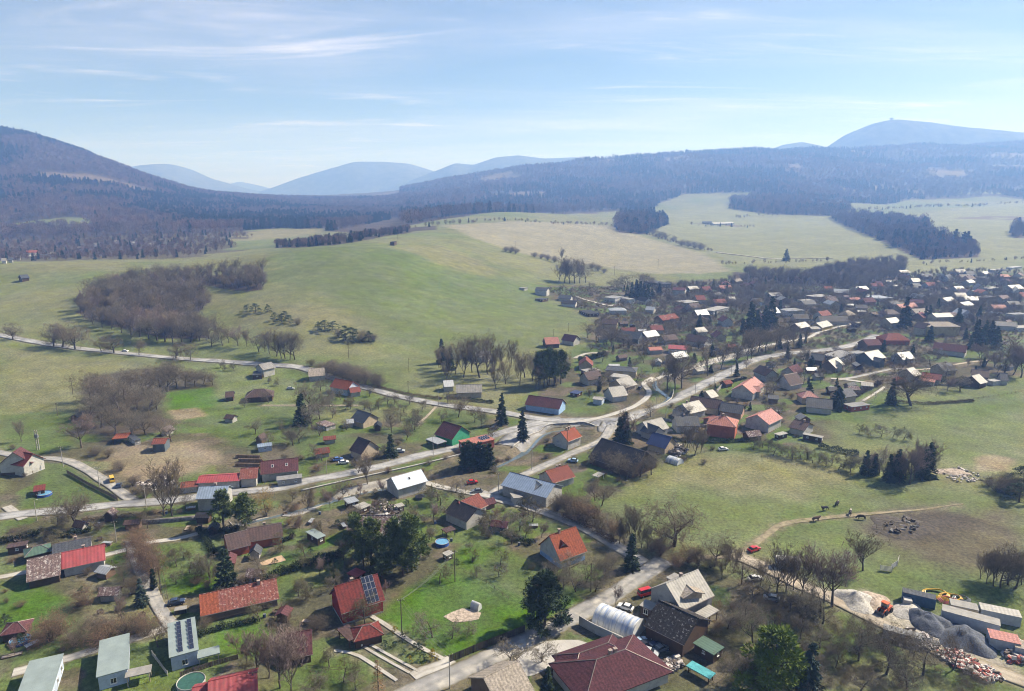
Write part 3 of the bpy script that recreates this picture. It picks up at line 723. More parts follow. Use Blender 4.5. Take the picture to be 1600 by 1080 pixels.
def join_meshes(name, a, b):
    out = []
    for me in (a, b):
        v = np.zeros(len(me.vertices) * 3, np.float32); me.vertices.foreach_get('co', v); f = np.zeros(len(me.loops), np.int32); me.loops.foreach_get('vertex_index', f); out.append((v.reshape(-1, 3), f.reshape(-1, 4)))
    me = np_mesh(name, np.concatenate([out[0][0], out[1][0]]), np.concatenate([out[0][1], out[1][1] + len(out[0][0])]), a.materials[0]); me.materials.append(b.materials[0])
    mi = np.zeros(len(me.polygons), np.int32); mi[len(out[0][1]):] = 1; me.polygons.foreach_set('material_index', mi); return me
grove_col = bpy.data.collections.new('grove_kit')
for k, (kd, i_) in enumerate((('tall', 0), ('roundgrey', 0), ('round', 1), ('tall', 2), ('birch', 0))):
    grove_col.objects.link(bpy.data.objects.new('kit_grove_%s' % 'abcde'[k], join_meshes('grove_tree', *PROTO[kd][i_])))
GROVE_NG = WOOD_NG.copy()
for q in GROVE_NG.nodes:
    if q.bl_idname == 'GeometryNodeCollectionInfo': q.inputs['Collection'].default_value = grove_col
# ------------------------------------------------------------------ roads, lanes, paths (draped sheets with a real edge)
def resample(pts, step):
    P = np.array(pts, float); out = []
    for i in range(len(P) - 1):
        p0 = P[max(i - 1, 0)]; p1 = P[i]; p2 = P[i + 1]; p3 = P[min(i + 2, len(P) - 1)]
        n = max(1, int(np.linalg.norm(p2 - p1) / step))
        for k in range(n):
            t = k / n
            out.append(0.5 * ((2 * p1) + (-p0 + p2) * t + (2 * p0 - 5 * p1 + 4 * p2 - p3) * t * t + (-p0 + 3 * p1 - 3 * p2 + p3) * t ** 3))
    out.append(P[-1]); return np.array(out)
ASPH = mat('asphalt_pale', (0.315, 0.313, 0.315), 0.85, 0.16, 0.25, spec=0.3, color2=(0.190, 0.190, 0.196), c2scale=0.10, c2thr=(0.42, 0.58), coords='Object')
ASPH2 = mat('asphalt_worn', (0.250, 0.245, 0.240), 0.9, 0.2, 0.3, spec=0.25, color2=(0.33, 0.31, 0.28), c2scale=0.15)
CONC = mat('concrete_lane', (0.400, 0.385, 0.360), 0.9, 0.2, 0.3, spec=0.2, color2=(0.27, 0.25, 0.22), c2scale=0.15)
DIRT = mat('dirt_track', (0.360, 0.315, 0.255), 0.95, 0.25, 0.5, bump=0.08, bscale=1.5, spec=0.1, color2=(0.24, 0.20, 0.155), c2scale=0.25)
def wheel_worn(m, edge):
    """paler wheel paths, darker crown, dirt at the edges"""
    n, l, bs = nodes_of(m); src = bs.inputs['Base Color'].links[0].from_socket
    at = n.new('ShaderNodeAttribute'); at.attribute_name = 'across'
    ab = n.new('ShaderNodeMath'); ab.operation = 'ABSOLUTE'; l.new(at.outputs['Fac'], ab.inputs[0])
    nz = n.new('ShaderNodeTexNoise'); nz.inputs['Scale'].default_value = 0.7; nz.inputs['Detail'].default_value = 5; tc = n.new('ShaderNodeTexCoord'); l.new(tc.outputs['Object'], nz.inputs['Vector'])
    ad = n.new('ShaderNodeMath'); ad.operation = 'MULTIPLY_ADD'; l.new(nz.outputs['Fac'], ad.inputs[0]); ad.inputs[1].default_value = 0.5; l.new(ab.outputs[0], ad.inputs[2])
    cr = n.new('ShaderNodeValToRGB'); e = cr.color_ramp.elements; e[0].position = 0.22; e[0].color = (0.84, 0.84, 0.84, 1); e[1].position = 0.55; e[1].color = (1.08, 1.08, 1.08, 1)
    for p_, c_ in ((0.78, 1.02), (1.02, 0.86)): q = e.new(p_); q.color = (c_, c_, c_, 1)
    l.new(ad.outputs[0], cr.inputs[0])
    mx = n.new('ShaderNodeMix'); mx.data_type = 'RGBA'; mx.blend_type = 'MULTIPLY'; mx.inputs[0].default_value = 1.0; l.new(src, mx.inputs[6]); l.new(cr.outputs[0], mx.inputs[7])
    rp = n.new('ShaderNodeMapRange'); rp.inputs['From Min'].default_value = 1.02; rp.inputs['From Max'].default_value = 1.30; l.new(ad.outputs[0], rp.inputs['Value'])
    m2 = n.new('ShaderNodeMix'); m2.data_type = 'RGBA'; l.new(rp.outputs[0], m2.inputs[0]); l.new(mx.outputs[2], m2.inputs[6]); m2.inputs[7].default_value = (*edge, 1); l.new(m2.outputs[2], bs.inputs['Base Color'])
for m_ in (ASPH, ASPH2, CONC, DIRT): wheel_worn(m_, (0.15, 0.135, 0.09))
LANES = []
def road(name, pix, w, material, lift=0.09, taper=False):
    C = resample([p[:2] for p in hits(pix)], 2.5)
    T = np.gradient(C, axis=0); T /= np.linalg.norm(T, axis=1, keepdims=True) + 1e-9; N = np.stack([-T[:, 1], T[:, 0]], 1)
    rows = []; K = 9
    wob = 1 + 0.06 * np.sin(np.arange(len(C)) * 0.7)
    if taper: wob = wob * np.clip(np.linspace(2.2, 0.15, len(C)), 0, 1)
    for k in range(K):
        o = (k / (K - 1) - 0.5) * w
        P = C + N * (o * wob)[:, None]
        rows.append(np.stack([P[:, 0], P[:, 1], tz(P[:, 0], P[:, 1]) + lift + P[:, 1] * 0.0005], 1))
    # turned-down edges
    lo = rows[0].copy(); lo[:, 2] -= 0.6; hi = rows[-1].copy(); hi[:, 2] -= 0.6
    V_ = np.stack([lo] + rows + [hi], 1); n = len(C); ii = np.arange(n * (K + 2)).reshape(n, K + 2)
    q = np.stack([ii[:-1, :-1].ravel(), ii[1:, :-1].ravel(), ii[1:, 1:].ravel(), ii[:-1, 1:].ravel()], 1)
    me = np_mesh(name, V_.reshape(-1, 3), q[:, ::-1], material); at_ = me.attributes.new('across', 'FLOAT', 'POINT'); at_.data.foreach_set('value', np.tile(np.array([-1.2] + list(np.linspace(-1, 1, K)) + [1.2], np.float32), n))
    LANES.append((C, w))
    return tag(link(name, me), kind='structure')
road('road', [(-60,515),(0,524),(40,532),(100,542),(170,550),(240,557),(330,564),(410,570),(470,575),(520,591),(560,603),(620,619),(680,631),(740,639),(790,646),(850,656),(905,657),(960,656)], 6.8, ASPH)
road('road', [(930,658),(975,656),(1012,645),(1060,621),(1100,601),(1150,576),(1182,562),(1230,553),(1300,546),(1345,536),(1372,524)], 8.2, ASPH, 0.094)
road('road', [(-60,816),(0,808),(50,802),(120,796),(190,788),(240,785),(290,780),(340,772),(430,764),(480,752),(540,741),(600,728),(650,714),(700,703),(740,692),(780,678),(815,668),(850,660)], 6.2, ASPH, 0.098)
road('road', [(797,697),(815,680),(842,662),(880,657)], 13.0, ASPH, 0.086)
road('road', [(950,676),(952,664),(975,657)], 9.0, ASPH, 0.082)
road('lane', [(210,784),(192,772),(175,760),(157,748),(140,737),(110,722),(82,717),(40,715),(-40,700)], 4.2, ASPH2)
road('lane', [(360,818),(420,812),(455,805),(482,797),(535,777),(600,757),(640,754),(672,757),(700,764),(735,771),(768,776)], 3.4, CONC)
road('road', [(770,772),(792,758),(820,742),(860,724),(900,706),(925,696),(945,684),(956,664)], 4.6, ASPH2, 0.094)
road('road', [(750,770),(778,780),(850,800),(900,820),(940,840),(980,864),(1006,880),(1016,892)], 5.0, ASPH2, 0.086)
road('road', [(1040,876),(1020,888),(990,908),(950,935),(900,962),(860,984),(800,1012),(740,1040),(660,1076),(600,1105)], 6.0, ASPH2, 0.098)
road('lane', [(1030,884),(1060,876),(1100,872),(1150,868),(1170,856),(1195,838),(1222,820),(1270,812),(1340,805),(1400,800),(1440,797),(1480,791),(1505,788)], 2.3, mat('worn_track', (0.235, 0.200, 0.140), 0.95, 0.35, 0.5, spec=0.1, color2=(0.15, 0.14, 0.07), c2scale=0.3), taper=True)
road('track', [(1150,868),(1200,890),(1250,915),(1300,935),(1340,955),(1400,985),(1460,1014),(1530,1040),(1640,1080)], 5.0, DIRT, 0.10)
road('lane', [(165,868),(207,857),(240,847),(275,843),(310,834)], 2.6, CONC)
road('lane', [(205,845),(214,880),(234,920),(246,945),(262,970),(272,984)], 3.6, ASPH2, 0.095)
road('lane', [(272,980),(250,986),(200,1001),(142,1018),(90,1034),(20,1052)], 3.2, CONC)
road('lane', [(-20,906),(20,899),(44,894)], 2.4, CONC)
road('lane', [(890,662),(930,655),(960,647),(990,636),(1010,622),(1014,612),(1006,600),(1016,593),(1040,586)], 3.4, CONC, 0.1)
road('lane', [(1040,588),(1100,570),(1150,556),(1172,546),(1220,536),(1262,528),(1282,519),(1312,511),(1342,504)], 3.6, CONC)
road('lane', [(900,463),(908,467),(930,473),(950,478),(962,477)], 4.0, CONC)
road('lane', [(1298,592),(1330,595),(1364,600)], 3.2, CONC)
road('lane', [(1310,594),(1345,588),(1380,580),(1400,576)], 3.0, ASPH2)
road('path', [(1348,627),(1366,616),(1382,605)], 1.6, CONC)
road('lane', [(1120,395),(1147,398),(1180,402),(1210,405),(1300,404)], 5.0, CONC, 0.3)
road('path', [(576,961),(595,972),(616,986),(650,1008),(692,1030)], 1.3, CONC)
road('path', [(522,1017),(545,1020),(562,1026),(590,1044),(620,1064)], 1.0, CONC)
road('path', [(557,1004),(590,1024),(640,1052)], 0.8, CONC)
road('path', [(566,1000),(600,1020),(655,1050)], 0.8, CONC, 0.095)
road('path', [(645,1058),(660,1050),(690,1040),(705,1030)], 3.4, CONC, 0.08)
road('lane', [(898,560),(916,553),(935,552),(950,549)], 3.0, CONC)
road('path', [(652,664),(668,650),(681,636)], 1.4, DIRT)
road('path', [(410,634),(470,634),(560,634)], 1.4, DIRT)
road('lane', [(10,792),(28,806),(36,812)], 3.0, CONC)
road('lane', [(1400,576),(1440,578),(1520,566),(1600,556)], 2.6, DIRT)

LANE_P = np.concatenate([C for C, w in LANES]); LANE_W = np.concatenate([np.full(len(C), w / 2) for C, w in LANES])
def lane_gap(x, y): return float(np.min(np.hypot(LANE_P[:, 0] - x, LANE_P[:, 1] - y) - LANE_W))
# trodden verges beside every lane
vd = np.full(X.size, 1e9)
for C, w in LANES:
    q = (X > C[:, 0].min() - 8) & (X < C[:, 0].max() + 8) & (Y > C[:, 1].min() - 8) & (Y < C[:, 1].max() + 8); ids = np.nonzero(q)[0]
    for a in range(0, len(ids), 20000):
        i_ = ids[a:a + 20000]; d = np.min(np.hypot(X[i_][:, None] - C[None, ::2, 0], Y[i_][:, None] - C[None, ::2, 1]), axis=1) - w / 2; vd[i_] = np.minimum(vd[i_], d)
va = np.clip(1.0 - (vd - 0.4 + 2.0 * wob) / 1.6, 0, 1)[:, None] * 0.7
colr = colr * (1 - va) + np.array((0.165, 0.140, 0.098)) * va
ca.data.foreach_set('color', np.concatenate([colr, np.ones((X.size, 1))], 1).astype(np.float32).ravel())
# parking area and water
def sheet(name, pix, material, lift, label=None):
    P = hits(pix); zc = [p[2] + lift for p in P]
    # fan over a resampled outline so the sheet follows the ground
    O = resample([p[:2] for p in P] + [P[0][:2]], 2.0)[:-1]; c = O.mean(0); vs = []; n = len(O); M = 6
    for k in range(M):
        Q = c + (O - c) * ((k + 0.001) / (M - 1)); vs.append(np.stack([Q[:, 0], Q[:, 1], tz(Q[:, 0], Q[:, 1]) + lift], 1))
    ii = np.arange(M * n).reshape(M, n); jj = np.roll(ii, -1, axis=1)
    q = np.stack([ii[:-1].ravel(), ii[1:].ravel(), jj[1:].ravel(), jj[:-1].ravel()], 1)
    return tag(link(name, np_mesh(name, np.concatenate(vs), q, material)), label=label, kind='structure')
PAVE = mat('pale_paving', (0.40, 0.385, 0.37), 0.85, 0.12, 0.6, spec=0.25, color2=(0.33, 0.32, 0.30), c2scale=0.3)
sheet('pavement', [(798,1042),(838,1006),(905,1001),(926,1016),(868,1040),(822,1058)], PAVE, 0.07)
WATER = mat('brook_water', (0.10, 0.13, 0.15), 0.12, 0.2, 0.8, bump=0.03, bscale=2.5, spec=0.8)
for pl, hw, dep, bb in CARVES:
    C = resample(pl, 2.0); T = np.gradient(C, axis=0); T /= np.linalg.norm(T, axis=1, keepdims=True); N = np.stack([-T[:, 1], T[:, 0]], 1)
    z = tz(C[:, 0], C[:, 1]) + 0.22
    vs = np.stack([np.column_stack([C - N * 1.5, z]), np.column_stack([C + N * 1.5, z])], 1); n = len(C); ii = np.arange(2 * n).reshape(n, 2)
    q = np.stack([ii[:-1, 0], ii[:-1, 1], ii[1:, 1], ii[1:, 0]], 1)
    tag(link('stream_water', np_mesh('stream_water', vs.reshape(-1, 3), q[:, ::-1], WATER)), kind='structure')
# retaining walls, garden walls, fences: a run of upright panels or one masonry band along the ground
STONE = mat('rubble_stone', (0.20, 0.185, 0.17), 0.9, 0.45, 1.2, bump=0.12, bscale=1.4, spec=0.15)
CWALL = mat('concrete_wall', (0.36, 0.35, 0.33), 0.9, 0.2, 0.6, spec=0.2)
WOODF = mat('weathered_fence', (0.130, 0.105, 0.085), 0.9, 0.3, 2.0, spec=0.1)
DARKF = mat('dark_fence', (0.055, 0.045, 0.040), 0.9, 0.3, 2.0, spec=0.1)
HEDGE = mat('hedge_leaves', (0.030, 0.042, 0.020), 0.9, 0.5, 1.5, spec=0.1)
HEDGEB = mat('hedge_brown', (0.105, 0.075, 0.052), 0.9, 0.5, 1.5, spec=0.1)
def wall_run(name, label, cat, pix, h, th, material, z_off=0.0, below=0.6, cap=None):
    C = resample([p[:2] for p in hits(pix)], 2.5); T = np.gradient(C, axis=0); T /= np.linalg.norm(T, axis=1, keepdims=True); N = np.stack([-T[:, 1], T[:, 0]], 1)
    z = tz(C[:, 0], C[:, 1]) + z_off; o = C[0]; z0 = z[0]
    A = C + N * th / 2 - o; B = C - N * th / 2 - o
    R_ = np.stack([np.column_stack([A, z - below - z0]), np.column_stack([A, z + h - z0]), np.column_stack([B, z + h - z0]), np.column_stack([B, z - below - z0])], 1)
    n = len(C); ii = np.arange(4 * n).reshape(n, 4); f = []
    for k in range(3): f.append(np.stack([ii[:-1, k], ii[:-1, k + 1], ii[1:, k + 1], ii[1:, k]], 1))
    f = np.concatenate(f + [np.array([[0, 3, 2, 1], [4 * n - 4, 4 * n - 3, 4 * n - 2, 4 * n - 1]])])
    r = link(name, np_mesh(name, R_.reshape(-1, 3), f, material), loc=(o[0], o[1], z0))
    if cap:
        cb = R_.copy(); cb[:, 0] = np.column_stack([A + N * .08, z + h - z0]); cb[:, 1] = np.column_stack([A + N * .08, z + h + .12 - z0])
        cb[:, 2] = np.column_stack([B - N * .08, z + h + .12 - z0]); cb[:, 3] = np.column_stack([B - N * .08, z + h - z0])
        link('coping', np_mesh('coping', cb.reshape(-1, 3), f, cap), r)
    return tag(r, label, cat)
def fence_run(name, label, pix, h, material, step=2.5, group=None):
    """posts and boarded panels, each panel and post a part of its own"""
    C = resample([p[:2] for p in hits(pix)], step); o = C[0]; z = tz(C[:, 0], C[:, 1]); z0 = z[0]
    r = link(name, None, loc=(o[0], o[1], z0))
    pm = MB(); pm.box(-.06, .06, -.06, .06, -.3, h + .08); pme = pm.mesh('post', material)
    for k in range(len(C)):
        link('post', pme, r, (C[k][0] - o[0], C[k][1] - o[1], z[k] - z0))
        if k + 1 < len(C):
            d = C[k + 1] - C[k]; L = np.linalg.norm(d); a = math.atan2(d[1], d[0])
            b = MB(); nb = 6
            for q in range(nb): b.box(L * q / nb + .03, L * (q + 1) / nb - .03, -.02, .02, .08, h)
            e = b.build('panel', material, r, (C[k][0] - o[0], C[k][1] - o[1], z[k] - z0), a)
            e.rotation_euler = (0, -math.atan2(z[k + 1] - z[k], L), a)
    return tag(r, label, 'fence', group)
def rail_fence(label, pix, h=1.15, step=3.2):
    C = resample([p[:2] for p in hits(pix)], step); o = C[0]; z = tz(C[:, 0], C[:, 1]); z0 = z[0]; r = link('rail_fence', None, loc=(o[0], o[1], z0))
    pm = MB(); pm.box(-.05, .05, -.05, .05, -.3, h); pme = pm.mesh('post', WOODF)
    for k in range(len(C)): link('post', pme, r, (C[k][0] - o[0], C[k][1] - o[1], z[k] - z0))
    for hh in (.45, .95):
        b = MB(); b.tube([(C[k][0] - o[0], C[k][1] - o[1], z[k] - z0 + hh) for k in range(len(C))], [.035] * len(C), 4); b.build('rail', WOODF, r)
    return tag(r, label, 'fence')
def hedge_run(name, label, pix, h, th, brown=False, seed=1, dens=64):
    """clipped hedge: leafy sprays filling a soft box along the line"""
    C = resample([p[:2] for p in hits(pix)], 0.8); z = tz(C[:, 0], C[:, 1]); o = C[0]; z0 = z[0]
    R = np.random.RandomState(seed); n = len(C) * int(dens * h); k = R.randint(0, len(C), n)
    hh = R.rand(n) ** 0.7 * h * (0.9 + 0.2 * np.sin(k * 0.9)); off = R.uniform(-.5, .5, n) * th
    T = np.gradient(C, axis=0); T /= np.linalg.norm(T, axis=1, keepdims=True) + 1e-9; N = np.stack([-T[:, 1], T[:, 0]], 1)
    P = C[k] + N[k] * off[:, None] + R.uniform(-.45, .45, (n, 2)) - o
    pts = np.column_stack([P, z[k] - z0 + hh]); ds = np.column_stack([R.normal(size=(n, 2)) + N[k] * off[:, None] * 2, np.abs(R.normal(size=n))])
    return tag(link(name, shard_mesh(name, pts, ds, 0.45, 0.16 if brown else 0.24, HEDGEB if brown else HEDGE, seed), loc=(o[0], o[1], z0)), label, 'hedge')
wall_run('stone_wall', 'long rubble stone wall holding the lower road above the brook', 'wall', [(470,768),(540,752),(600,739),(650,728),(700,716),(745,703)], 2.5, 0.5, STONE, -2.1, 1.2, CWALL)
wall_run('stone_wall', 'curved stone bank wall of the brook beside the road junction', 'wall', [(800,700),(822,684),(850,668),(880,663),(920,663),(955,664)], 2.3, 0.5, STONE, -1.7, 1.2, CWALL)
wall_run('stone_wall', 'pale kerb wall of the brook below the main village road', 'wall', [(990,650),(1030,636),(1050,622),(1052,610)], 1.3, 0.4, CWALL, -0.6, 1.0)
wall_run('garden_wall', 'dark wall between the main road and the green garden plot', 'wall', [(1105,628),(1118,616),(1132,600)], 1.9, 0.3, STONE)
wall_run('garden_wall', 'low grey wall in front of the red brick house', 'wall', [(1035,657),(1070,664),(1105,668)], 1.4, 0.25, STONE)
wall_run('concrete_wall', 'grey concrete wall along the side of the plastic tunnel', 'wall', [(905,976),(930,990),(972,1009)], 2.4, 0.25, CWALL)
wall_run('garden_wall', 'low wall below the road next to the two tall bare trees', 'wall', [(215,820),(255,817),(310,812)], 1.6, 0.3, STONE)
fence_run('board_fence', 'dark board fence along the roadside edge of the bright lawn', [(702,1036),(740,1020),(780,1004),(820,988)], 2.0, DARKF)
rail_fence('thin rail fence between the bright lawn and the paler grass plot', [(725,895),(760,912),(795,938)])
fence_run('board_fence', 'brown board fence below the upper left lane corner', [(105,740),(140,760),(170,775),(184,783)], 1.5, WOODF)
fence_run('board_fence', 'grey fence in front of the row of white bungalows', [(282,1058),(330,1042),(372,1030)], 1.3, WOODF)
fence_run('board_fence', 'pale picket fence beside the bungalow with roof panels', [(238,1024),(250,1040),(262,1056)], 1.2, CWALL)
for lab, pp in (('rail fence along the left edge of the orchard lawn', [(250,860),(256,900),(262,935)]), ('rail fence below the orange ended house', [(330,975),(380,962),(440,950)]), ('rail fence behind the pink-red roofed cottage', [(175,880),(190,900),(205,925)]),
                ('rail fence around the white house lawn', [(640,806),(690,808),(722,790)]), ('rail fence on the slope above the lower road', [(480,735),(540,722),(600,708)]), ('rail fence at the upper pasture edge', [(1060,722),(1120,704),(1200,708),(1290,722)]),
                ('rail fence along the right meadow path', [(1420,640),(1500,628),(1600,612)]), ('rail fence beside the bright green field', [(255,642),(330,642),(420,640)]), ('rail fence in the bottom left corner', [(0,1000),(50,1008),(110,1000)]),
                ('rail fence below the brown porch cottage', [(430,1030),(480,1045),(540,1050)]), ('rail fence along the pasture below the thicket hedge', [(1190,715),(1260,732),(1340,745)])): rail_fence(lab, pp)
hedge_run('hedge', 'dark clipped hedge behind the brown house lawn', [(400,915),(440,898),(500,878),(535,870)], 2.4, 2.0)
hedge_run('hedge', 'dark hedge bordering the red brick house garden', [(1050,688),(1100,692),(1170,690)], 1.6, 1.6, seed=2)
hedge_run('hedge', 'short clipped hedge with a round gap near the pines', [(505,876),(530,872)], 2.2, 1.4, seed=3)
hedge_run('hedge', 'long dark thicket hedge above the pasture orchard', [(1280,700),(1310,706),(1340,712)], 2.2, 2.4, seed=4)
hedge_run('hedge', 'dark hedge behind the red and grey farmhouse', [(75,838),(110,838),(140,830)], 1.8, 1.5, seed=5)
hedge_run('hedge', 'clipped hedge running beside the brown bungalow terrace', [(422,852),(445,846),(458,840)], 1.6, 1.2, seed=6)
hedge_run('hedge', 'brown scrub hedge lining the footpath on the right meadow', [(1335,622),(1355,610),(1375,600)], 2.2, 2.5, True, 7)
hedge_run('hedge', 'dark hedge block beside the low red roofed hall', [(1470,600),(1490,602),(1508,600)], 4.0, 4.5, seed=8)
hedge_run('hedge', 'row of dark shrubs behind the flat roofed houses', [(905,566),(925,562),(945,556)], 3.5, 2.5, seed=9)
hedge_run('hedge', 'hedge around the brown bungalow garden corner', [(310,830),(325,850),(335,870)], 1.6, 1.4, seed=10)
hedge_run('hedge', 'purple brown hedge under the pale glare house by the oak', [(1390,628),(1450,632),(1520,628)], 1.5, 1.5, True, 11)

for lab, pp, h_, t_, br, sd in (('dark hedge along the lane left of the brown bungalow', [(318,838),(345,832),(372,828)], 1.8, 1.4, False, 31), ('brown hedge beside the lower left road verge', [(130,815),(200,808),(270,800)], 1.2, 1.6, True, 32), ('dark hedge behind the woodshed at far left', [(0,850),(30,842),(60,836)], 1.8, 1.6, False, 33),
    ('dark hedge right of the white dark-roofed house', [(742,812),(770,825),(800,840),(830,852)], 1.6, 1.5, False, 34), ('brown hedge along the side road by the pasture', [(880,808),(920,826),(960,850)], 1.8, 2.0, True, 35), ('dark hedge below the orange ended house lawn', [(300,1000),(340,985),(400,972)], 1.3, 1.2, False, 36),
    ('dark hedge beside the knoll cottage', [(700,622),(740,627),(770,630)], 1.5, 1.6, False, 37), ('brown hedge above the junction road', [(590,606),(640,618),(690,624)], 1.4, 1.8, True, 38), ('dark hedge at the end of the green garden plot', [(1132,602),(1150,596),(1165,592)], 1.5, 1.5, False, 39)):
    hedge_run('hedge', lab, pp, h_, t_, br, sd)
# ------------------------------------------------------------------ houses
def tile(name, c, c2=None, k=0.5, thr=(0.45, 0.7), rough=0.85, spec=0.12): return mat(name, c, rough, 0.34, 2.6, spec=spec, color2=c2, c2scale=k, c2thr=thr, wave=('X', 1.6, 0.03))
def metal(name, c, rough=0.38, spec=0.5, met=0.25, c2=None): return mat(name, c, rough, 0.12, 0.8, spec=spec, metal=met, wave=('X', 1.4, 0.025), color2=c2, c2scale=0.5)
ROOF = dict(
 red=metal('roof_red_metal', (0.31, 0.060, 0.066), 0.55, 0.3, 0.0, (0.25, 0.06, 0.065)), wine=tile('roof_wine', (0.078, 0.031, 0.038), (0.055, 0.027, 0.033), 0.7), darkred=tile('roof_dark_red', (0.150, 0.036, 0.032), (0.095, 0.036, 0.034), 0.7),
 brick=tile('roof_brick', (0.190, 0.066, 0.052), (0.125, 0.052, 0.045), 0.9), orange=tile('roof_orange', (0.250, 0.074, 0.042), (0.165, 0.06, 0.042), 1.2), salmon=tile('roof_salmon', (0.36, 0.150, 0.120), (0.29, 0.125, 0.10), 0.4, rough=0.6),
 brown=tile('roof_brown', (0.085, 0.055, 0.052), (0.06, 0.045, 0.045), 0.4, rough=0.6), maroon=tile('roof_maroon', (0.105, 0.045, 0.050), (0.08, 0.04, 0.045), 0.4),
 slate=tile('roof_slate', (0.060, 0.066, 0.080), (0.085, 0.09, 0.10), 0.5, rough=0.55), dark=tile('roof_dark', (0.030, 0.028, 0.032), (0.05, 0.045, 0.048), 0.5, rough=0.6), blue=metal('roof_blue', (0.045, 0.060, 0.150), 0.45),
 mottled=tile('roof_mottled', (0.150, 0.105, 0.100), (0.36, 0.33, 0.32), 1.3, (0.50, 0.62)), weather=tile('roof_weathered_red', (0.200, 0.075, 0.062), (0.30, 0.24, 0.22), 1.3, (0.54, 0.66)), blackmott=tile('roof_black_mottled', (0.030, 0.028, 0.030), (0.28, 0.27, 0.28), 1.6, (0.56, 0.66)),
 grey=metal('roof_grey_metal', (0.34, 0.355, 0.38), 0.42), greygreen=mat('roof_grey_green_sheet', (0.215, 0.260, 0.260), 0.6, 0.12, 0.4, spec=0.3), bluegrey=metal('roof_blue_grey', (0.33, 0.40, 0.50), 0.4, met=0.4),
 pale=metal('roof_pale', (0.235, 0.225, 0.212), 0.5, 0.3, 0.0, (0.17, 0.163, 0.155)), glare=metal('roof_bright_sheet', (0.34, 0.325, 0.30), 0.5, 0.35, 0.0, (0.25, 0.24, 0.22)), beige=tile('roof_beige', (0.310, 0.272, 0.232), (0.22, 0.19, 0.165), 0.7), pink=tile('roof_pink', (0.40, 0.185, 0.165), (0.32, 0.155, 0.14), 0.4, rough=0.55),
 green=metal('roof_green', (0.085, 0.145, 0.110), 0.5), flatgrey=mat('roof_felt', (0.20, 0.20, 0.205), 0.85, 0.2, 0.6), flatpale=mat('roof_flat_pale', (0.25, 0.24, 0.228), 0.7, 0.2, 0.6, color2=(0.26,0.25,0.24)), teal=mat('tarp_teal', (0.070, 0.300, 0.330), 0.5, 0.25, 0.9, bump=0.1, bscale=1.2))
WALL = {k: mat('wall_' + k, c, 0.9, 0.10, 0.5, spec=0.15, color2=tuple(q * 0.70 for q in c), c2scale=0.45) for k, c in dict(
 white=(0.44, 0.43, 0.41), cream=(0.40, 0.35, 0.26), yellow=(0.42, 0.335, 0.17), grey=(0.36, 0.355, 0.345), beige=(0.46, 0.38, 0.29), brick=(0.38, 0.115, 0.075), red=(0.30, 0.035, 0.035), green=(0.055, 0.300, 0.170),
 blue=(0.30, 0.44, 0.66), paleblue=(0.42, 0.49, 0.61), wood=(0.085, 0.055, 0.040), brown=(0.17, 0.115, 0.085), pink=(0.42, 0.27, 0.215), slate=(0.10, 0.12, 0.14)).items()}
FRAME = mat('window_frame_white', (0.70, 0.70, 0.68), 0.6, 0.05); GLASS = mat('window_glass', (0.018, 0.022, 0.030), 0.08, 0.1, spec=0.9); DOORM = mat('door_wood', (0.11, 0.065, 0.04), 0.7, 0.2)
CHIM = mat('chimney_plaster', (0.30, 0.24, 0.21), 0.9, 0.2); PANEL = mat('solar_cells', (0.018, 0.022, 0.040), 0.15, 0.1, spec=0.9); PANELF = mat('solar_frame', (0.5, 0.5, 0.52), 0.4, 0.05, metal=0.6)
GUT = mat('gutter_metal', (0.20, 0.17, 0.16), 0.5, 0.1, metal=0.5)
_wm = {}
def window_meshes(w, h):
    k = (w, h)
    if k not in _wm:
        f = MB(); t = 0.09
        f.box(-w/2, w/2, -.06, .03, -h/2, -h/2 + t); f.box(-w/2, w/2, -.06, .03, h/2 - t, h/2); f.box(-w/2, -w/2 + t, -.06, .03, -h/2 + t, h/2 - t); f.box(w/2 - t, w/2, -.06, .03, -h/2 + t, h/2 - t)
        f.box(-.035, .035, -.05, .03, -h/2 + t, h/2 - t); f.box(-w/2 - .08, w/2 + .08, -.16, 0, -h/2 - .08, -h/2)
        p = MB(); p.box(-w/2 + t*.6, w/2 - t*.6, -.02, .02, -h/2 + t*.6, h/2 - t*.6)
        _wm[k] = (f.mesh('window', FRAME), p.mesh('pane', GLASS))
    return _wm[k]
_dm = MB(); _dm.box(-.5, .5, -.05, .03, 0, 2.05); DOOR = _dm.mesh('door', DOORM)
_ch = MB(); _ch.box(-.33, .33, -.33, .33, -1.2, .95); _ch.box(-.42, .42, -.42, .42, .95, 1.08); CHM = _ch.mesh('chimney', CHIM)
_sp = MB(); _sp.box(-.5, .5, -.82, .82, .06, .10, 0); _sp.box(-.47, .47, -.79, .79, .098, .106, 1); SPM = _sp.mesh('solar_panel', PANELF, PANEL)
_sk = MB(); _sk.box(-.45, .45, -.6, .6, .02, .10, 0); _sk.box(-.36, .36, -.5, .5, .095, .112, 1); SKM = _sk.mesh('skylight', FRAME, GLASS)
HOUSES = []
def wall_mesh(L, W, eave, rise, gable, shed=0.0, hole=None):
    m = MB(); x, y = L / 2, W / 2; b = -1.2
    if gable:
        m.poly([(-x,-y,b),(x,-y,b),(x,y,b),(-x,y,b),(-x,-y,eave),(x,-y,eave),(x,y,eave),(-x,y,eave),(-x,0,eave+rise),(x,0,eave+rise)],
               [(0,1,5,4),(2,3,7,6),(1,2,6,9,5),(3,0,4,8,7),(4,5,9,8),(6,7,8,9),(3,2,1,0)])
    else: m.box(-x, x, -y, y, b, eave)
    return m
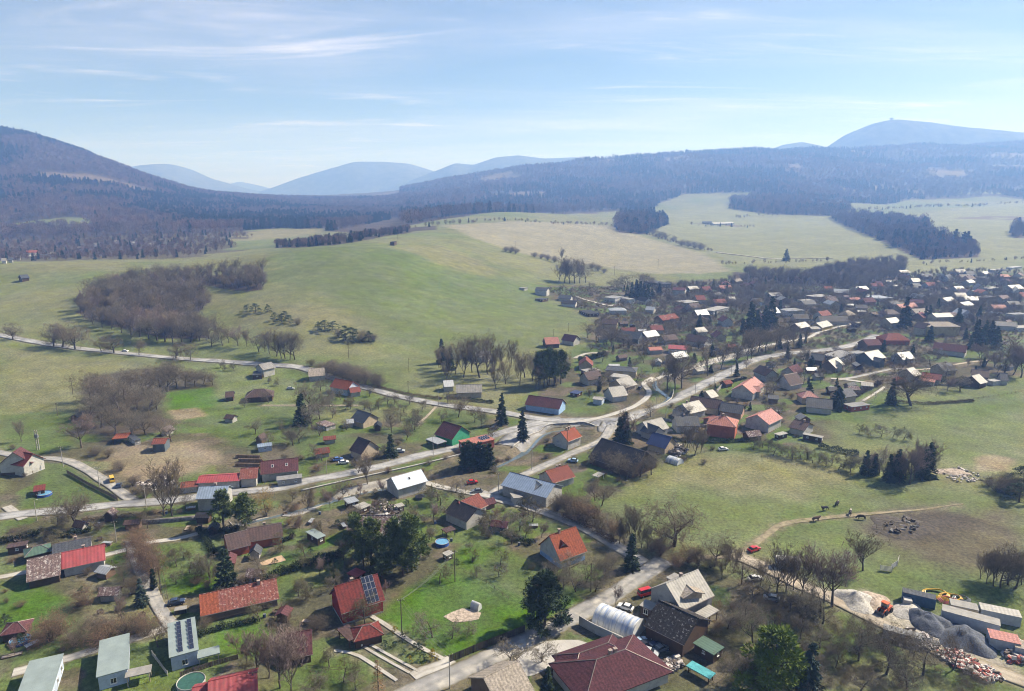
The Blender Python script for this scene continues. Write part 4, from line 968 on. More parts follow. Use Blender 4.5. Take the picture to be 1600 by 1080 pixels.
def roof_mesh(L, W, eave, rise, kind, ov=0.5, th=0.2, hip=None, x0=0.0, x1=1.0):
    m = MB()
    sl = rise / (W / 2)
    if kind == 'gable':
        xa = -L/2 - ov + (L + 2*ov) * x0; xb = -L/2 - ov + (L + 2*ov) * x1; y = W/2 + ov; ze = eave - ov * sl + .04; zr = eave + rise + .04
        for s in (-1, 1):
            P = [(xa, s*y, ze), (xb, s*y, ze), (xb, 0, zr), (xa, 0, zr)]
            Q = [(p[0], p[1], p[2] + th) for p in P]
            fs = [(3,2,1,0),(4,5,6,7),(0,1,5,4),(1,2,6,5),(3,0,4,7)]
            if s > 0: fs = [tuple(reversed(f)) for f in fs]
            m.poly(P + Q, fs)
    elif kind == 'hip':
        hx = L/2 + ov; y = W/2 + ov; ze = eave - .05; zr = eave + rise; rx = max(0.02, L/2 - (hip if hip is not None else W/2))
        m.poly([(-hx,-y,ze),(hx,-y,ze),(hx,y,ze),(-hx,y,ze),(-hx,-y,ze+th),(hx,-y,ze+th),(hx,y,ze+th),(-hx,y,ze+th),(-rx,0,zr+th),(rx,0,zr+th)],
               [(3,2,1,0),(0,1,5,4),(1,2,6,5),(2,3,7,6),(3,0,4,7),(4,5,9,8),(5,6,9),(6,7,8,9),(7,4,8)])
    return m
def add_volume(root, rel, yaw, L, W, eave, rise, roof, wall, kind='gable', det=1, chim=(), hip=None, split=None, rows=None, solar=None, sky=0, door=True, ov=0.5, base=None, off=0.0, wins=True):
    """one walled and roofed volume of a house, in the house's own frame"""
    M0 = Matrix.Translation(rel) @ Matrix.Rotation(yaw, 4, 'Z')
    def put(o): o.matrix_local = M0 @ o.matrix_local; return o
    put(wall_mesh(L, W, eave, rise, kind == 'gable').build('wall', WALL[wall], root))
    if base: bb = MB(); bb.box(-L/2-.03, L/2+.03, -W/2-.03, W/2+.03, -1.2, base[1]); put(bb.build('plinth', WALL[base[0]], root))
    segs = split or [(0, 1, roof)]
    rf = None
    for a, b, rc in segs:
        o = put(roof_mesh(L, W, eave, rise, kind, ov, hip=hip, x0=a, x1=b).build('roof', ROOF[rc], root)); rf = rf or o
    sl = math.atan2(rise, W / 2); MR = rf.matrix_local
    for c in chim:
        o = link('chimney', CHM, rf); yy = c[1] * W / 2; o.location = (c[0] * L / 2, yy, eave + rise * (1 - abs(c[1])) + .25)
    if solar:
        fx, fy, nx, ny, side = solar
        for i in range(nx):
            for j in range(ny):
                o = link('solar_panel', SPM, rf); d = fy * W / 2 / math.cos(sl) + (j - (ny - 1) / 2) * 1.75
                o.location = (fx * L / 2 + (i - (nx - 1) / 2) * 1.06, side * d * math.cos(sl), eave + rise - d * math.sin(sl) + .27 + 0.02); o.rotation_euler = (-side * sl, 0, 0)
    for i in range(sky):
        for side in (-1, 1):
            o = link('skylight', SKM, rf); d = 0.5 * W / 2
            o.location = ((i + .5) / sky * L * .8 - L * .4, side * d, eave + rise * .5 + .26); o.rotation_euler = (-side * sl, 0, 0)
    if det and kind == 'gable':
        b = MB(); b.tube([(-L/2 - ov, 0, eave + rise + .25), (L/2 + ov, 0, eave + rise + .25)], [.13, .13], 6); b.build('ridge_cap', GUT if roof in ('dark', 'slate', 'brown', 'bluegrey', 'grey') else ROOF[segs[-1][2]], rf)
        for s_ in (-1, 1):
            b = MB(); yy = s_ * (W / 2 + ov + .06); zz = eave - ov * rise / (W / 2) + .14; b.tube([(-L/2 - ov, yy, zz), (L/2 + ov, yy, zz)], [.08, .08], 6); b.build('gutter', GUT, rf)
    if det and kind == 'hip':
        hx = L/2 + ov; y_ = W/2 + ov; rx = max(0.02, L/2 - (hip if hip is not None else W/2)); b = MB()
        for sx in (-1, 1):
            for sy in (-1, 1): b.tube([(sx * hx, sy * y_, eave + .18), (sx * rx, 0, eave + rise + .24)], [.10, .10], 5)
        b.tube([(-rx, 0, eave + rise + .25), (rx, 0, eave + rise + .25)], [.12, .12], 5); b.build('ridge_cap', GUT, rf)
    if not wins: return rf
    # windows on the walls that look towards the valley the photo is taken from
    wpos = (root.matrix_basis @ M0).translation; view = Vector((-wpos.x, -wpos.y, 0)).normalized(); R3 = (root.matrix_basis @ M0).to_3x3()
    rows = rows or (2 if eave >= 4.6 else 1)
    ww, wh = (1.25, 1.35) if det else (1.4, 1.4)
    fr, pn = window_meshes(ww, wh)
    first = True
    for ax, half, ln in (((0, -1), W/2, L), ((0, 1), W/2, L), ((1, 0), L/2, W), ((-1, 0), L/2, W)):
        nrm = R3 @ Vector((ax[0], ax[1], 0))
        if nrm.dot(view) < 0.12: continue
        a = math.atan2(ax[1], ax[0]) + math.pi / 2; t = Vector((-ax[1], ax[0], 0))
        n = max(1, int(ln / (3.1 if det else 3.6)))
        items = []
        for r in range(rows):
            zc = 1.55 + r * 2.75 if eave > 2.4 else 1.3
            for i in range(n): items.append(((i + .5) / n * ln - ln / 2, zc, r, i))
        if kind == 'gable' and ax[0] != 0 and rise > 2.9: items.append((0, eave + rise * .32, 9, 0))
        for s_, zc, r, i in items:
            p = Vector((ax[0] * (half + .035), ax[1] * (half + .035), zc)) + t * s_
            if door and first and r == 0 and i == n // 2:
                o = link('door', DOOR, root); o.location = (p.x, p.y, 0.05); o.rotation_euler = (0, 0, a); put(o); first = False
                if det:
                    b = MB(); b.poly([(-1.1, -1.3, 2.25), (1.1, -1.3, 2.25), (1.1, .0, 2.6), (-1.1, .0, 2.6), (-1.1, -1.3, 2.35), (1.1, -1.3, 2.35), (1.1, .0, 2.7), (-1.1, .0, 2.7)], [(3,2,1,0),(4,5,6,7),(0,1,5,4),(1,2,6,5),(2,3,7,6),(3,0,4,7)])
                    for q_ in (-1.0, 1.0): b.box(q_ - .05, q_ + .05, -1.25, -1.15, -.3, 2.27)
                    b.box(-.8, .8, -1.1, -.03, -.4, .12)
                    b = b.build('porch', WALL['brown'], root); b.location = (p.x, p.y, 0.0); b.rotation_euler = (0, 0, a); put(b)
                continue
            o = link('window', fr, root); o.location = p; o.rotation_euler = (0, 0, a); put(o)
            q = link('pane', pn, o)
    return rf
def ridge_frame(r, ridge_h):
    u1, v1, u2, v2 = r
    c = hit((u1 + u2) / 2, (v1 + v2) / 2, ridge_h); zr = c[2] + ridge_h
    P = []
    for u, v in ((u1, v1), (u2, v2)):
        dx, dy, dz = pix_dir(u, v); k = (zr - CAM_H) / dz; P.append((dx * k, dy * k))
    a = math.atan2(P[1][1] - P[0][1], P[1][0] - P[0][0]); L = math.hypot(P[1][0] - P[0][0], P[1][1] - P[0][1])
    return ((P[0][0] + P[1][0]) / 2, (P[0][1] + P[1][1]) / 2, c[2]), a, L
def H(label, r, W, eave, rise, roof, wall, kind='gable', name='house', cat='house', Lmax=None, wings=(), yaw=None, L=None, **kw):
    """house placed by the photo pixels of its ridge ends; wings are further volumes of the same house"""
    c, a, Lr = ridge_frame(r, eave + rise)
    if L: Lr = L
    if yaw is not None: a = math.radians(yaw)
    ov = kw.get('ov', 0.5)
    Lw = Lr - 2 * ov if kind == 'gable' else Lr + 2 * (kw.get('hip') if kw.get('hip') is not None else W / 2)
    Lw = max(Lw, 3.0)
    if Lmax: Lw = min(Lw, Lmax)
    root = link(name, None, loc=(c[0], c[1], c[2]), rotz=a)
    kw.setdefault('det', 1 if c[1] < 430 else 0)
    add_volume(root, (0, 0, 0), 0.0, Lw, W, eave, rise, roof, wall, kind, **kw)
    for wg in wings:
        wr, wW, we, wri, wroof, wwall = wg[:6]; wk = wg[6] if len(wg) > 6 else {}
        c2, a2, L2 = ridge_frame(wr, we + wri); kd = wk.pop('kind', 'gable')
        lw = max(2.5, L2 - 1.0 if kd == 'gable' else L2 + wW)
        rel = Matrix.Rotation(-a, 4, 'Z') @ Vector((c2[0] - c[0], c2[1] - c[1], 0))
        add_volume(root, rel, a2 - a, lw, wW, we, wri, wroof, wwall, kd, det=kw['det'], door=False, **wk)
    HOUSES.append((c[0], c[1], Lw, W, a, label)); tag(root, label, cat); return root
def FL(label, quad, h, roof, wall, name='house', cat='house', open_=False, panels=None, ov=0.3, wins=True, tilt=0.0):
    """flat-roofed block: photo pixels of the four roof corners"""
    P = [hit(u, v, h) for u, v in quad]; zb = sum(p[2] for p in P) / 4
    Q = []
    for u, v in quad:
        dx, dy, dz = pix_dir(u, v); k = (zb + h - CAM_H) / dz; Q.append(Vector((dx * k, dy * k)))
    e1 = ((Q[1] - Q[0]) + (Q[2] - Q[3])) / 2; e2 = ((Q[3] - Q[0]) + (Q[2] - Q[1])) / 2
    c = sum(Q, Vector((0, 0))) / 4; a = math.atan2(e1.y, e1.x); L = max(e1.length - 2 * ov, 0.8); W = max(abs(e1.x * e2.y - e1.y * e2.x) / e1.length - 2 * ov, 0.8)
    root = link(name, None, loc=(c.x, c.y, zb), rotz=a)
    rm = MB(); rm.box(-L/2-ov, L/2+ov, -W/2-ov, W/2+ov, h-.22, h); rf = rm.build('roof', ROOF[roof], root)
    rf.rotation_euler = (0, 0, 0)
    if open_:
        pm = MB(); pm.box(-.09, .09, -.09, .09, -.4, h - .225); pme = pm.mesh('post', WALL[wall])
        nx = max(2, int(L / 3) + 1)
        for i in range(nx):
            for y in (-W/2, W/2): link('post', pme, root, (-L/2 + .1 + (L - .2) * i / (nx - 1), y * .94, 0))
    else:
        wm_ = MB(); wm_.box(-L/2, L/2, -W/2, W/2, -1.0, h - .223); wm_.build('wall', WALL[wall], root)
        view = Vector((-c.x, -c.y, 0)).normalized(); R3 = Matrix.Rotation(a, 3, 'Z'); fr, pn = window_meshes(1.25, 1.35) if h > 2.7 else window_meshes(0.8, 0.7)
        if wins:
            for ax, half, ln in (((0, -1), W/2, L), ((0, 1), W/2, L), ((1, 0), L/2, W), ((-1, 0), L/2, W)):
                if (R3 @ Vector((ax[0], ax[1], 0))).dot(view) < 0.12: continue
                t = Vector((-ax[1], ax[0], 0)); n = max(1, int(ln / 3.4))
                for r in range(2 if h > 5 else 1):
                    for i in range(n):
                        p = Vector((ax[0] * (half + .035), ax[1] * (half + .035), (1.5 + 2.7 * r) if h > 2.7 else h * .6)) + t * ((i + .5) / n * ln - ln / 2)
                        o = link('window', fr, root, p, math.atan2(ax[1], ax[0]) + math.pi / 2); link('pane', pn, o)
    if panels:
        nx, ny, cx, cy_, sx, sy = panels
        for i in range(nx):
            for j in range(ny):
                o = link('solar_panel', SPM, rf, (cx * L / 2 + (i - (nx - 1) / 2) * sx, cy_ * W / 2 + (j - (ny - 1) / 2) * sy, h + .16)); o.rotation_euler = (math.radians(14), 0, 0)
    HOUSES.append((c.x, c.y, L, W, a, label)); tag(root, label, cat); return root
# ---- foreground, left
H('long cottage with a bright pink-red metal roof and white wall', (96,865,164,851), 8, 2.8, 2.6, 'red', 'white', chim=((0.0, 0.15),))
H('old barn with mottled grey-brown shingles joined to the pink-red roof', (42,876,95,865), 11, 2.4, 3.4, 'mottled', 'wood')
H('low house with dark grey sheet roof behind the pink-red roof', (82,852,143,840), 7, 2.5, 1.4, 'slate', 'grey', chim=((0.2, 0.1),))
H('small green roofed pavilion left of the pink-red roofed cottage', (52,856,64,853), 5, 2.2, 1.2, 'green', 'wood', 'hip', name='pavilion', cat='pavilion', hip=2.0)
FL('brown roofed woodshed at the far left above the green pavilion', [(10,850),(42,845),(44,851),(12,857)], 2.4, 'brown', 'wood', 'shed', 'shed')
FL('grey flat roofed white bungalow in the bottom left corner', [(31,1036),(85,1024),(96,1078),(38,1092)], 3.6, 'greygreen', 'paleblue')
FL('middle white bungalow with grey flat roof and a slatted terrace', [(144,1004),(192,991),(212,1042),(162,1055)], 3.6, 'greygreen', 'paleblue')
FL('white bungalow with two rows of solar panels on its grey roof', [(250,977),(295,966),(321,1012),(276,1025)], 3.8, 'greygreen', 'paleblue', panels=(2, 7, 0.18, 0.0, 2.3, 1.75))
FL('slatted terrace pergola of the middle white bungalow', [(195,1046),(236,1039),(237,1049),(197,1060)], 2.6, 'flatpale', 'beige', 'pergola', 'pergola', True)
FL('grey roofed open terrace beside the bungalow with solar panels', [(305,1017),(340,1009),(346,1019),(311,1029)], 2.6, 'greygreen', 'white', 'canopy', 'canopy', True)
H('long low house with weathered tiles and a fresh orange end', (311,931,432,905), 9, 2.4, 2.8, 'weather', 'brown', split=[(0, .235, 'orange'), (.235, 1, 'weather')], chim=((0.55, -.1),))
H('dark red house with solar panels on its steep red roof', (522,918,590,898), 9, 3.9, 4.4, 'darkred', 'red', chim=((-.2, 0.08),), solar=(0.52, 0.52, 3, 4, -1), base=('grey', 0.5))
H('brown roofed bungalow with red brick gable and terrace', (386,827,440,818), 9, 2.8, 1.9, 'brown', 'brick', chim=((0.0, 0.1),), wings=[((350,838,386,829), 8, 2.8, 2.6, 'brown', 'brick')])
H('white house with smooth light grey metal roof and skylight', (611,747,658,734), 8.4, 3.9, 2.7, 'bluegrey', 'white', sky=1)
H('white house with dark front roof and brick-red rear roof', (711,781,746,796), 9, 3.2, 2.6, 'dark', 'white', wings=[((716,786,748,772), 8, 3.2, 2.6, 'brick', 'white')])
H('steep orange-red tiled house with dormers behind bare trees', (858,838,900,824), 10, 3.2, 5.0, 'orange', 'white', chim=((-.3, 0),), base=('blue', 1.4), wings=[((872,842,880,848), 3, 5.0, 1.6, 'orange', 'white')])
H('large wine-red hipped bungalow in the foreground', (932,1032,977,1016), 13, 3.0, 3.2, 'wine', 'white', 'hip', hip=7.0, ov=0.8, chim=((0.0, 0.05), (0.12, 0.05)), wings=[((905,1022,950,1006), 8, 2.9, 1.9, 'wine', 'white', {'kind': 'hip'})])
H('house with pale beige sheet roof cut by the bottom edge', (755,1061,810,1034), 11, 3.4, 3.4, 'beige', 'brown')
H('dark barn with black mottled shingles beside the plastic tunnel', (1029,939,1092,968), 12, 3.8, 3.4, 'blackmott', 'wood', cat='barn', name='barn')
H('house with dazzling white roof halves and a raw timber dormer', (1040,913,1091,891), 10.5, 4.4, 4.2, 'glare', 'grey', chim=((-.05, 0.05),), wings=[((1062,906,1085,926), 5.5, 6.2, 1.0, 'beige', 'beige')])
FL('brown lean-to annex under the dazzling white roofed house', [(1078,938),(1104,927),(1117,932),(1090,945)], 3.2, 'mottled', 'grey', 'annex', 'annex')
FL('white sheeted open shelter right of the black barn', [(1080,960),(1110,944),(1122,954),(1101,968)], 2.8, 'glare', 'wood', 'shelter', 'shelter', True)
FL('small shed with pale green roof beside the black barn corner', [(1000,944),(1010,935),(1026,944),(1017,955)], 2.8, 'flatpale', 'wood', 'shed', 'shed')
FL('flat pinkish carport behind the dazzling white roofed house', [(1036,904),(1050,897),(1072,899),(1058,907)], 2.6, 'flatpale', 'brown', 'carport', 'carport', True)
FL('mossy green roofed shed below the white shelter', [(1084,1003),(1099,993),(1132,1011),(1114,1025)], 2.6, 'green', 'wood', 'shed', 'shed')
FL('low shelter under a turquoise tarpaulin beside the shrubs', [(1071,1040),(1084,1031),(1116,1053),(1110,1061)], 1.8, 'teal', 'wood', 'shelter', 'shelter', True)
H('brown cottage with an open porch among bare birches', (446,992,487,985), 8, 2.5, 3.0, 'maroon', 'wood')
FL('dark carport with white edge beside the red gazebo', [(523,985),(541,976),(567,992),(548,1000)], 2.5, 'brown', 'wood', 'carport', 'carport', True)
H('red roofed gazebo below the dark red house', (566,980,578,977), 5, 2.2, 1.5, 'darkred', 'wood', 'hip', name='gazebo', cat='gazebo', hip=2.2)
FL('red sheeted shed directly behind the dark red house', [(540,896),(556,887),(572,893),(558,902)], 2.4, 'red', 'wood', 'shed', 'shed')
H('pink-red metal roof house at the bottom beside a round pool', (325,1066,402,1049), 10, 3.0, 3.0, 'red', 'white', wings=[((300,1076,330,1070), 6, 2.6, 1.6, 'red', 'white')])
H('chalet with dark red roof and balcony at the left edge', (20,708,33,699), 11, 4.6, 4.4, 'maroon', 'white', base=('wood', 1.0), wings=[((28,706,52,710), 8, 4.4, 3.2, 'darkred', 'white')])
FL('tiny red roofed log shed beside the chalet', [(48,760),(66,757),(76,764),(56,768)], 2.2, 'darkred', 'wood', 'shed', 'shed')
H('grey two storey house with pale blue-grey roof at the road', (311,761,358,759), 8, 4.6, 2.4, 'bluegrey', 'grey', chim=((0.1, 0.1),))
H('long white house with flat pink-red roof above the lower road', (311,745,378,741), 7, 3.0, 1.0, 'red', 'white')
H('small pink roofed annex at the left end of the long white house', (283,755,311,752), 5, 2.2, 0.8, 'brick', 'white', name='annex', cat='annex')
H('house with worn red-brown roof at the end of the long white house', (376,733,404,731), 8, 3.4, 2.2, 'weather', 'white')
H('house with maroon roof and skylights above the lower road', (407,722,466,716), 9, 3.2, 3.0, 'maroon', 'grey', sky=2)
FL('low grey annex in front of the maroon skylight roof', [(430,745),(470,740),(474,746),(434,751)], 2.6, 'flatgrey', 'grey', 'annex', 'annex')
H('brown gabled house with beige wall beside the dark spruce', (560,683,579,690), 9, 3.0, 4.0, 'brown', 'beige')
H('slate-dark gabled cottage up the slope above the brown gabled house', (559,641,580,647), 9, 2.8, 3.2, 'slate', 'beige', wings=[((541,656,552,655), 5, 2.2, 1.0, 'grey', 'grey')])
H('bright green gabled house near the road junction', (700,661,714,665), 11, 3.4, 4.0, 'maroon', 'green', L=11)
FL('salmon-red flat roof with dark solar patch beside the green house', [(716,688),(759,679),(774,686),(729,697)], 3.6, 'salmon', 'brick', panels=(4, 2, 0.55, 0.0, 1.1, 1.8))
FL('dark carport with white roof edge beside the green house', [(668,685),(682,681),(696,690),(680,695)], 2.5, 'grey', 'wood', 'carport', 'carport', True)
H('old house with mottled pink-brown roof hidden by the tall pines', (545,806,622,806), 9, 3.2, 3.6, 'mottled', 'white')
FL('grey shed with flat roof beside the brookside lane', [(535,780),(552,776),(563,782),(545,787)], 2.4, 'grey', 'wood', 'shed', 'shed')
FL('white sheeted lean-to right of the grey lane shed', [(552,790),(568,784),(580,789),(563,796)], 2.0, 'glare', 'wood', 'shed', 'shed')
FL('pair of pale flat garage roofs behind the mottled roof', [(571,807),(592,803),(612,808),(590,813)], 2.6, 'pale', 'grey', 'garage', 'garage')
FL('black shed with grey-green roof on the lawn edge', [(480,830),(492,825),(508,837),(493,843)], 2.6, 'greygreen', 'wood', 'shed', 'shed')
FL('white box shed on the slope left of the brown gabled house', [(400,694),(423,691),(427,696),(404,699)], 2.4, 'bluegrey', 'paleblue', 'shed', 'shed')
FL('small shed with white roof on the bright lawn', [(690,864),(702,859),(709,864),(698,869)], 1.9, 'glare', 'wood', 'shed', 'shed')
FL('small brown shelter beside the blue round pool', [(690,826),(706,821),(712,827),(696,833)], 2.2, 'brown', 'wood', 'shelter', 'shelter', True)
FL('tiny white roofed hut in the white house garden', [(617,788),(628,785),(632,790),(621,793)], 2.0, 'glare', 'wood', 'shed', 'shed')
H('brown gazebo with hipped roof on the bottom left lawn', (22,974,28,973), 4.5, 2.0, 1.3, 'maroon', 'wood', 'hip', name='gazebo', cat='gazebo', hip=2.0)
FL('open shed with orange roof on the brown field edge', [(178,678),(200,676),(202,684),(178,686)], 2.6, 'orange', 'wood', 'shed', 'shed', True)
FL('roofless white walled shed beside the orange roof', [(202,680),(213,677),(216,688),(205,690)], 2.2, 'slate', 'white', 'shed', 'shed')
H('dark block hut with red-brown roof on the dry reed patch', (240,686,262,685), 6, 3.6, 1.2, 'brick', 'slate', name='hut', cat='hut')
H('blue-metal roofed workshop hall at the side road corner', (797,738,868,757), 11, 4.0, 2.8, 'bluegrey', 'grey', wings=[((838,752,845,757), 4, 5.0, 1.4, 'glare', 'beige')], cat='workshop')
FL('white container block in front of the workshop hall', [(798,770),(812,768),(816,777),(801,779)], 2.8, 'flatpale', 'white', 'container', 'container', wins=False)
H('house with plain red-brown roof behind the workshop hall', (852,737,887,727), 8.5, 3.0, 2.8, 'brick', 'grey', chim=((0.1, 0.1), (0.4, 0.1)))
H('white cottage with orange tiled roof beside the brook bend', (876,676,898,668), 7.5, 4.2, 2.8, 'orange', 'white', chim=((-.2, 0), (0.2, 0)), wings=[((866,684,878,682), 5, 2.4, 1.0, 'grey', 'white')])
H('huge black barn roof near the junction', (940,685,1010,707), 16, 3.0, 5.6, 'dark', 'wood', cat='barn', name='barn')
FL('white garden tent behind the workshop garden', [(926,742),(936,736),(944,741),(933,746)], 2.2, 'glare', 'white', 'tent', 'tent', True)
H('cottage with deep blue metal roof above the pasture', (1020,676,1050,684), 9, 2.8, 3.4, 'blue', 'beige')
H('house with pale grey hip roof behind the blue roof', (1004,660,1034,653), 9, 3.0, 3.2, 'pale', 'white', wings=[((1010,661,1030,668), 7, 3.0, 2.6, 'slate', 'white')])
H('white house with glaring roof cross gables by the road', (1066,632,1092,626), 9.5, 3.2, 3.2, 'glare', 'white', wings=[((1052,640,1078,643), 7, 2.6, 1.8, 'slate', 'white')], chim=((-.5, 0),))
H('long brown roofed barn house along the main road', (1080,619,1128,626), 9, 3.4, 3.0, 'brown', 'beige')
H('slate roofed house adjoining the brown barn house', (1127,629,1163,634), 9, 3.0, 2.8, 'slate', 'pink')
H('small pale roofed cottage at the end of the green garden plot', (1102,612,1114,609), 7, 2.8, 2.4, 'glare', 'beige')
H('white house with pink gabled roof and a conifer in front', (1160,602,1179,589), 11, 3.8, 3.6, 'pink', 'white', wings=[((1170,604,1186,604), 6, 3.4, 2.0, 'pink', 'cream')], chim=((0.6, 0),))
H('white house with steep dark brown roof right of the pink gable', (1224,587,1245,583), 9, 3.0, 4.4, 'brown', 'white')
H('square red brick house with pale red pyramid roof', (1126,650,1134,651), 10.5, 5.6, 2.8, 'salmon', 'brick', 'hip', hip=4.8, rows=2, chim=((0.0, 0.0),))
H('white house with salmon-pink roof right of the brick house', (1183,649,1205,639), 11, 4.2, 3.0, 'pink', 'white', wings=[((1198,655,1212,648), 5, 3.0, 0.8, 'pale', 'white')])
H('low brown roofed house behind the pasture orchard', (1241,656,1266,662), 10, 2.8, 2.2, 'brown', 'white', chim=((0.3, 0),))
FL('long flat garage row behind the pasture orchard', [(1254,675),(1284,681),(1288,685),(1256,679)], 2.6, 'flatpale', 'wood', 'garage', 'garage')
FL('small white roofed lean-to by the pink roofed house', [(1212,677),(1226,673),(1229,678),(1215,681)], 2.2, 'glare', 'wood', 'shed', 'shed')
H('long dark grey barn with white gable beside the big conifer', (1260,621,1301,625), 10, 3.0, 3.2, 'slate', 'white', cat='barn', name='barn')
H('cottage with pink pyramid roof behind the dark grey barn', (1261,611,1265,611), 7, 3.0, 2.8, 'pink', 'beige', 'hip', hip=3.5)
FL('low workshop with red awning right of the dark grey barn', [(1322,630),(1350,627),(1356,633),(1326,637)], 2.6, 'flatgrey', 'brick', 'workshop', 'workshop')
# ---- middle distance, left
H('unfinished white framed house beside the country road', (404,570,424,566), 8, 4.5, 2.4, 'pale', 'white')
FL('small black shed next to the unfinished white house', [(394,580),(410,579),(412,585),(396,586)], 2.6, 'slate', 'wood', 'shed', 'shed')
H('old cottage with pale patched roof below the country road', (481,577,507,575), 9, 3.0, 3.2, 'beige', 'grey')
H('pale blue gabled house with orange roof beside the road', (524,592,552,597), 9, 3.6, 3.2, 'orange', 'paleblue', wings=[((545,607,562,605), 6, 2.6, 1.6, 'brick', 'white')])
H('brown hipped cottage beside the bright green field', (397,609,413,608), 9, 2.6, 3.0, 'brown', 'wood', 'hip', hip=4.0)
H('brown gazebo hut left of the brown hipped cottage', (352,613,366,612), 6, 2.4, 1.8, 'brown', 'wood', name='hut', cat='hut')
FL('collapsed pale board shed beside the leafless bushes', [(497,660),(512,655),(522,664),(505,668)], 2.2, 'mottled', 'grey', 'shed', 'shed')
H('white cottage below the wooded knoll by the road', (712,602,753,601), 9, 3.2, 2.8, 'pale', 'cream')
H('small grey roofed cottage left of the knoll cottage', (692,595,708,594), 7, 3.0, 2.4, 'grey', 'white')
H('pale blue long house with dark brown roof at the junction', (826,618,880,625), 9.5, 3.2, 3.2, 'maroon', 'blue')
H('white house half hidden on top of the wooded knoll', (744,548,766,549), 9, 3.2, 3.0, 'pale', 'white')
H('orange-brown tiled cottage behind the knoll trees', (850,528,872,527), 9, 3.0, 3.6, 'salmon', 'wood')
H('dark red gabled cottage behind the knoll trees', (882,522,902,525), 8, 3.2, 3.4, 'maroon', 'white')
FL('pale flat garage row above the curved lane', [(910,577),(932,574),(936,579),(914,582)], 2.8, 'flatpale', 'brown', 'garage', 'garage')
H('flat grey roofed villa above the curved lane', (955,573,988,575), 11, 3.6, 1.0, 'slate', 'cream', 'hip', hip=2.5)
FL('white flat annex below the grey roofed villa', [(950,589),(960,583),(982,586),(978,590)], 3.0, 'glare', 'white', 'annex', 'annex')
H('house with big pale grey roof beside the curved lane', (962,594,984,588), 10, 3.2, 3.4, 'pale', 'beige')
H('white house with pale gabled roof and flat annex at the lane', (950,606,974,603), 9, 3.2, 3.6, 'pale', 'white', wings=[((928,620,944,622), 5, 2.6, 0.6, 'glare', 'paleblue')])
FL('blue tarpaulin covered stack left of the lane houses', [(893,612),(901,608),(908,613),(899,617)], 2.0, 'blue', 'wood', 'tarp stack', 'tarp')
H('large dark barn left of the pale roofed twin house', (966,516,1003,520), 12, 3.4, 4.0, 'slate', 'slate', cat='barn', name='barn')
H('house with pale grey roof adjoining the dark barn', (1004,519,1024,516), 9, 3.6, 3.2, 'grey', 'grey')
H('long white farmhouse with dark brown hipped roof', (1076,522,1108,527), 11, 3.2, 3.6, 'brown', 'white')
H('cottage with bright grey roof behind the long farmhouse', (1085,513,1100,511), 8, 3.6, 2.6, 'glare', 'grey')
H('house with bright red roof and white wall by the big trees', (1045,539,1075,541), 9, 3.2, 1.6, 'red', 'white')
H('low house with faded red roof left of the bright red one', (1012,543,1033,542), 7, 2.8, 1.4, 'salmon', 'grey')
H('brown roofed villa with skylights above the lane garden', (1028,494,1054,490), 10, 3.0, 3.0, 'brick', 'brown', sky=2)
# ---- the hillside edge of the village
H('white two storey house with slate roof at the meadow edge', (838,449,857,450), 9, 5.0, 2.2, 'slate', 'white')
H('white bungalow with dark hipped roof below the slate house', (874,461,894,462), 9, 3.0, 2.4, 'slate', 'white')
H('white bungalow with black gable roof at the meadow corner', (878,469,901,470), 9, 3.0, 2.6, 'dark', 'white')
FL('small dark shed left of the meadow edge houses', [(840,466),(850,464),(853,467),(843,469)], 2.4, 'slate', 'wood', 'shed', 'shed')
FL('tiny white hut at the tip of the hillside hamlet', [(814,449),(819,448),(822,450),(816,451)], 2.2, 'pale', 'white', 'hut', 'hut')
H('white villa with grey hipped roof below the concrete lane', (960,481,970,481), 10, 3.6, 1.8, 'grey', 'white', 'hip', hip=4.5)
FL('dark hedge-like sheds left of the grey hipped villa', [(908,485),(925,484),(934,490),(915,491)], 2.4, 'dark', 'wood', 'shed', 'shed')
FL('modern white house with mono-pitch roof under the spruces', [(950,463),(963,460),(968,465),(954,468)], 4.8, 'flatgrey', 'white')
FL('second modern white house right of the mono-pitch roof', [(972,464),(982,463),(985,468),(975,469)], 4.2, 'flatgrey', 'white')
H('white gable cottage under the dark spruce clump', (1000,463,1014,466), 8, 3.0, 3.0, 'dark', 'white')
H('white garage house with grey roof below the gable cottage', (1010,479,1024,480), 8, 3.0, 2.4, 'grey', 'white')
H('white two storey house with rust red roof', (1052,449,1072,450), 10, 5.6, 2.2, 'maroon', 'white')
H('cottage with bright white roof behind the rust red roof', (1074,448,1089,447), 8, 3.2, 2.6, 'glare', 'cream')
FL('cream two storey block with bright flat roof', [(1059,470),(1081,468),(1088,472),(1068,474)], 6.0, 'flatpale', 'cream')
H('barn with pale ridged roof below the cream block', (1085,485,1104,484), 10, 3.4, 3.4, 'grey', 'wood', cat='barn', name='barn')
FL('long pale grey flat roof right of the ridged barn', [(1100,483),(1126,477),(1136,481),(1112,487)], 3.4, 'flatpale', 'grey', 'hall', 'hall')
FL('blue-grey box barn under the brown copse', [(1018,438),(1034,437),(1036,444),(1020,445)], 4.5, 'slate', 'slate', 'barn', 'barn')
H('white chalet among conifers right of the rust red roof', (1116,459,1125,457), 8, 3.0, 2.8, 'slate', 'white')
H('white tent-like roofs beside the conifer chalet', (1138,464,1148,464), 7, 2.4, 2.0, 'glare', 'white')
H('pale sheet roofed house at the field below the tree belt', (1200,458,1218,457), 11, 3.2, 2.4, 'pale', 'grey')
H('blue-white house with black roof behind tall spruces', (1174,466,1190,466), 8, 3.6, 3.0, 'dark', 'paleblue')
FL('white rectangular block house behind the two spruces', [(1222,482),(1248,481),(1252,485),(1225,487)], 5.5, 'flatgrey', 'white')
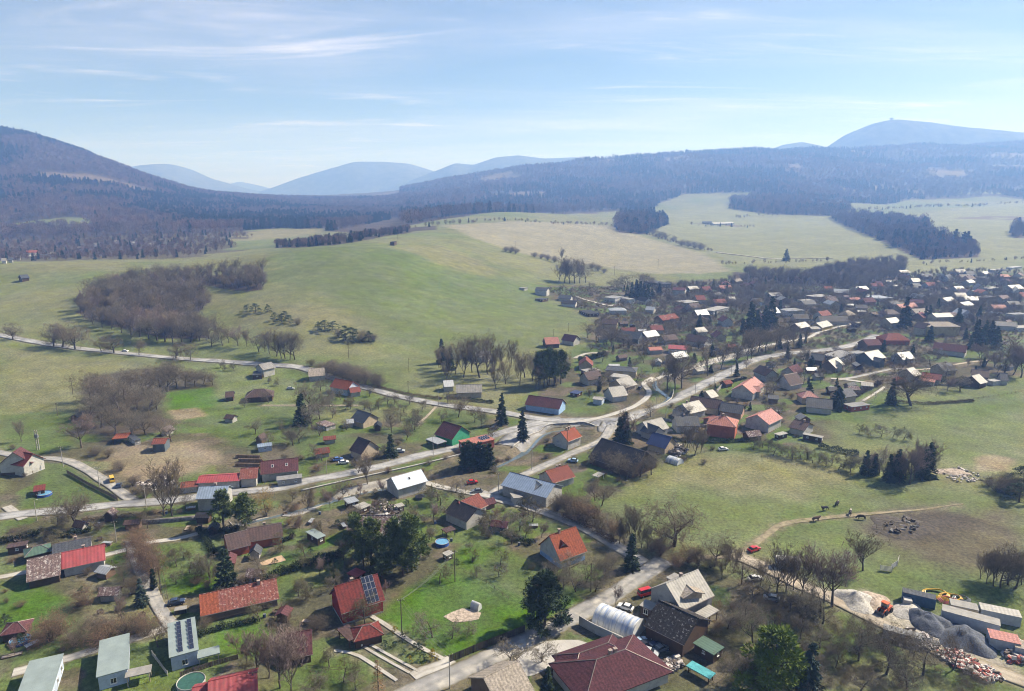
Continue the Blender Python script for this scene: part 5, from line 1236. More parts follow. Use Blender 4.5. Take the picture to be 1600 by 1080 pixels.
H('house with black gable roof below the white block', (1238,491,1262,491), 9, 3.4, 3.2, 'dark', 'grey')
H('brick house with glaring mottled roof above the brook trees', (1242,506,1258,503), 9, 3.2, 2.8, 'glare', 'brown')
H('yellow cottage with pale hipped roof at the white lane', (1275,505,1292,501), 10, 3.2, 3.0, 'pale', 'yellow', wings=[((1264,511,1278,510), 6, 2.6, 1.2, 'pale', 'cream')])
H('very long dark roofed farm range behind the yellow cottage', (1278,494,1324,494), 10, 3.2, 3.6, 'dark', 'white', cat='farm')
H('cottage with pale pyramid roof above the long farm range', (1321,486,1326,485), 9, 3.4, 3.6, 'beige', 'maroon' if False else 'brown', 'hip', hip=4.0)
H('orange roofed house under the tree belt', (1287,448,1300,448), 9, 3.6, 2.6, 'orange', 'beige')
FL('pinkish house with flat bright roof below the orange one', [(1265,461),(1290,459),(1294,463),(1268,465)], 4.0, 'flatpale', 'pink')
FL('pale flat garages left of the pinkish house', [(1251,468),(1270,467),(1274,470),(1255,472)], 2.8, 'flatpale', 'grey', 'garage', 'garage')
H('dark roofed house left of the orange roof', (1250,453,1268,454), 9, 3.4, 3.2, 'slate', 'white')
H('house with dazzling white roof and grey gable at the village centre', (1341,448,1353,447), 9, 3.6, 3.0, 'glare', 'grey')
H('brown house with faded pink low wing at the village centre', (1346,466,1364,465), 10, 3.4, 3.4, 'maroon', 'pink', wings=[((1326,466,1342,465), 8, 3.0, 1.6, 'salmon', 'pink')])
FL('long slate flat hall right of the faded pink wing', [(1358,462),(1384,461),(1387,466),(1361,467)], 3.4, 'grey', 'grey', 'hall', 'hall')
# ---- right middle: along the main road
FL('long pale factory-like roof beside the main road', [(1292,552),(1318,545),(1330,553),(1306,562)], 3.6, 'pale', 'grey', 'hall', 'hall')
H('dark brown barn left of the pale long roof', (1268,552,1290,555), 10, 3.0, 2.8, 'slate', 'wood', cat='barn', name='barn')
H('dark timber house with bright white roof and dormer', (1294,564,1308,558), 9, 3.4, 3.6, 'glare', 'brown', wings=[((1303,562,1312,567), 4, 4.4, 1.6, 'glare', 'white')])
H('big slate walled house with patchy bright roof', (1350,551,1372,547), 11, 4.4, 3.6, 'glare', 'slate', wings=[((1366,558,1380,561), 5, 4.0, 1.6, 'slate', 'slate')])
FL('grey flat roof annex left of the slate walled house', [(1330,549),(1346,547),(1350,551),(1333,554)], 3.0, 'flatgrey', 'grey', 'annex', 'annex')
H('large house with wine-red hipped roof at the village centre', (1388,521,1404,521), 13, 3.4, 4.0, 'brick', 'brick', 'hip', hip=5.0)
H('dark roofed brown house left of the wine-red hip', (1348,531,1372,530), 10, 3.4, 3.0, 'maroon', 'brown')
H('cream cottage with glaring roof beside the tall spruce', (1384,498,1400,496), 9, 4.0, 3.0, 'glare', 'cream')
H('brown hipped roof cottage left of the tall spruce', (1383,484,1396,484), 10, 3.2, 3.4, 'brown', 'beige', 'hip', hip=4.0)
H('pinkish long house behind the tall spruce', (1401,476,1428,473), 10, 3.4, 3.0, 'salmon', 'beige')
H('tan roofed house next to the manor conifers', (1424,483,1450,482), 11, 3.6, 3.0, 'beige', 'beige')
H('large yellow manor house with glaring upper roof', (1452,503,1482,503), 13, 7.4, 2.6, 'beige', 'yellow', 'hip', hip=5.0, rows=2, wings=[((1456,490,1484,489), 9, 9.0, 2.2, 'glare', 'cream'), ((1434,503,1452,506), 10, 6.0, 3.4, 'brown', 'cream')])
H('very long dark barn below the yellow manor', (1460,535,1512,541), 11, 3.4, 3.4, 'maroon', 'white', cat='barn', name='barn')
H('house with crumbling bright roof behind the big oak', (1416,577,1427,574), 9, 3.4, 3.0, 'glare', 'cream')
H('low hall with brick-red roof right of the big oak', (1441,582,1472,586), 9, 3.0, 2.2, 'brick', 'grey', wings=[((1440,591,1462,594), 6, 2.4, 0.8, 'salmon', 'grey')])
H('cottage with bright white roof at the right meadow edge', (1518,588,1530,585), 9, 3.0, 3.2, 'glare', 'wood')
H('brown roofed barn behind the meadow edge cottage', (1518,577,1546,580), 9, 3.0, 2.8, 'brown', 'brown', cat='barn', name='barn')
H('small grey gable cottage furthest right at the meadow edge', (1562,583,1574,584), 8, 2.8, 3.0, 'slate', 'white')
FL('white flat workshop between the meadow edge cottages', [(1545,593),(1558,591),(1562,595),(1549,597)], 2.6, 'glare', 'white', 'workshop', 'workshop')
H('long white house with slate roof behind the right green', (1553,502,1588,504), 10, 3.6, 2.6, 'slate', 'white')
FL('white flat roofed block at the right edge above the slate roof', [(1576,489),(1600,488),(1602,491),(1579,492)], 5.4, 'flatgrey', 'white')
FL('pale low building at the right edge beside the slate roof', [(1580,509),(1606,508),(1608,512),(1583,513)], 3.0, 'flatpale', 'white')
# ---- far right village
H('large white house with bright gables at the right edge', (1574,446,1593,445), 12, 5.0, 3.4, 'glare', 'white', wings=[((1586,447,1591,452), 6, 5.0, 2.6, 'glare', 'white')])
H('house with dazzling square roof in the village orchard', (1472,466,1486,464), 10, 4.2, 2.6, 'glare', 'grey')
H('house with dazzling roof right of the orchard square roof', (1500,473,1514,471), 10, 4.2, 2.6, 'glare', 'yellow')
H('gabled pink house with bright roof at the far village edge', (1408,428,1420,430), 9, 4.0, 3.4, 'maroon', 'pink')
H('house with bright white roof behind the pink gable', (1404,423,1418,422), 9, 4.0, 2.6, 'glare', 'grey')
H('slate gabled house at the far field edge', (1508,424,1521,424), 10, 4.0, 4.2, 'slate', 'slate')
H('small cottage with bright roof right of the slate gable', (1533,425,1542,424), 8, 3.2, 2.4, 'glare', 'white')
H('pale cottage with curved bright roof under the slate gable', (1509,438,1519,437), 8, 3.2, 2.6, 'glare', 'grey')
H('white gable cottage in the far village middle', (1470,427,1475,430), 8, 3.4, 3.0, 'slate', 'white')
H('dark roofed house left of the far white gable', (1438,428,1456,428), 9, 3.6, 3.0, 'slate', 'brown')
H('pink long roofed house at the far meadow fence', (1558,429,1575,429), 10, 3.4, 2.4, 'salmon', 'pink')
H('white gable house left of the large white house', (1528,443,1533,446), 8, 3.4, 3.2, 'slate', 'white')
FL('long tan flat shed beside the far white gable house', [(1536,449),(1558,447),(1560,450),(1539,452)], 3.0, 'flatpale', 'beige', 'shed', 'shed')
FL('bright curved sheet roof left of the large white house', [(1528,463),(1548,461),(1550,464),(1531,466)], 3.0, 'glare', 'grey', 'shed', 'shed')
H('dark cottage with slanted roof in the far village gaps', (1425,443,1437,443), 9, 3.0, 2.6, 'slate', 'wood')
H('brown roofed cottage in the far village left end', (1366,440,1380,440), 9, 3.2, 2.8, 'maroon', 'grey')
H('grey cottage beside the far spruce stand', (1490,448,1503,447), 8, 3.2, 2.6, 'glare', 'grey')
FL('long bright shed roof in the far village orchard', [(1436,457),(1460,459),(1462,461),(1439,460)], 2.6, 'flatpale', 'grey', 'shed', 'shed')
H('white church-like cottage right of the far spruces', (1478,431,1484,428), 7, 3.6, 4.0, 'slate', 'white')
FL('white parked row of sheds at the far field corner', [(1548,421),(1568,419),(1569,421),(1550,423)], 2.6, 'flatpale', 'white', 'shed', 'shed')
FL('white roofed field sheds on the far right field', [(1576,417),(1592,415),(1593,417),(1578,419)], 2.6, 'glare', 'white', 'shed', 'shed')
H('farmstead with bright roof alone in the far meadow', (1112,348,1144,347), 14, 4.0, 3.0, 'glare', 'white', cat='farm')
H('grey farm barn left of the lonely meadow farmstead', (1098,346,1112,346), 12, 4.0, 3.0, 'slate', 'grey', cat='barn', name='barn')
H('hay barn on stilts on the left meadow crest', (30,430,43,429), 8, 3.0, 2.6, 'slate', 'wood', cat='barn', name='barn')
FL('tiny dark lookout hut on the green hill crest', [(611,377),(618,377),(618.5,378.5),(611,378.5)], 4.0, 'dark', 'wood', 'hut', 'hut', wins=False)
H('red roofed house among trees under the left mountain', (40,392,58,391), 11, 5.0, 3.0, 'brick', 'white')
H('white chalet high on the left mountain slope', (214,301,220,301), 12, 5.0, 4.0, 'glare', 'white')
H('second white chalet on the left mountain slope', (266,306,271,306), 12, 5.0, 3.0, 'glare', 'white')
for k, (u, v, rc, wc, w) in enumerate([(6,404,'pale','white','leftmost'), (16,403,'slate','grey','second'), (28,400,'glare','white','third'), (70,398,'slate','cream','fourth'), (82,394,'pale','grey','fifth'), (112,396,'slate','wood','sixth'), (124,386,'glare','grey','seventh'), (150,380,'pale','white','eighth'), (166,388,'slate','grey','ninth'), (182,376,'glare','white','tenth'), (206,378,'pale','cream','eleventh'), (236,380,'glare','white','rightmost')]):
    H('%s of the small garden cottages under the left mountain' % w, (u-4, v, u+4, v-.3), 7, 3.0, 2.4, rc, wc, name='cottage', cat='cottage', wins=False)['group'] = 'garden cottages under the left mountain'

# ---- further cottages and outbuildings that fill the village, each set in a free plot beside a named house
_fl = {}
_hc = [0, None]
def plot_free(x, y, m):
    if _hc[0] != len(HOUSES): _hc[0] = len(HOUSES); _hc[1] = np.array([q[:5] for q in HOUSES])
    q = _hc[1]; dx = x - q[:, 0]; dy = y - q[:, 1]; c, s_ = np.cos(q[:, 4]), np.sin(q[:, 4])
    if np.any((np.abs(dx * c + dy * s_) < q[:, 2] / 2 + m) & (np.abs(dy * c - dx * s_) < q[:, 3] / 2 + m)): return False
    return lane_gap(x, y) > m
NAMED = list(HOUSES)
def beside(what, x, y):
    b = min(NAMED, key=lambda q: (q[0] - x) ** 2 + (q[1] - y) ** 2); dx, dy = x - b[0], y - b[1]
    rel = ('right of' if dx > 0 else 'left of') if abs(dx) > abs(dy) else ('behind' if dy > 0 else 'in front of')
    k = (what, b[5], rel); c = _fl[k] = _fl.get(k, 0) + 1
    return ' '.join(((('', 'second ', 'third ', 'fourth ', 'fifth ')[min(c, 5) - 1]) + what + ' ' + rel + ' the ' + b[5]).split()[:16])
def infill(pix, n, seed, sizes, what, roofs, walls, m, kind='house'):
    P = world_poly(pix); R = random.Random(seed); got = 0
    for _ in range(n * 60):
        if got >= n: break
        x = R.uniform(P[:, 0].min(), P[:, 0].max()); y = R.uniform(P[:, 1].min(), P[:, 1].max())
        if not in_poly(np.array([x]), np.array([y]), P)[0]: continue
        if any(in_poly(np.array([x]), np.array([y]), Q)[0] for Q in LAWNS): continue
        L, W, e, ri = [R.uniform(*q) for q in sizes]
        if not plot_free(x, y, max(L, W) / 2 + m): continue
        got += 1; rc = R.choice(roofs); a = R.choice((0.1, 0.35, -0.2, 1.5, 1.75, 0.6)) + R.uniform(-.15, .15); z = float(tz(x, y))
        nm = {'red': 'red', 'brick': 'red-brown', 'brown': 'brown', 'maroon': 'maroon', 'slate': 'slate', 'dark': 'dark', 'salmon': 'pink', 'mottled': 'mottled', 'pale': 'pale', 'grey': 'grey', 'beige': 'tan', 'glare': 'bright', 'weather': 'worn red', 'flatgrey': 'grey', 'orange': 'orange', 'wine': 'wine-red'}[rc]
        root = link(kind, None, loc=(x, y, z), rotz=a)
        lab = beside(nm + ' roofed ' + what, x, y)
        add_volume(root, (0, 0, 0), 0.0, L, W, e, ri, rc, R.choice(walls), 'gable', det=0, wins=(kind == 'house'), chim=((R.uniform(-.5, .5), .1),) if kind == 'house' else ())
        tag(root, lab, 'house' if kind == 'house' else 'shed'); HOUSES.append((x, y, L, W, a, lab))
FARV = [(1040,455),(1180,440),(1340,444),(1480,428),(1600,428),(1600,520),(1500,530),(1420,520),(1340,520),(1240,510),(1120,515),(1050,520)]
MIDV = [(930,500),(1060,500),(1200,560),(1330,560),(1600,560),(1600,580),(1420,600),(1330,640),(1180,690),(1000,690),(900,620),(920,560)]
LAWNS = [world_poly(q) for q in ([(595,990),(615,925),(690,850),(790,840),(930,925),(820,990),(700,1040)], [(0,920),(60,890),(130,940),(60,1000),(0,1000)], [(420,885),(545,825),(545,860),(450,945)], [(245,850),(350,840),(350,930),(250,945)], [(155,690),(320,685),(350,720),(310,745),(165,745)], [(250,600),(350,600),(350,660),(250,660)])]
NEARV = [(0,830),(200,800),(420,790),(560,770),(760,780),(860,810),(900,900),(780,960),(600,1000),(420,1060),(0,1060)]
SLOPE = [(60,690),(200,600),(420,590),(560,610),(740,650),(680,700),(480,735),(300,740)]
infill(FARV, 48, 11, [(9, 14), (8, 10), (3, 4.6), (2.4, 3.6)], 'house', ['brick', 'brown', 'maroon', 'slate', 'dark', 'salmon', 'mottled', 'pale', 'grey', 'beige', 'glare', 'weather'], ['white', 'cream', 'beige', 'grey', 'brown', 'pink'], 4.0)
infill(FARV, 40, 12, [(4, 7), (3, 5), (2.1, 2.6), (.8, 1.6)], 'shed', ['brown', 'slate', 'grey', 'pale', 'mottled', 'dark'], ['wood', 'grey', 'brown'], 2.0, 'shed')
infill(MIDV, 14, 13, [(9, 12), (8, 9), (3, 4), (2.4, 3.4)], 'house', ['brick', 'brown', 'slate', 'mottled', 'grey', 'weather', 'maroon'], ['white', 'cream', 'beige', 'grey'], 4.0)
infill(MIDV, 30, 14, [(4, 7), (3, 5), (2.1, 2.6), (.8, 1.6)], 'shed', ['brown', 'slate', 'grey', 'pale', 'mottled', 'dark', 'brick'], ['wood', 'grey', 'brown'], 1.6, 'shed')
infill(NEARV, 14, 15, [(2.5, 5), (2.2, 3.6), (1.9, 2.3), (.6, 1.2)], 'shed', ['brown', 'slate', 'grey', 'mottled', 'dark', 'maroon'], ['wood', 'grey', 'brown'], 2.0, 'shed')
infill(SLOPE, 7, 16, [(3, 5.5), (2.5, 4), (2.0, 2.4), (.8, 1.4)], 'shed', ['brown', 'slate', 'grey', 'mottled', 'dark', 'brick'], ['wood', 'grey', 'brown'], 2.0, 'shed')
# ------------------------------------------------------------------ single trees and shrubs
ORD = ['first', 'second', 'third', 'fourth', 'fifth', 'sixth', 'seventh', 'eighth', 'ninth', 'tenth', 'eleventh', 'twelfth', 'thirteenth', 'fourteenth', 'fifteenth', 'sixteenth',
       'seventeenth', 'eighteenth', 'nineteenth', 'twentieth', 'twenty-first', 'twenty-second', 'twenty-third', 'twenty-fourth', 'twenty-fifth', 'twenty-sixth', 'twenty-seventh', 'twenty-eighth', 'twenty-ninth', 'thirtieth']
TR = random.Random(99)
def height_for(x, y, z, vt):
    lo, hi = 0.5, 60.0
    for _ in range(24):
        m = (lo + hi) / 2
        if to_pix(x, y, z + m)[1] > vt: lo = m
        else: hi = m
    return lo
def plant(name, kind, x, y, h, label, cat, wide=1.0, group=None, z=None):
    z = float(tz(x, y)) if z is None else z
    tm, cm = TR.choice(PROTO[kind]); r = link(name, None, loc=(x, y, z - 0.05), rotz=TR.uniform(0, 6.283))
    s = h / 10.0; w = s * wide * TR.uniform(0.92, 1.1); r.scale = (w, w * TR.uniform(0.9, 1.1), s)
    a = link('trunk', tm, r); b = link('crown', cm, r)
    return tag(r, label, cat, group)
def one(name, kind, u, vb, vt, label, cat='tree', wide=1.0):
    x, y, z = hit(u, vb); return plant(name, kind, x, y, height_for(x, y, z, vt), label, cat, wide, z=z)
def row(name, kinds, pts, desc, cat='tree', wide=1.0, group=None):
    """a named row or clump: counted from the left"""
    pts = sorted(pts)
    for k, (u, vb, vt) in enumerate(pts):
        if len(pts) == 2: lab = ('left' if k == 0 else 'right') + ' one of the two ' + desc
        else: lab = '%s from the left of the %s' % (ORD[k], desc)
        x, y, z = hit(u, vb); plant(name, TR.choice(kinds), x, y, height_for(x, y, z, vt), lab, cat, wide, group or desc, z=z)
def free(x, y, m=2.0): return plot_free(x, y, m) and lane_gap(x, y) > 1.3
_nl = {}
def near_label(what, x, y):
    b = min(NAMED, key=lambda q: (q[0] - x) ** 2 + (q[1] - y) ** 2); dx, dy = x - b[0], y - b[1]
    rel = ('right of' if dx > 0 else 'left of') if abs(dx) > abs(dy) else ('behind' if dy > 0 else 'in front of')
    k = (what, b[5], rel); c = _nl[k] = _nl.get(k, 0) + 1
    w = ((ORD[c - 1] + ' ' if c > 1 else '') + what + ' ' + rel + ' the ' + b[5]).split()
    return ' '.join(w[:16])
def area(name, kinds, pix, n, h0, h1, label, cat, group, gap=3.0, wide=1.0, seed=1, m=2.0, by_house=False, ordinal=False):
    """loose planting nobody could tell apart one by one"""
    P = world_poly(pix); R = random.Random(seed); got = []; made = []
    for _ in range(n * 40):
        if len(got) >= n: break
        x = R.uniform(P[:, 0].min(), P[:, 0].max()); y = R.uniform(P[:, 1].min(), P[:, 1].max())
        if not in_poly(np.array([x]), np.array([y]), P)[0] or not free(x, y, m): continue
        if name == 'garden_tree' and any(in_poly(np.array([x]), np.array([y]), Q)[0] for Q in LAWNS): continue
        if any((x - a) ** 2 + (y - b) ** 2 < gap * gap for a, b in got): continue
        got.append((x, y)); k = R.choice(kinds); h = R.uniform(h0, h1)
        made.append(plant(name, k, x, y, h, near_label(label, x, y) if by_house else label, cat, wide, group))
    if ordinal:
        for q, o in enumerate(sorted(made, key=lambda o: o.location.x / o.location.y)): o['label'] = '%s from the left of the bare %s' % (ORD[q], label)
one('oak_tree', 'oak', 1053, 853, 776, 'large spreading bare oak at the edge of the pasture', wide=1.25)
one('oak_tree', 'oak', 1424, 634, 572, 'broad bare oak beside the right meadow footpath', wide=1.2)
one('oak_tree', 'oak', 123, 824, 762, 'gnarled pollarded tree above the farmhouse by the left road', wide=0.9)
row('bare_tree', ['tall'], [(257,806,714),(269,806,712)], 'tall bare trees standing by the lower left road', wide=1.0)
one('bare_tree', 'tall', 574, 757, 705, 'slim bare tree beside the stone bank wall')
one('bare_tree', 'round', 536, 780, 745, 'bare tree over the lane behind the grey shed')
one('willow_tree', 'willow', 417, 806, 754, 'golden willow above the brook bank')
one('willow_tree', 'willow', 468, 822, 795, 'small golden bush tree beside the dark lane gate')
one('bare_tree', 'tall', 481, 798, 760, 'leaning bare tree right of the golden willow')
row('pine_tree', ['pine'], [(350,826,767),(384,828,772)], 'dark pines beside the grey two storey house', wide=1.2)
one('conifer_tree', 'yew', 355, 917, 854, 'broad dark cone conifer in the left orchard lawn', wide=0.85)
one('spruce_tree', 'bluespruce', 222, 946, 903, 'blue-green spruce beside the narrow left lane')
one('conifer_tree', 'thuja', 241, 921, 888, 'slim dark column conifer beside the narrow left lane')
row('pine_tree', ['pine'], [(556,872,806),(580,884,812),(597,908,856),(618,886,812),(644,893,806),(630,900,840),(568,890,838)], 'tall dark pines above the dark red house', wide=1.05)
one('pine_tree', 'roundpine', 851, 978, 896, 'big round black-green pine beside the lower road')
one('spruce_tree', 'spruce', 986, 890, 832, 'narrow dark spruce at the road bend')
one('spruce_tree', 'spruce', 855, 1086, 1040, 'young spruce at the bottom edge beside the paved yard')
one('pine_tree', 'freshpine', 1205, 1095, 984, 'fresh yellow-green pine in the bottom right thicket', wide=1.1)
one('spruce_tree', 'bluespruce', 1262, 1088, 1002, 'dark spruce right of the yellow-green pine')
one('larch_tree', 'larch', 592, 1090, 1028, 'orange-brown larch at the bottom edge')
row('bare_tree', ['roundgrey'], [(868,905,868),(880,922,882),(900,925,880),(915,912,868),(930,925,885),(945,905,865),(955,890,860),(890,900,862)], 'grey bare trees around the orange-red house', wide=1.2)
row('orchard_tree', ['orchard'], [(796,1046,1004),(846,1034,1000)], 'round bare trees beside the paved yard', wide=1.3)
one('bare_tree', 'birch', 962, 946, 912, 'small bare tree at the roadside above the plastic tunnel')
row('bare_tree', ['tall'], [(968,850,800),(975,852,805),(985,846,788),(994,850,792),(1002,856,815),(1012,858,820)], 'slim bare trees left of the large oak')
row('bare_tree', ['tall', 'round'], [(1116,886,828),(1133,890,842),(1146,896,850),(1159,913,852),(1128,905,860),(1188,915,870)], 'bare trees along the dirt road junction')
row('bare_tree', ['tall'], [(1214,926,842),(1228,925,855),(1252,930,850),(1240,922,858)], 'bare trees beside the parked trailer')
row('birch_tree', ['birch', 'mauve'], [(1287,942,845),(1300,948,842)], 'tall mauve birches at the gravel yard')
one('bare_tree', 'tall', 1348, 892, 822, 'lone bare tree beside the pale pasture gate', wide=1.3)
row('bare_tree', ['tall', 'round'], [(1532,905,868),(1542,912,858),(1552,916,855),(1563,918,850),(1575,914,852),(1586,920,850),(1596,914,856),(1558,908,856),(1580,906,858)], 'bare stems in the round copse on the right pasture')
row('spruce_tree', ['spruce'], [(1352,742,702),(1366,742,708),(1388,752,708),(1400,752,700),(1450,746,690),(1440,748,700)], 'dark spruces in the copse above the pasture')
row('birch_tree', ['mauve', 'birch'], [(1374,740,696),(1410,752,696),(1421,757,688),(1432,740,682),(1445,735,680),(1360,738,705)], 'mauve birches in the copse above the pasture')
row('bare_tree', ['tall', 'roundgrey'], [(1345,738,705),(1358,744,708),(1380,748,704),(1394,746,700),(1405,754,706),(1416,750,698),(1428,752,692),(1438,744,690),(1452,740,695)], 'slim bare trees in the copse above the pasture')
row('orchard_tree', ['orchard', 'orchardmoss'], [(1342,679,662),(1360,681,665),(1377,682,660),(1395,684,666),(1412,687,664)], 'small fruit trees on the meadow above the copse')
row('orchard_tree', ['orchard', 'orchardmoss'], [(1208,712,690),(1220,712,692),(1238,718,695),(1252,718,696),(1262,717,693),(1270,724,702),(1280,722,700),(1290,730,708),(1300,728,706),(1310,734,712),(1318,732,708),(1328,738,712),(1200,705,685),(1192,700,680),(1178,703,684)], 'fruit trees in rows above the pasture', wide=1.1)
one('spruce_tree', 'spruce', 1392, 632, 590, 'dark pointed spruce left of the broad meadow oak')
one('conifer_tree', 'yew', 1309, 637, 602, 'huge dark cone conifer behind the dark grey barn', wide=1.2)
row('lime_tree', ['tall', 'round'], [(1043,608,548),(1055,610,540),(1065,607,552),(1106,588,540),(1126,578,525),(1168,564,506),(1174,562,512),(1185,552,505),(1196,551,508),(1212,549,500),(1229,544,502),(1241,541,506),(1260,538,505),(1150,572,530)], 'tall bare trees along the village brook', wide=1.0)
row('spruce_tree', ['spruce'], [(1172,521,470),(1182,520,482),(1194,516,476),(1204,512,462),(1218,492,468)], 'tall dark spruces behind the brook trees')
row('spruce_tree', ['spruce'], [(987,465,440),(994,467,436),(1000,469,438),(1006,468,441),(1012,470,443),(980,462,444)], 'spruces in the dark clump on the hillside hamlet')
one('spruce_tree', 'spruce', 1413, 513, 462, 'tallest dark spruce in the village centre')
row('spruce_tree', ['spruce'], [(1446,500,478),(1452,498,476),(1496,514,480),(1524,540,498),(1534,543,506),(1548,536,500),(1556,545,508),(1516,546,520)], 'dark conifers around the yellow manor', wide=1.2)
row('roadside_tree', ['round', 'oak'], [(21,531,503),(84,542,504),(97,543,502),(118,546,508),(159,550,524),(178,552,519),(218,556,527),(275,561,531),(297,563,533)], 'bare trees along the country road', wide=1.05)
row('bare_tree', ['tall', 'roundgrey'], [(405,550,514),(421,553,508),(432,557,512),(440,560,510),(446,561,514),(453,562,512),(461,562,518),(414,550,516)], 'bare trees above the unfinished white house')
one('birch_tree', 'mauve', 128, 700, 640, 'large mauve flowering tree left of the dry reed patch', wide=1.3)
one('bare_tree', 'tall', 34, 690, 655, 'thin bare tree on the left pasture')
row('bare_tree', ['round', 'roundgrey'], [(145,628,575),(155,640,580),(170,650,600),(185,640,590),(200,655,605),(215,640,588),(232,650,600),(250,615,570),(262,612,560),(276,608,556),(290,604,572),(228,622,575),(305,604,575),(318,600,572),(332,602,580),(158,668,620),(180,680,630),(205,682,640),(228,680,640),(252,678,650),(268,690,655),(245,640,600),(195,625,575),(142,655,610)], 'bare trees in the wood on the left slope', wide=1.25)
row('bare_tree', ['tall', 'round'], [(686,575,535),(700,580,530),(712,585,528),(724,590,525),(738,582,520),(750,590,516),(762,585,518),(772,590,530),(784,578,530),(798,575,528),(820,590,540),(832,596,545),(845,600,545),(856,602,540),(868,598,545),(880,592,548),(812,602,550),(790,600,555),(775,608,560),(700,600,555),(838,608,560),(862,590,540)], 'bare trees crowning the wooded knoll', wide=1.05)
row('pine_tree', ['pine'], [(850,606,548),(858,604,545),(866,603,550),(876,600,548),(842,602,550)], 'dark pines on the right side of the wooded knoll', wide=0.8)
one('spruce_tree', 'spruce', 691, 568, 528, 'dark spruce at the left foot of the wooded knoll')
one('spruce_tree', 'spruce', 704, 578, 540, 'smaller spruce just inside the wooded knoll')
one('spruce_tree', 'spruce', 784, 663, 612, 'large spruce on the lawn below the junction road', )
one('spruce_tree', 'spruce', 816, 687, 640, 'slim spruce on the traffic island at the junction')
row('spruce_tree', ['spruce'], [(968,690,650),(976,692,642)], 'spruces beside the huge black barn', wide=1.2)
one('birch_tree', 'birch', 986, 693, 636, 'pale birch in front of the spruces by the junction')
row('conifer_tree', ['thuja'], [(726,736,690),(733,738,688),(741,738,692),(750,738,690),(757,738,694),(764,736,692)], 'dark column conifers below the salmon-red roof', wide=1.4)
one('spruce_tree', 'spruce', 611, 713, 677, 'dark spruce beside the brown gabled house', wide=1.3)
one('spruce_tree', 'spruce', 472, 664, 614, 'grey-green spruce in the slope orchard', wide=1.2)
row('bare_tree', ['roundgrey'], [(482,652,590),(500,655,612),(488,668,628),(455,690,665),(468,692,660),(612,670,632),(648,672,640),(560,740,712)], 'big bare trees in the slope orchard', wide=1.15)
row('orchard_tree', ['orchard', 'orchardmoss'], [(345,575,562),(352,578,565),(366,580,566),(420,600,586),(435,602,588),(520,622,602),(532,625,606),(545,635,618),(570,640,622),(580,645,625),(592,640,620),(605,632,612),(618,640,622),(630,645,628),(640,632,614),(660,640,622),(700,632,612),(540,640,622),(515,630,612),(625,660,640),(655,655,638),(690,660,640)], 'fruit trees in the slope orchard below the road', wide=1.1)
row('bare_tree', ['round'], [(716,652,608),(752,668,640),(742,660,632),(768,690,662)], 'bare trees beside the green gabled house')
row('orchard_tree', ['orchardmoss', 'orchard'], [(276,885,860),(286,872,852),(296,895,868),(304,905,880),(315,900,872),(328,902,865),(275,912,888)], 'small fruit trees on the left orchard lawn', wide=1.1)
row('orchard_tree', ['orchard'], [(676,996,955),(706,998,970),(733,988,966)], 'bare fruit trees on the bright lawn', wide=1.15)
row('orchard_tree', ['orchardmoss'], [(467,932,905),(478,936,908),(523,905,878),(485,885,862)], 'bare fruit trees behind the dark red house', wide=1.2)
row('birch_tree', ['birch'], [(402,1050,968),(420,1060,985),(438,1075,965),(385,1040,985),(455,1085,1000)], 'pale birches around the brown porch cottage', wide=1.1)
row('orchard_tree', ['orchard', 'orchardmoss'], [(537,1066,1030),(515,1042,1010),(556,1078,1046),(500,1072,1042),(486,1090,1052)], 'small fruit trees in the bottom lawn', wide=1.1)
row('shrub', ['bushrust'], [(218,868,828),(226,880,842),(232,892,850),(240,902,862),(212,850,820)], 'rust coloured bushes lining the narrow left lane', 'shrub', 1.3)
row('shrub', ['bushrust', 'bush'], [(92,992,950),(80,1002,965),(136,945,915),(158,998,960),(174,1005,968),(196,990,955),(215,988,958),(228,995,962),(205,930,900),(120,1010,985)], 'brown bushes on the rough plot at bottom left', 'shrub', 1.5)
row('shrub', ['goldbush'], [(617,988,978),(640,1034,1024),(675,1030,1014)], 'round golden bushes along the garden drive', 'shrub')
row('shrub', ['darkbush'], [(628,1000,988),(602,1014,1000),(615,1010,1002),(655,1020,1004),(662,1032,1018),(648,1012,1004),(632,1022,1014)], 'clipped dark bushes along the garden drive', 'shrub')
row('shrub', ['bush'], [(495,985,955),(380,915,895),(322,985,965)], 'round brown bushes around the orange ended house', 'shrub', 1.3)
row('shrub', ['darkbush', 'bush'], [(386,488,476),(400,489,474),(418,488,476),(430,500,488),(440,503,490),(452,505,492),(465,508,494),(446,498,486)], 'dark bushes on the meadow above the country road', 'shrub', 1.4)
row('shrub', ['bush', 'darkbush'], [(497,516,503),(508,518,500),(520,516,502),(528,528,512),(540,532,510),(552,534,512),(565,534,512),(576,534,518),(585,534,520)], 'dark thicket bushes on the green hill', 'shrub', 1.5)
row('shrub', ['bush'], [(488,572,560),(500,580,562),(512,584,562),(524,588,562),(536,592,564),(548,595,566),(560,598,570),(572,600,574),(584,602,578),(594,604,582),(518,574,560),(540,580,562),(560,586,566)], 'bushes in the long dark thicket beside the road', 'shrub', 1.6)
row('shrub', ['bushrust', 'bush'], [(870,800,772),(885,805,770),(900,812,775),(915,818,782),(930,822,788),(880,790,770),(940,832,802),(955,842,812),(1020,862,838),(1032,868,840),(1075,880,850),(1092,884,850),(1060,886,860),(1110,888,862)], 'brown thicket bushes along the side road', 'shrub', 1.4)
row('shrub', ['bush', 'bushgrey'], [(40,745,738),(22,702,692),(150,712,694),(168,716,700),(190,735,715),(206,760,742),(214,772,755),(225,778,758)], 'bushes beside the upper left lane', 'shrub', 1.5)
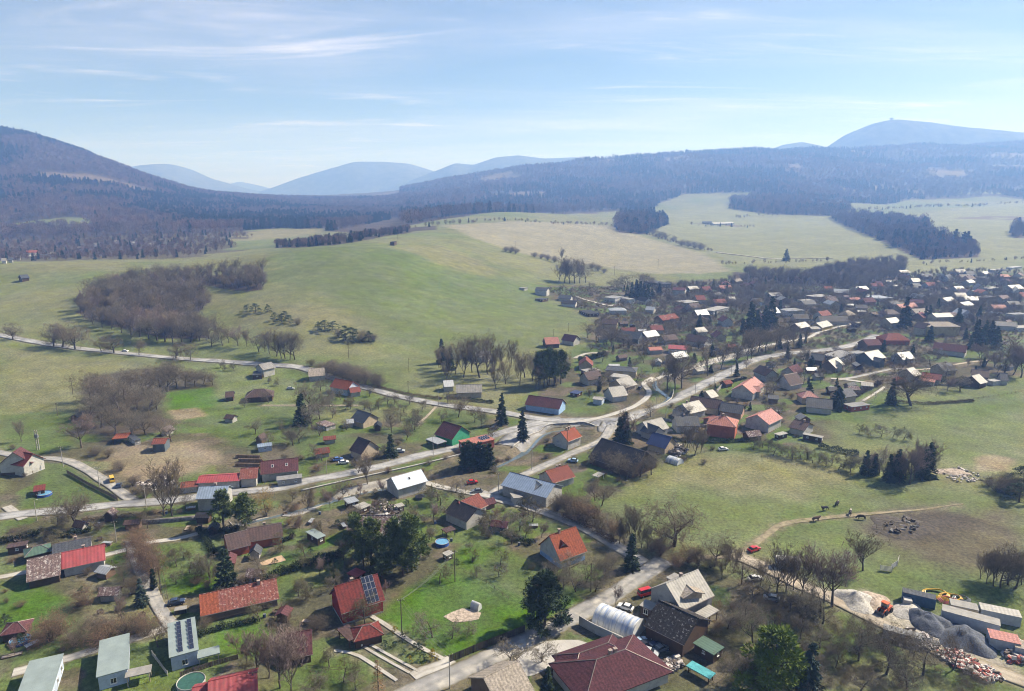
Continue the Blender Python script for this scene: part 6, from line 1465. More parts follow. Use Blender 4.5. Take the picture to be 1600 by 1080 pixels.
row('shrub', ['bush', 'bushgrey', 'darkbush'], [(1560,770,742),(1572,762,735),(1585,772,740),(1598,768,728),(1545,760,742),(1592,785,755)], 'dark bushes at the right edge of the pasture', 'shrub', 1.5)
row('bare_tree', ['tall', 'round'], [(873,440,402),(882,442,396),(890,443,400),(898,443,398),(906,443,402),(915,442,406),(878,408,384)], 'bare trees in the clump on the hill shoulder', wide=1.15)
row('shrub', ['bush'], [(790,394,384),(798,395,382),(806,396,386),(835,402,392),(845,404,394),(856,407,396),(866,410,398),(925,420,408),(935,424,412),(943,427,418)], 'bushes in the hedgerow below the beige field', 'shrub', 1.5)
row('shrub', ['bush', 'bushgrey'], [(1020,366,354),(1030,370,358),(1040,373,362),(1052,378,366),(1065,384,372),(1075,386,374),(1085,388,376),(1095,390,378)], 'bushes in the hedgerow right of the beige field', 'shrub', 1.5)
row('bare_tree', ['round'], [(966,455,432),(975,452,425),(1000,446,425),(1008,450,424),(1016,448,430),(955,450,436)], 'bare trees in the brown copse above the hamlet', wide=1.3)
one('spruce_tree', 'spruce', 1228, 408, 388, 'lone dark conifer on the far village field', wide=1.6)
row('orchard_tree', ['round', 'roundgrey'], [(918,528,502),(932,532,505),(948,538,508),(955,542,502)], 'bare trees left of the large dark barn', wide=1.2)
row('bare_tree', ['roundgrey', 'birch'], [(1480,612,585),(1500,612,582),(1540,570,538),(1555,575,545),(1570,582,540),(1582,586,535),(1595,590,530),(1562,560,530),(1590,570,535),(1530,560,535)], 'bare trees behind the meadow edge cottages', wide=1.5)
row('bare_tree', ['round', 'roundgrey'], [(955,736,700),(968,745,705),(978,750,712),(1000,745,705),(1018,742,700),(926,728,702),(940,790,745),(930,782,740)], 'bare trees in front of the huge black barn', wide=1.1)
row('bare_tree', ['tall'], [(1072,708,660),(1085,712,655),(1095,708,662),(1078,700,665)], 'slim bare trees at the upper pasture corner')
row('orchard_tree', ['orchard'], [(688,790,765),(700,812,785),(712,770,748),(640,1000 if False else 812,790),(790,820,790),(812,830,800),(800,850,820),(770,835,805),(832,815,785)], 'bare trees around the white dark-roofed house', wide=1.2)
# loose planting
bush_col = bpy.data.collections.new('thicket_kit')
for q, (kd, i_) in enumerate((('bush', 0), ('bush', 1), ('bushgrey', 0), ('bushrust', 0), ('bush', 2))):
    tm, cm = PROTO[kd][i_]; o = bpy.data.objects.new('kit_bush_%s' % 'abcde'[q], cm); bush_col.objects.link(o)
BUSH_NG = WOOD_NG.copy()
for q in BUSH_NG.nodes:
    if q.bl_idname == 'GeometryNodeCollectionInfo': q.inputs['Collection'].default_value = bush_col
def brush(name, label, pix, sp, hs, seed):
    P = world_poly(pix); xs, ys = scatter(P[:, 0].min(), P[:, 0].max(), P[:, 1].min(), P[:, 1].max(), sp, seed); k = in_poly(xs, ys, P) & (fbm(xs, ys, 9.0, 2, seed) > (0.47 if name == 'thicket' else 0.36))
    k &= np.array([bool(kk) and free(a, b, 0.8) for a, b, kk in zip(xs, ys, k)])
    o = wood(name, label, xs[k], ys[k], np.full(int(k.sum()), 0.2), hs, 0.1); o.modifiers[0].node_group = BUSH_NG; o['category'] = 'thicket'; return o
brush('thicket', 'tangled bare brown thicket filling the bottom right corner', [(1120,950),(1200,930),(1300,955),(1420,1000),(1540,1060),(1560,1090),(1130,1090),(1115,1010)], 3.2, 0.30, 21)
area('bare_tree', ['round', 'roundgrey', 'orchard'], [(1130,945),(1210,935),(1300,960),(1420,1005),(1500,1050),(1500,1090),(1150,1090)], 30, 6.0, 10.5, 'thicket trees at bottom right', 'tree', 'thicket trees at bottom right', 4.5, 1.1, 6, ordinal=True)
area('orchard_tree', ['orchard', 'orchardmoss', 'roundgrey'], [(850,450),(1000,445),(1180,438),(1340,445),(1600,430),(1600,530),(1480,560),(1300,600),(1180,560),(1050,545),(930,560),(930,500)], 190, 5.0, 9.0, 'bare tree', 'tree', 'garden trees in the far village', 7.0, 1.15, 7, by_house=True)
brush('shrubbery', 'low dark garden shrubs all over the far village', [(850,450),(1000,445),(1180,438),(1340,445),(1600,430),(1600,530),(1480,560),(1300,600),(1180,560),(1050,545),(930,560),(930,500)], 4.0, 0.26, 22)
area('spruce_tree', ['spruce', 'spruce', 'thuja'], [(950,455),(1180,440),(1340,445),(1600,435),(1600,520),(1480,560),(1300,590),(1200,560),(1100,520)], 48, 5.0, 13.0, 'dark conifer', 'tree', 'conifers in the far village', 9.0, 1.15, 9, by_house=True)
area('bare_tree', ['round', 'tall', 'roundgrey'], [(1100,445),(1340,440),(1600,430),(1600,500),(1400,500),(1340,520),(1180,510)], 80, 8.0, 13.0, 'tall tree', 'tree', 'tall trees in the far village', 9.0, 1.2, 10, by_house=True)
area('orchard_tree', ['orchard', 'orchardmoss'], [(440,860),(600,790),(760,800),(860,850),(900,900),(830,960),(640,900),(520,930),(430,950),(260,960),(200,900),(380,860)], 26, 3.0, 5.5, 'fruit tree', 'tree', 'garden trees among the near houses', 6.0, 1.1, 11, by_house=True)
area('shrub', ['bush', 'bushgrey', 'darkbush', 'bushrust'], [(0,830),(200,800),(420,800),(540,770),(760,770),(860,800),(930,880),(860,920),(600,880),(480,930),(300,1000),(0,1060)], 60, 1.2, 2.8, 'low shrub', 'shrub', 'garden shrubs among the near houses', 4.0, 1.4, 12, by_house=True)
area('shrub', ['bush', 'bushgrey', 'bushrust'], [(380,720),(560,690),(700,700),(780,690),(860,690),(930,720),(1050,700),(1180,690),(1000,640),(1200,600),(1330,620),(1250,690),(1050,740),(930,770),(800,740),(600,745),(480,745)], 60, 1.5, 3.6, 'brown shrub', 'shrub', 'shrubs among the middle houses', 4.5, 1.4, 13, by_house=True)
brush('bank_scrub', 'brown scrub growing along the brook bank', [(380,806),(470,786),(560,764),(640,748),(740,732),(800,712),(800,722),(700,748),(560,776),(470,800)], 2.6, 0.22, 23)
area('garden_tree', ['round', 'roundgrey', 'tall', 'orchard'], MIDV, 75, 6.0, 11.5, 'garden tree', 'tree', 'garden trees along the main road', 6.0, 1.15, 16, by_house=True)
area('garden_tree', ['roundgrey', 'orchard', 'round'], [(330,650),(480,600),(640,620),(760,660),(700,700),(520,730),(400,700)], 22, 4.5, 9.0, 'garden tree', 'tree', 'garden trees on the slope', 8.0, 1.15, 17, by_house=True)
area('garden_tree', ['roundgrey', 'birch', 'round', 'orchardmoss'], NEARV, 46, 4.0, 8.0, 'garden tree', 'tree', 'bare trees among the near houses', 8.0, 1.15, 18, by_house=True)
area('conifer_tree', ['thuja', 'spruce', 'yew'], MIDV, 26, 4.0, 9.0, 'dark conifer', 'tree', 'conifers along the main road', 8.0, 1.1, 19, by_house=True)
# groves and belts: edge trees stand singly, the inside reads as one mass
xs, ys = scatter(-560, -160, 470, 780, 7.0, 21); k = in_poly(xs, ys, GROVE_A) | in_poly(xs, ys, GROVE_B); wood('grove_wood', 'dense bare purple-brown grove on the left meadow', xs[k], ys[k], np.full(int(k.sum()), 0.12), 1.45).modifiers[0].node_group = GROVE_NG
row('grove_tree', ['roundgrey', 'tall', 'mauve'], [(146,508,482),(160,512,480),(175,516,484),(190,520,482),(205,524,484),(218,526,470),(232,530,482),(246,532,474),(258,534,478),(270,536,484),(284,535,488),(298,534,490),(312,532,496),(326,530,498),(342,532,500),(358,536,506),(372,540,508),(386,542,508),(348,540,512),(330,542,512)], 'front trees along the near edge of the grove', wide=1.2)
for key, nm, lab, sp, cf in (('p1', 'far_wood', 'round dark wood on the far meadow', 9, 0.5), ('p2', 'far_wood', 'hazy wood strip on the far upper meadow', 10, 0.2), ('p3', 'far_wood', 'dark wood tongue on the right far meadow', 9, 0.15), ('p4', 'tree_belt', 'blue hazy tree belt behind the far village', 7, 0.12), ('p5', 'far_wood', 'small wood at the right edge of the far meadow', 9, 0.2), ('p7', 'tree_belt', 'dark tree belt behind the green hill crest', 9, 0.3)):
    P = FOREST_POLY[key]
    xs, ys = scatter(P[:, 0].min(), P[:, 0].max(), P[:, 1].min(), P[:, 1].max(), sp, 33); k = in_poly(xs, ys, P) & (fbm(xs, ys, 38.0, 3, 17) > 0.36); o = wood(nm, lab, xs[k], ys[k], np.full(int(k.sum()), cf), 0.62 if key == 'p7' else 1.25 if key == 'p4' else 0.9)
    if key == 'p4': o.modifiers[0].node_group = GROVE_NG
xs, ys = scatter(-1150, -420, 880, 1350, 12.5, 44); k = infr(xs, ys, -0.86, -0.30) & (xs / ys < -0.40 + 0.16 * (fbm(xs, ys, 90.0, 3, 15) - 0.5)); xs, ys = xs[k], ys[k]
wood('orchard_wood', 'loose trees around the cottages under the left mountain', xs, ys, np.full(len(xs), 0.12), 0.55)

P = world_poly([(1020,448),(1180,436),(1340,440),(1480,424),(1600,424),(1600,520),(1500,525),(1420,512),(1340,505),(1240,500),(1120,512),(1040,520)])
xs, ys = scatter(P[:, 0].min(), P[:, 0].max(), P[:, 1].min(), P[:, 1].max(), 9.5, 55); k = in_poly(xs, ys, P) & (fbm(xs, ys, 45.0, 2, 8) > 0.40)
k &= np.array([bool(q) and free(a, b, 3.0) for a, b, q in zip(xs, ys, k)])
wood('village_greenery', 'hazy mass of bare trees between the far village roofs', xs[k], ys[k], np.full(int(k.sum()), 0.10), 0.85).modifiers[0].node_group = GROVE_NG

for lab, pp, sp, hs in (('hedgerow left of the lonely meadow farmstead', [(1080,352),(1105,354),(1180,356)], 7, .5), ('tree line across the upper right far meadow', [(1320,331),(1420,326),(1540,322),(1600,318)], 8, .7), ('hedgerow along the top of the beige field', [(735,348),(800,346),(860,351),(950,353),(1000,360)], 6, .5),
    ('tree line above the beige field on the left', [(650,357),(700,352),(745,350)], 7, .6), ('hedgerow down the right side of the beige field', [(1010,366),(1050,380),(1110,394)], 6, .45), ('hedge along the far field road', [(1130,415),(1200,412),(1300,409)], 6, .4), ('hedge on the far right field', [(1440,414),(1520,410),(1600,405)], 6, .35), ('tree line on the far centre meadow', [(1150,342),(1200,338),(1290,337)], 9, .7)):
    C = resample([q[:2] for q in hits(pp)], sp); C = C + np.random.RandomState(len(C)).normal(0, sp * .4, C.shape); k = np.random.RandomState(len(C) + 1).rand(len(C)) < .75
    wood('hedgerow', lab, C[k, 0], C[k, 1], np.full(int(k.sum()), 0.08), hs)
# ------------------------------------------------------------------ vehicles
TYRE = mat('tyre_rubber', (0.02, 0.02, 0.02), 0.9, 0.1); RIM = mat('wheel_rim', (0.4, 0.4, 0.42), 0.4, 0.05, metal=0.7); LAMPG = mat('lamp_glass', (0.75, 0.75, 0.7), 0.2, 0.05, spec=0.7)
PAINT = {k: mat('paint_' + k, c, 0.28, 0.05, spec=0.6) for k, c in dict(white=(0.70, 0.70, 0.70), black=(0.02, 0.02, 0.024), blue=(0.05, 0.12, 0.36), silver=(0.38, 0.40, 0.42), red=(0.45, 0.025, 0.03), yellow=(0.62, 0.38, 0.03), navy=(0.03, 0.045, 0.09), grey=(0.14, 0.15, 0.16), lightblue=(0.30, 0.42, 0.56)).items()}
_w = MB(); _w.tube([(0, -.11, 0), (0, .11, 0)], [.33, .33], 12); WH = _w.mesh('tyre', TYRE)
_w = MB(); _w.tube([(0, -.12, 0), (0, .12, 0)], [.19, .19], 8); WR = _w.mesh('rim', RIM)
_w = MB(); _w.box(-.04, .04, -.16, .16, -.07, .07); WL = _w.mesh('headlight', LAMPG)
CARP = {'car': ([(-2.1,.35),(-2.12,.75),(-2.0,.92),(-1.55,.98),(1.0,.95),(1.9,.82),(2.08,.62),(2.08,.35)], [(-1.75,.95),(-1.35,1.42),(-.9,1.48),(.15,1.46),(.95,.95)]),
        'van': ([(-2.5,.4),(-2.55,1.0),(-2.5,1.2),(1.5,1.15),(2.3,1.0),(2.45,.7),(2.45,.4)], [(-2.48,1.15),(-2.4,1.95),(-2.2,2.05),(1.0,2.03),(1.65,1.15)])}
def profile_mesh(name, prof_, half, inset, m):
    P = [(x, -half, z) for x, z in prof_] + [(x, half, z) for x, z in prof_]; n = len(prof_)
    zs = [z for _, z in prof_]; zt = max(zs); zb = min(zs)
    P = [(x, y * (1 - inset * (z - zb) / (zt - zb + 1e-6)), z) for x, y, z in P]
    f = [tuple(range(n)), tuple(reversed(range(n, 2 * n)))] + [(i, n + i, n + (i + 1) % n, (i + 1) % n) for i in range(n)]
    return mesh_from(name, P, f, [m])
_cm = {}
def vehicle(u, v, yaw, colr_, label, shape='car', cat='car'):
    x, y, z = hit(u, v); k = (shape, colr_)
    if k not in _cm:
        b, c = CARP[shape]; top = [(x_ * 0.97, z_) for x_, z_ in c]; zt = max(q[1] for q in c)
        roof_ = [(c[1][0] + .05, zt - .06), (c[2][0], zt + .02), (c[3][0], zt + .02), (c[3][0] + .12, zt - .06)]
        _cm[k] = (profile_mesh('body', b, .88, .06, PAINT[colr_]), profile_mesh('cabin_glass', c, .80, .20, GLASS), profile_mesh('car_roof', roof_, .68, .02, PAINT[colr_]))
    r = link('van' if shape == 'van' else 'parked_car', None, loc=(x, y, z + .12), rotz=math.radians(yaw))
    for nm, me in zip(('body', 'cabin_glass', 'car_roof'), _cm[k]): link(nm, me, r)
    wx = 1.35 if shape == 'car' else 1.6
    for a in (-wx, wx * .98):
        for s_ in (-.8, .8): w = link('wheel', WH, r, (a, s_, .33)); link('rim', WR, w)
    fx = 2.06 if shape == 'car' else 2.44
    for s_ in (-.6, .6): link('headlight', WL, r, (fx, s_, .68 if shape == 'car' else .82))
    return tag(r, label, cat)
vehicle(175, 752, 125, 'yellow', 'yellow van parked in the upper left lane', 'van', 'van')
vehicle(186, 761, 110, 'navy', 'dark car parked behind the yellow van')
vehicle(276, 944, 20, 'navy', 'dark blue car on the lawn beside the narrow left lane')
vehicle(528, 720, 30, 'blue', 'blue car parked left of the brown gabled house')
vehicle(537, 725, 15, 'white', 'white car parked beside the blue car at the lower road')
vehicle(625, 707, 5, 'silver', 'silver car parked next to the dark spruce by the lower road')
vehicle(895, 722, 160, 'lightblue', 'light blue car on the narrow road behind the workshop')
vehicle(1130, 704, 10, 'white', 'white car parked at the upper pasture corner')
vehicle(738, 756, 20, 'red', 'red car on the yard beside the brook lane')
vehicle(560, 1005, -35, 'white', 'white car sticking out of the dark carport')
vehicle(1000, 1006, 30, 'lightblue', 'pale blue car nearest the plastic tunnel end')
vehicle(1010, 1010, 30, 'black', 'first dark car right of the pale blue car in the barn yard')
vehicle(1022, 1013, 30, 'navy', 'second dark car right of the pale blue car in the barn yard')
vehicle(1033, 1017, 30, 'grey', 'grey car closest to the dark barn wall')
vehicle(1015, 1023, -25, 'silver', 'silver car parked in front of the row in the barn yard')
vehicle(977, 952, 150, 'white', 'white car on the roadside above the plastic tunnel')
vehicle(1010, 930, 25, 'red', 'red van beside the dazzling white roofed house', 'van', 'van')
vehicle(1180, 907, 10, 'white', 'white car between the bare trees by the dirt road')
vehicle(1178, 861, 30, 'red', 'red car at the start of the pasture track')
vehicle(196, 550, -12, 'white', 'white car driving on the country road')
vehicle(454, 609, 5, 'silver', 'silver car parked in the slope orchard')
vehicle(812, 781, 10, 'white', 'white van beside the workshop container', 'van', 'van')
vehicle(772, 671, 20, 'black', 'dark car parked in the shade by the green gabled house')
vehicle(1000, 608, 60, 'black', 'black car on the curved lane')
vehicle(1205, 938, 160, 'silver', 'silver car half hidden under the thicket trees')
vehicle(60, 884, 15, 'silver', 'silver car parked beside the old mottled barn')
vehicle(745, 770, 190, 'grey', 'grey car waiting at the side road corner')
# ------------------------------------------------------------------ plastic tunnels
FILM = bpy.data.materials.new('tunnel_film'); n, l, bs = nodes_of(FILM); bs.inputs['Base Color'].default_value = (0.62, 0.66, 0.72, 1); bs.inputs['Roughness'].default_value = 0.35; bs.inputs['Alpha'].default_value = 0.82
nz = n.new('ShaderNodeTexNoise'); nz.inputs['Scale'].default_value = 0.7; nz.inputs['Detail'].default_value = 6; tc = n.new('ShaderNodeTexCoord'); mp = n.new('ShaderNodeMapping'); mp.inputs['Scale'].default_value = (2.2, .35, .35)
l.new(tc.outputs['Object'], mp.inputs[0]); l.new(mp.outputs[0], nz.inputs['Vector']); cr = n.new('ShaderNodeValToRGB'); cr.color_ramp.elements[0].color = (0.30, 0.38, 0.56, 1); cr.color_ramp.elements[0].position = .35; cr.color_ramp.elements[1].color = (0.74, 0.75, 0.74, 1); cr.color_ramp.elements[1].position = .6
l.new(nz.outputs['Fac'], cr.inputs[0]); l.new(cr.outputs[0], bs.inputs['Base Color'])
def tunnel(p0, p1, p2, h, label):
    A, B, C_ = [Vector(hit(*p)) for p in (p0, p1, p2)]; ax = (B - A); ax.z = 0; L = ax.length; a = math.atan2(ax.y, ax.x)
    n_ = Vector((-math.sin(a), math.cos(a), 0)); W = (C_ - B).dot(n_); c = (A + B) / 2 + n_ * W / 2; W = abs(W)
    r = link('plastic_tunnel', None, loc=(c.x, c.y, float(tz(c.x, c.y))), rotz=a); n2 = 18; nx = 14
    vs = []; fs = []
    for i in range(nx + 1):
        for k in range(n2 + 1):
            t = math.pi * k / n2; sag = 1 - .02 * math.sin(math.pi * (i * 2 % 2 + .5))
            vs.append((-L/2 + L * i / nx, -math.cos(t) * W / 2 * sag, math.sin(t) ** .8 * h * sag))
    for i in range(nx):
        for k in range(n2): q = i * (n2 + 1) + k; fs.append((q, q + n2 + 1, q + n2 + 2, q + 1))
    link('film_cover', mesh_from('film_cover', vs, fs, [FILM], smooth=True), r)
    for e in (0, nx):
        P = [vs[e * (n2 + 1) + k] for k in range(n2 + 1)]; link('end_sheet', mesh_from('end_sheet', P, [tuple(range(n2 + 1))], [FILM]), r)
    for i in range(0, nx + 1, 2):
        b = MB(); b.tube([(-L/2 + L * i / nx, -math.cos(math.pi * k / n2) * (W / 2 + .03), math.sin(math.pi * k / n2) ** .8 * (h + .03)) for k in range(n2 + 1)], [.045] * (n2 + 1), 5); b.build('hoop', WALL['white'], r)
    return tag(r, label, 'greenhouse')
tunnel((924, 980), (986, 1007), (1010, 984), 4.4, 'large translucent plastic tunnel beside the lower road')
tunnel((1290, 614), (1297, 616), (1302, 611), 3.4, 'small white plastic tunnel on the green behind the big conifer')
tunnel((735, 951), (747, 956), (753, 951), 1.9, 'little white greenhouse on the bright lawn')
tunnel((1040, 722), (1058, 728), (1064, 722), 2.2, 'grey film tunnel below the deep blue roof')
# ------------------------------------------------------------------ pools, trampoline, garden beds
POOLW = mat('pool_water', (0.12, 0.29, 0.46), 0.08, 0.1, spec=0.8); POOLS = mat('pool_side_blue', (0.03, 0.08, 0.32), 0.5, 0.1); POOLG = mat('pool_water_green', (0.03, 0.09, 0.06), 0.08, 0.2, spec=0.8)
def pool(u, v, rad, h, side, water, label):
    x, y, z = hit(u, v); r = link('garden_pool', None, loc=(x, y, z)); b = MB(); N = 24
    ring = lambda q, zz: [(math.cos(2*math.pi*i/N) * q, math.sin(2*math.pi*i/N) * q, zz) for i in range(N)]
    P = ring(rad, -.2) + ring(rad, h) + ring(rad - .1, h) + ring(rad - .1, h - .3); f = []
    for k in range(3):
        for i in range(N): j = (i + 1) % N; f.append((k*N + i, k*N + j, (k+1)*N + j, (k+1)*N + i))
    b.poly(P, f); b.build('pool_side', side, r); w = MB(); w.poly(ring(rad - .11, h - .14), [tuple(range(N))]); w.build('water', water, r)
    rim = MB(); rim.tube([(math.cos(2*math.pi*i/N) * rad, math.sin(2*math.pi*i/N) * rad, h) for i in range(N + 1)], [.07] * (N + 1), 6, caps=False); rim.build('rim', WALL['white'], r)
    return tag(r, label, 'pool')
pool(691, 851, 2.1, 1.1, POOLS, POOLW, 'round blue garden pool beside the brown shelter')
pool(32, 1003, 2.2, 0.8, POOLS, POOLW, 'round blue garden pool on the bottom left lawn')
pool(299, 1070, 2.9, 1.0, WALL['white'], POOLG, 'round green water pool beside the pink-red roof')
pool(70, 774, 2.3, 0.9, POOLS, POOLW, 'blue garden pool on the chalet lawn')
x, y, z = hit(656, 779); r = link('trampoline', None, loc=(x, y, z)); b = MB()
b.tube([(math.cos(k*math.pi/10)*1.7, math.sin(k*math.pi/10)*1.7, .8) for k in range(21)], [.06]*21, 6, caps=False); b.build('frame', PAINT['navy'], r)
b = MB(); b.poly([(math.cos(k*math.pi/10)*1.65, math.sin(k*math.pi/10)*1.65, .8) for k in range(20)], [tuple(range(20))]); b.build('mat', PAINT['black'], r)
for k in range(4):
    b = MB(); a = k * math.pi / 2 + .4; b.tube([(math.cos(a)*1.7, math.sin(a)*1.7, -.1), (math.cos(a)*1.7, math.sin(a)*1.7, 2.5)], [.04, .04], 5); b.build('pole', PAINT['navy'], r)
tag(r, 'dark round trampoline behind the white grey-roofed house', 'trampoline')
SOILM = mat('bed_soil', (0.34, 0.28, 0.23), 0.95, 0.4, 1.2, bump=0.15, bscale=2.0)
def bed(pix, label, m=SOILM, lift=.10):
    o = sheet('garden_bed', pix, m, lift); del o['kind']; tag(o, label, 'garden bed'); return o
bed([(693,964),(722,951),(752,958),(748,968),(708,973)], 'pale dug garden bed beside the little greenhouse')
bed([(405,880),(440,868),(447,876),(410,884)], 'sandy rectangle on the brown house lawn', mat('bed_sand', (0.42, 0.30, 0.20), .95, .2))
bed([(1034,672),(1050,671),(1052,674),(1036,675)], 'small pale sand patch in the garden behind the brick house')
# ------------------------------------------------------------------ poles and wires
POLE = mat('pole_concrete', (0.30, 0.28, 0.26), 0.9, 0.2); POLEW = mat('pole_wood', (0.10, 0.075, 0.06), 0.9, 0.2); INS = mat('insulator', (0.6, 0.6, 0.58), 0.4, 0.05); WIRE = mat('wire', (0.16, 0.16, 0.17), 0.6, 0.05)
_p = MB(); _p.tube([(0, 0, -.5), (0, 0, 10)], [.17, .11], 8); PM = {k: _p.mesh('mast', m) for k, m in (('c', POLE), ('w', POLEW))}
_p = MB(); _p.box(-1.1, 1.1, -.06, .06, 9.55, 9.68); PX = _p.mesh('crossarm', POLEW)
_p = MB(); _p.tube([(0, 0, 9.68), (0, 0, 9.95)], [.06, .05], 6); PI_ = _p.mesh('insulator', INS)
_p = MB(); _p.tube([(0, 0, 9.9), (.5, 0, 10.3), (1.3, 0, 10.35)], [.05, .045, .04], 6); PLA = _p.mesh('lamp_arm', POLE)
_p = MB(); _p.box(1.1, 1.8, -.12, .12, 10.28, 10.4); PLH = _p.mesh('lamp_head', INS)
POLES = {}
def pole(u, vb, vt, label, kind='c', lamp=False, key=None):
    x, y, z = hit(u, vb); h = height_for(x, y, z, vt); r = link('street_lamp' if lamp else 'utility_pole', None, loc=(x, y, z), rotz=TR.uniform(-.4, .4)); r.scale = (max(.8, h/10 * .9), max(.8, h/10 * .9), h / 10)
    link('mast', PM[kind], r)
    if lamp: link('lamp_arm', PLA, r); link('lamp_head', PLH, r)
    else:
        link('crossarm', PX, r)
        for s_ in (-.95, 0, .95): link('insulator', PI_, r, (s_, 0, 0))
    if key: POLES[key] = (x, y, z + h * .98)
    return tag(r, label, 'street lamp' if lamp else 'pole')
for a in [(628,989,936,'wooden power pole on the bright lawn beside the dark red house','w',False,'A'), (711,909,860,'wooden power pole at the upper corner of the bright lawn','w',False,'B'), (703,1076,1022,'concrete pole at the roadside opposite the pale beige roof','c',False,'C'),
          (182,846,815,'white concrete pole at the top of the narrow left lane','c',False,'D'), (252,930,886,'yellowish pole between the left lane and the orchard lawn','w'), (99,730,698,'concrete pole at the upper left lane bend','c'), (156,762,730,'concrete pole half way along the upper left lane','c'),
          (229,794,757,'street lamp at the lower left road junction','c',True), (58,814,782,'pale lamp post beside the lower left road','c',True), (114,616,590,'power pole alone on the left pasture','w'), (90,650,630,'power pole at the left pasture hedge','w'),
          (545,560,534,'power pole on the meadow above the road thicket','w'), (639,582,560,'power pole on the meadow right of the thicket','w'), (638,615,596,'power pole at the meadow foot beside the road','w'), (685,634,608,'street lamp on the country road below the knoll','c',True),
          (677,712,680,'concrete pole beside the dark carport','c'), (511,742,712,'concrete pole on the lower road opposite the maroon roof','c'), (779,770,740,'concrete pole at the side road corner','c'), (831,735,700,'concrete pole beside the brook bend','c'),
          (886,705,672,'wooden pole in front of the white cottage','w'), (1040,654,632,'power pole on the main road kerb','c'), (1025,638,618,'power pole between brook and main road','c'), (1086,618,600,'power pole on the main road above the glaring roof','c'),
          (1116,606,588,'power pole at the start of the garden wall','c'), (1142,592,572,'power pole on the main road before the village trees','c'), (980,1068,1040,'short grey pole behind the wine-red bungalow','c'), (398,1092,1050,'wooden pole at the bottom lawn','w'),
          (622,382,362,'tall mast pole on the green hill crest','w'), (888,518,505,'power pole behind the dark red gabled cottage','w'), (865,526,514,'thin pole behind the orange-brown cottage','w'), (764,525,512,'power pole above the wooded knoll','w'),
          (805,398,377,'dark pole in the hedgerow below the beige field','w'), (1028,422,405,'dark pole on the lower beige field','w'), (960,430,416,'power pole behind the hillside hamlet','w'), (923,690 if False else 925,880,'thin pole among the grey bare trees','w')]:
    pole(*a)
def wire(k1, k2, label):
    A = Vector(POLES[k1]); B = Vector(POLES[k2]); r = link('power_line', None, loc=A)
    for o in (-.8, 0, .8):
        pts = []
        for i in range(13):
            t = i / 12; p = (B - A) * t; pts.append((p.x + o * .7, p.y + o * .7, p.z - 4 * t * (1 - t) * 1.2))
        b = MB(); b.tube(pts, [.02] * 13, 4, caps=False); b.build('wire', WIRE, r)
    tag(r, label, 'power line')
wire('A', 'B', 'thin power line wires spanning the bright lawn')
wire('A', 'C', 'thin power line wires from the lawn pole to the road')
# concrete mast with bars on the left pasture
x, y, z = hit(60, 703); h = height_for(x, y, z, 672); r = link('transformer_mast', None, loc=(x, y, z))
for s_ in (-.45, .45): b = MB(); b.box(s_ - .14, s_ + .14, -.14, .14, -.4, h); b.build('mast', POLE, r)
for k in range(6): b = MB(); b.box(-.31, .31, -.1, .1, h * (k + .6) / 6, h * (k + .6) / 6 + .14); b.build('crossbar', POLE, r)
b = MB(); b.box(-.7, .7, -.5, .5, h * .62, h * .62 + 1.3); b.build('transformer', PAINT['grey'], r)
tag(r, 'grey twin-leg transformer mast above the chalet', 'mast')
x, y, z = hit(1393, 190); dx_, dy_, dz_ = pix_dir(1393, 188); Yt = 6300; b = MB(); X0 = Yt * dx_ / dy_; Z0 = CAM_H + Yt * dz_ / dy_
b.tube([(0, 0, -30), (0, 0, 26)], [14, 11], 8); b.tube([(0, 0, 26), (0, 0, 32)], [17, 17], 8); b.tube([(0, 0, 32), (0, 0, 52)], [2, .6], 6)
tag(b.build('lookout_tower', POLE, loc=(X0, Yt, Z0 - 14)), 'tiny tower on top of the bald blue mountain', 'tower')
# ------------------------------------------------------------------ builder's yard at lower right
def pile(u, v, rx, ry, h, m, label, yaw=0, seed=1, cat='pile', name='gravel_pile'):
    x, y, z = hit(u, v); R = 22; S = 40; fs = []
    Q, T = np.meshgrid(np.arange(1, R + 1) / R, 2 * math.pi * np.arange(S) / S, indexing='ij'); wq = 1 + .16 * np.sin(3 * T + seed) + .10 * np.sin(5 * T + 2 * seed)
    PX = np.cos(T) * Q * rx * wq; PY = np.sin(T) * Q * ry * wq; NZ = fbm(PX + seed * 31.0, PY, 3.4, 4, seed) - .5
    ZZ = h * (1 - Q ** 1.25) * (1 + .9 * NZ * (.3 + Q)) + NZ * .9 * (1 - Q) - .12 * (Q >= 1)
    vs = [(0, 0, h)] + list(zip(PX.ravel().tolist(), PY.ravel().tolist(), ZZ.ravel().tolist()))
    for k in range(S): fs.append((0, 1 + k, 1 + (k + 1) % S))
    for i in range(R - 1):
        for k in range(S): a = 1 + i * S + k; b_ = 1 + i * S + (k + 1) % S; fs.append((a, a + S, b_ + S, b_))
    return tag(link(name, mesh_from(name, vs, fs, [m], smooth=True), loc=(x, y, z), rotz=math.radians(yaw)), label, cat)
GRB = mat('gravel_blue_grey', (0.105, 0.115, 0.140), 0.95, 0.4, 3.0, bump=0.15, bscale=4.0); GRP = mat('gravel_pale', (0.40, 0.38, 0.35), 0.95, 0.35, 3.0, bump=0.12, bscale=4.0); GRD = mat('gravel_dark', (0.15, 0.145, 0.145), 0.95, 0.35, 3.0, bump=0.12, bscale=4.0); MUDM = mat('manure_dark', (0.066, 0.055, 0.043), 0.95, 0.5, 0.8, bump=0.3, bscale=1.2)
pile(1452, 974, 5.0, 6.0, 3.2, GRB, 'left dark blue-grey gravel heap in the yard', 30, 3)
pile(1508, 1002, 6.2, 6.2, 3.4, GRB, 'right dark blue-grey gravel heap in the yard', 20, 5)
pile(1338, 939, 5.0, 6.0, 2.4, GRP, 'pale gravel heap at the near end of the yard', 0, 7)
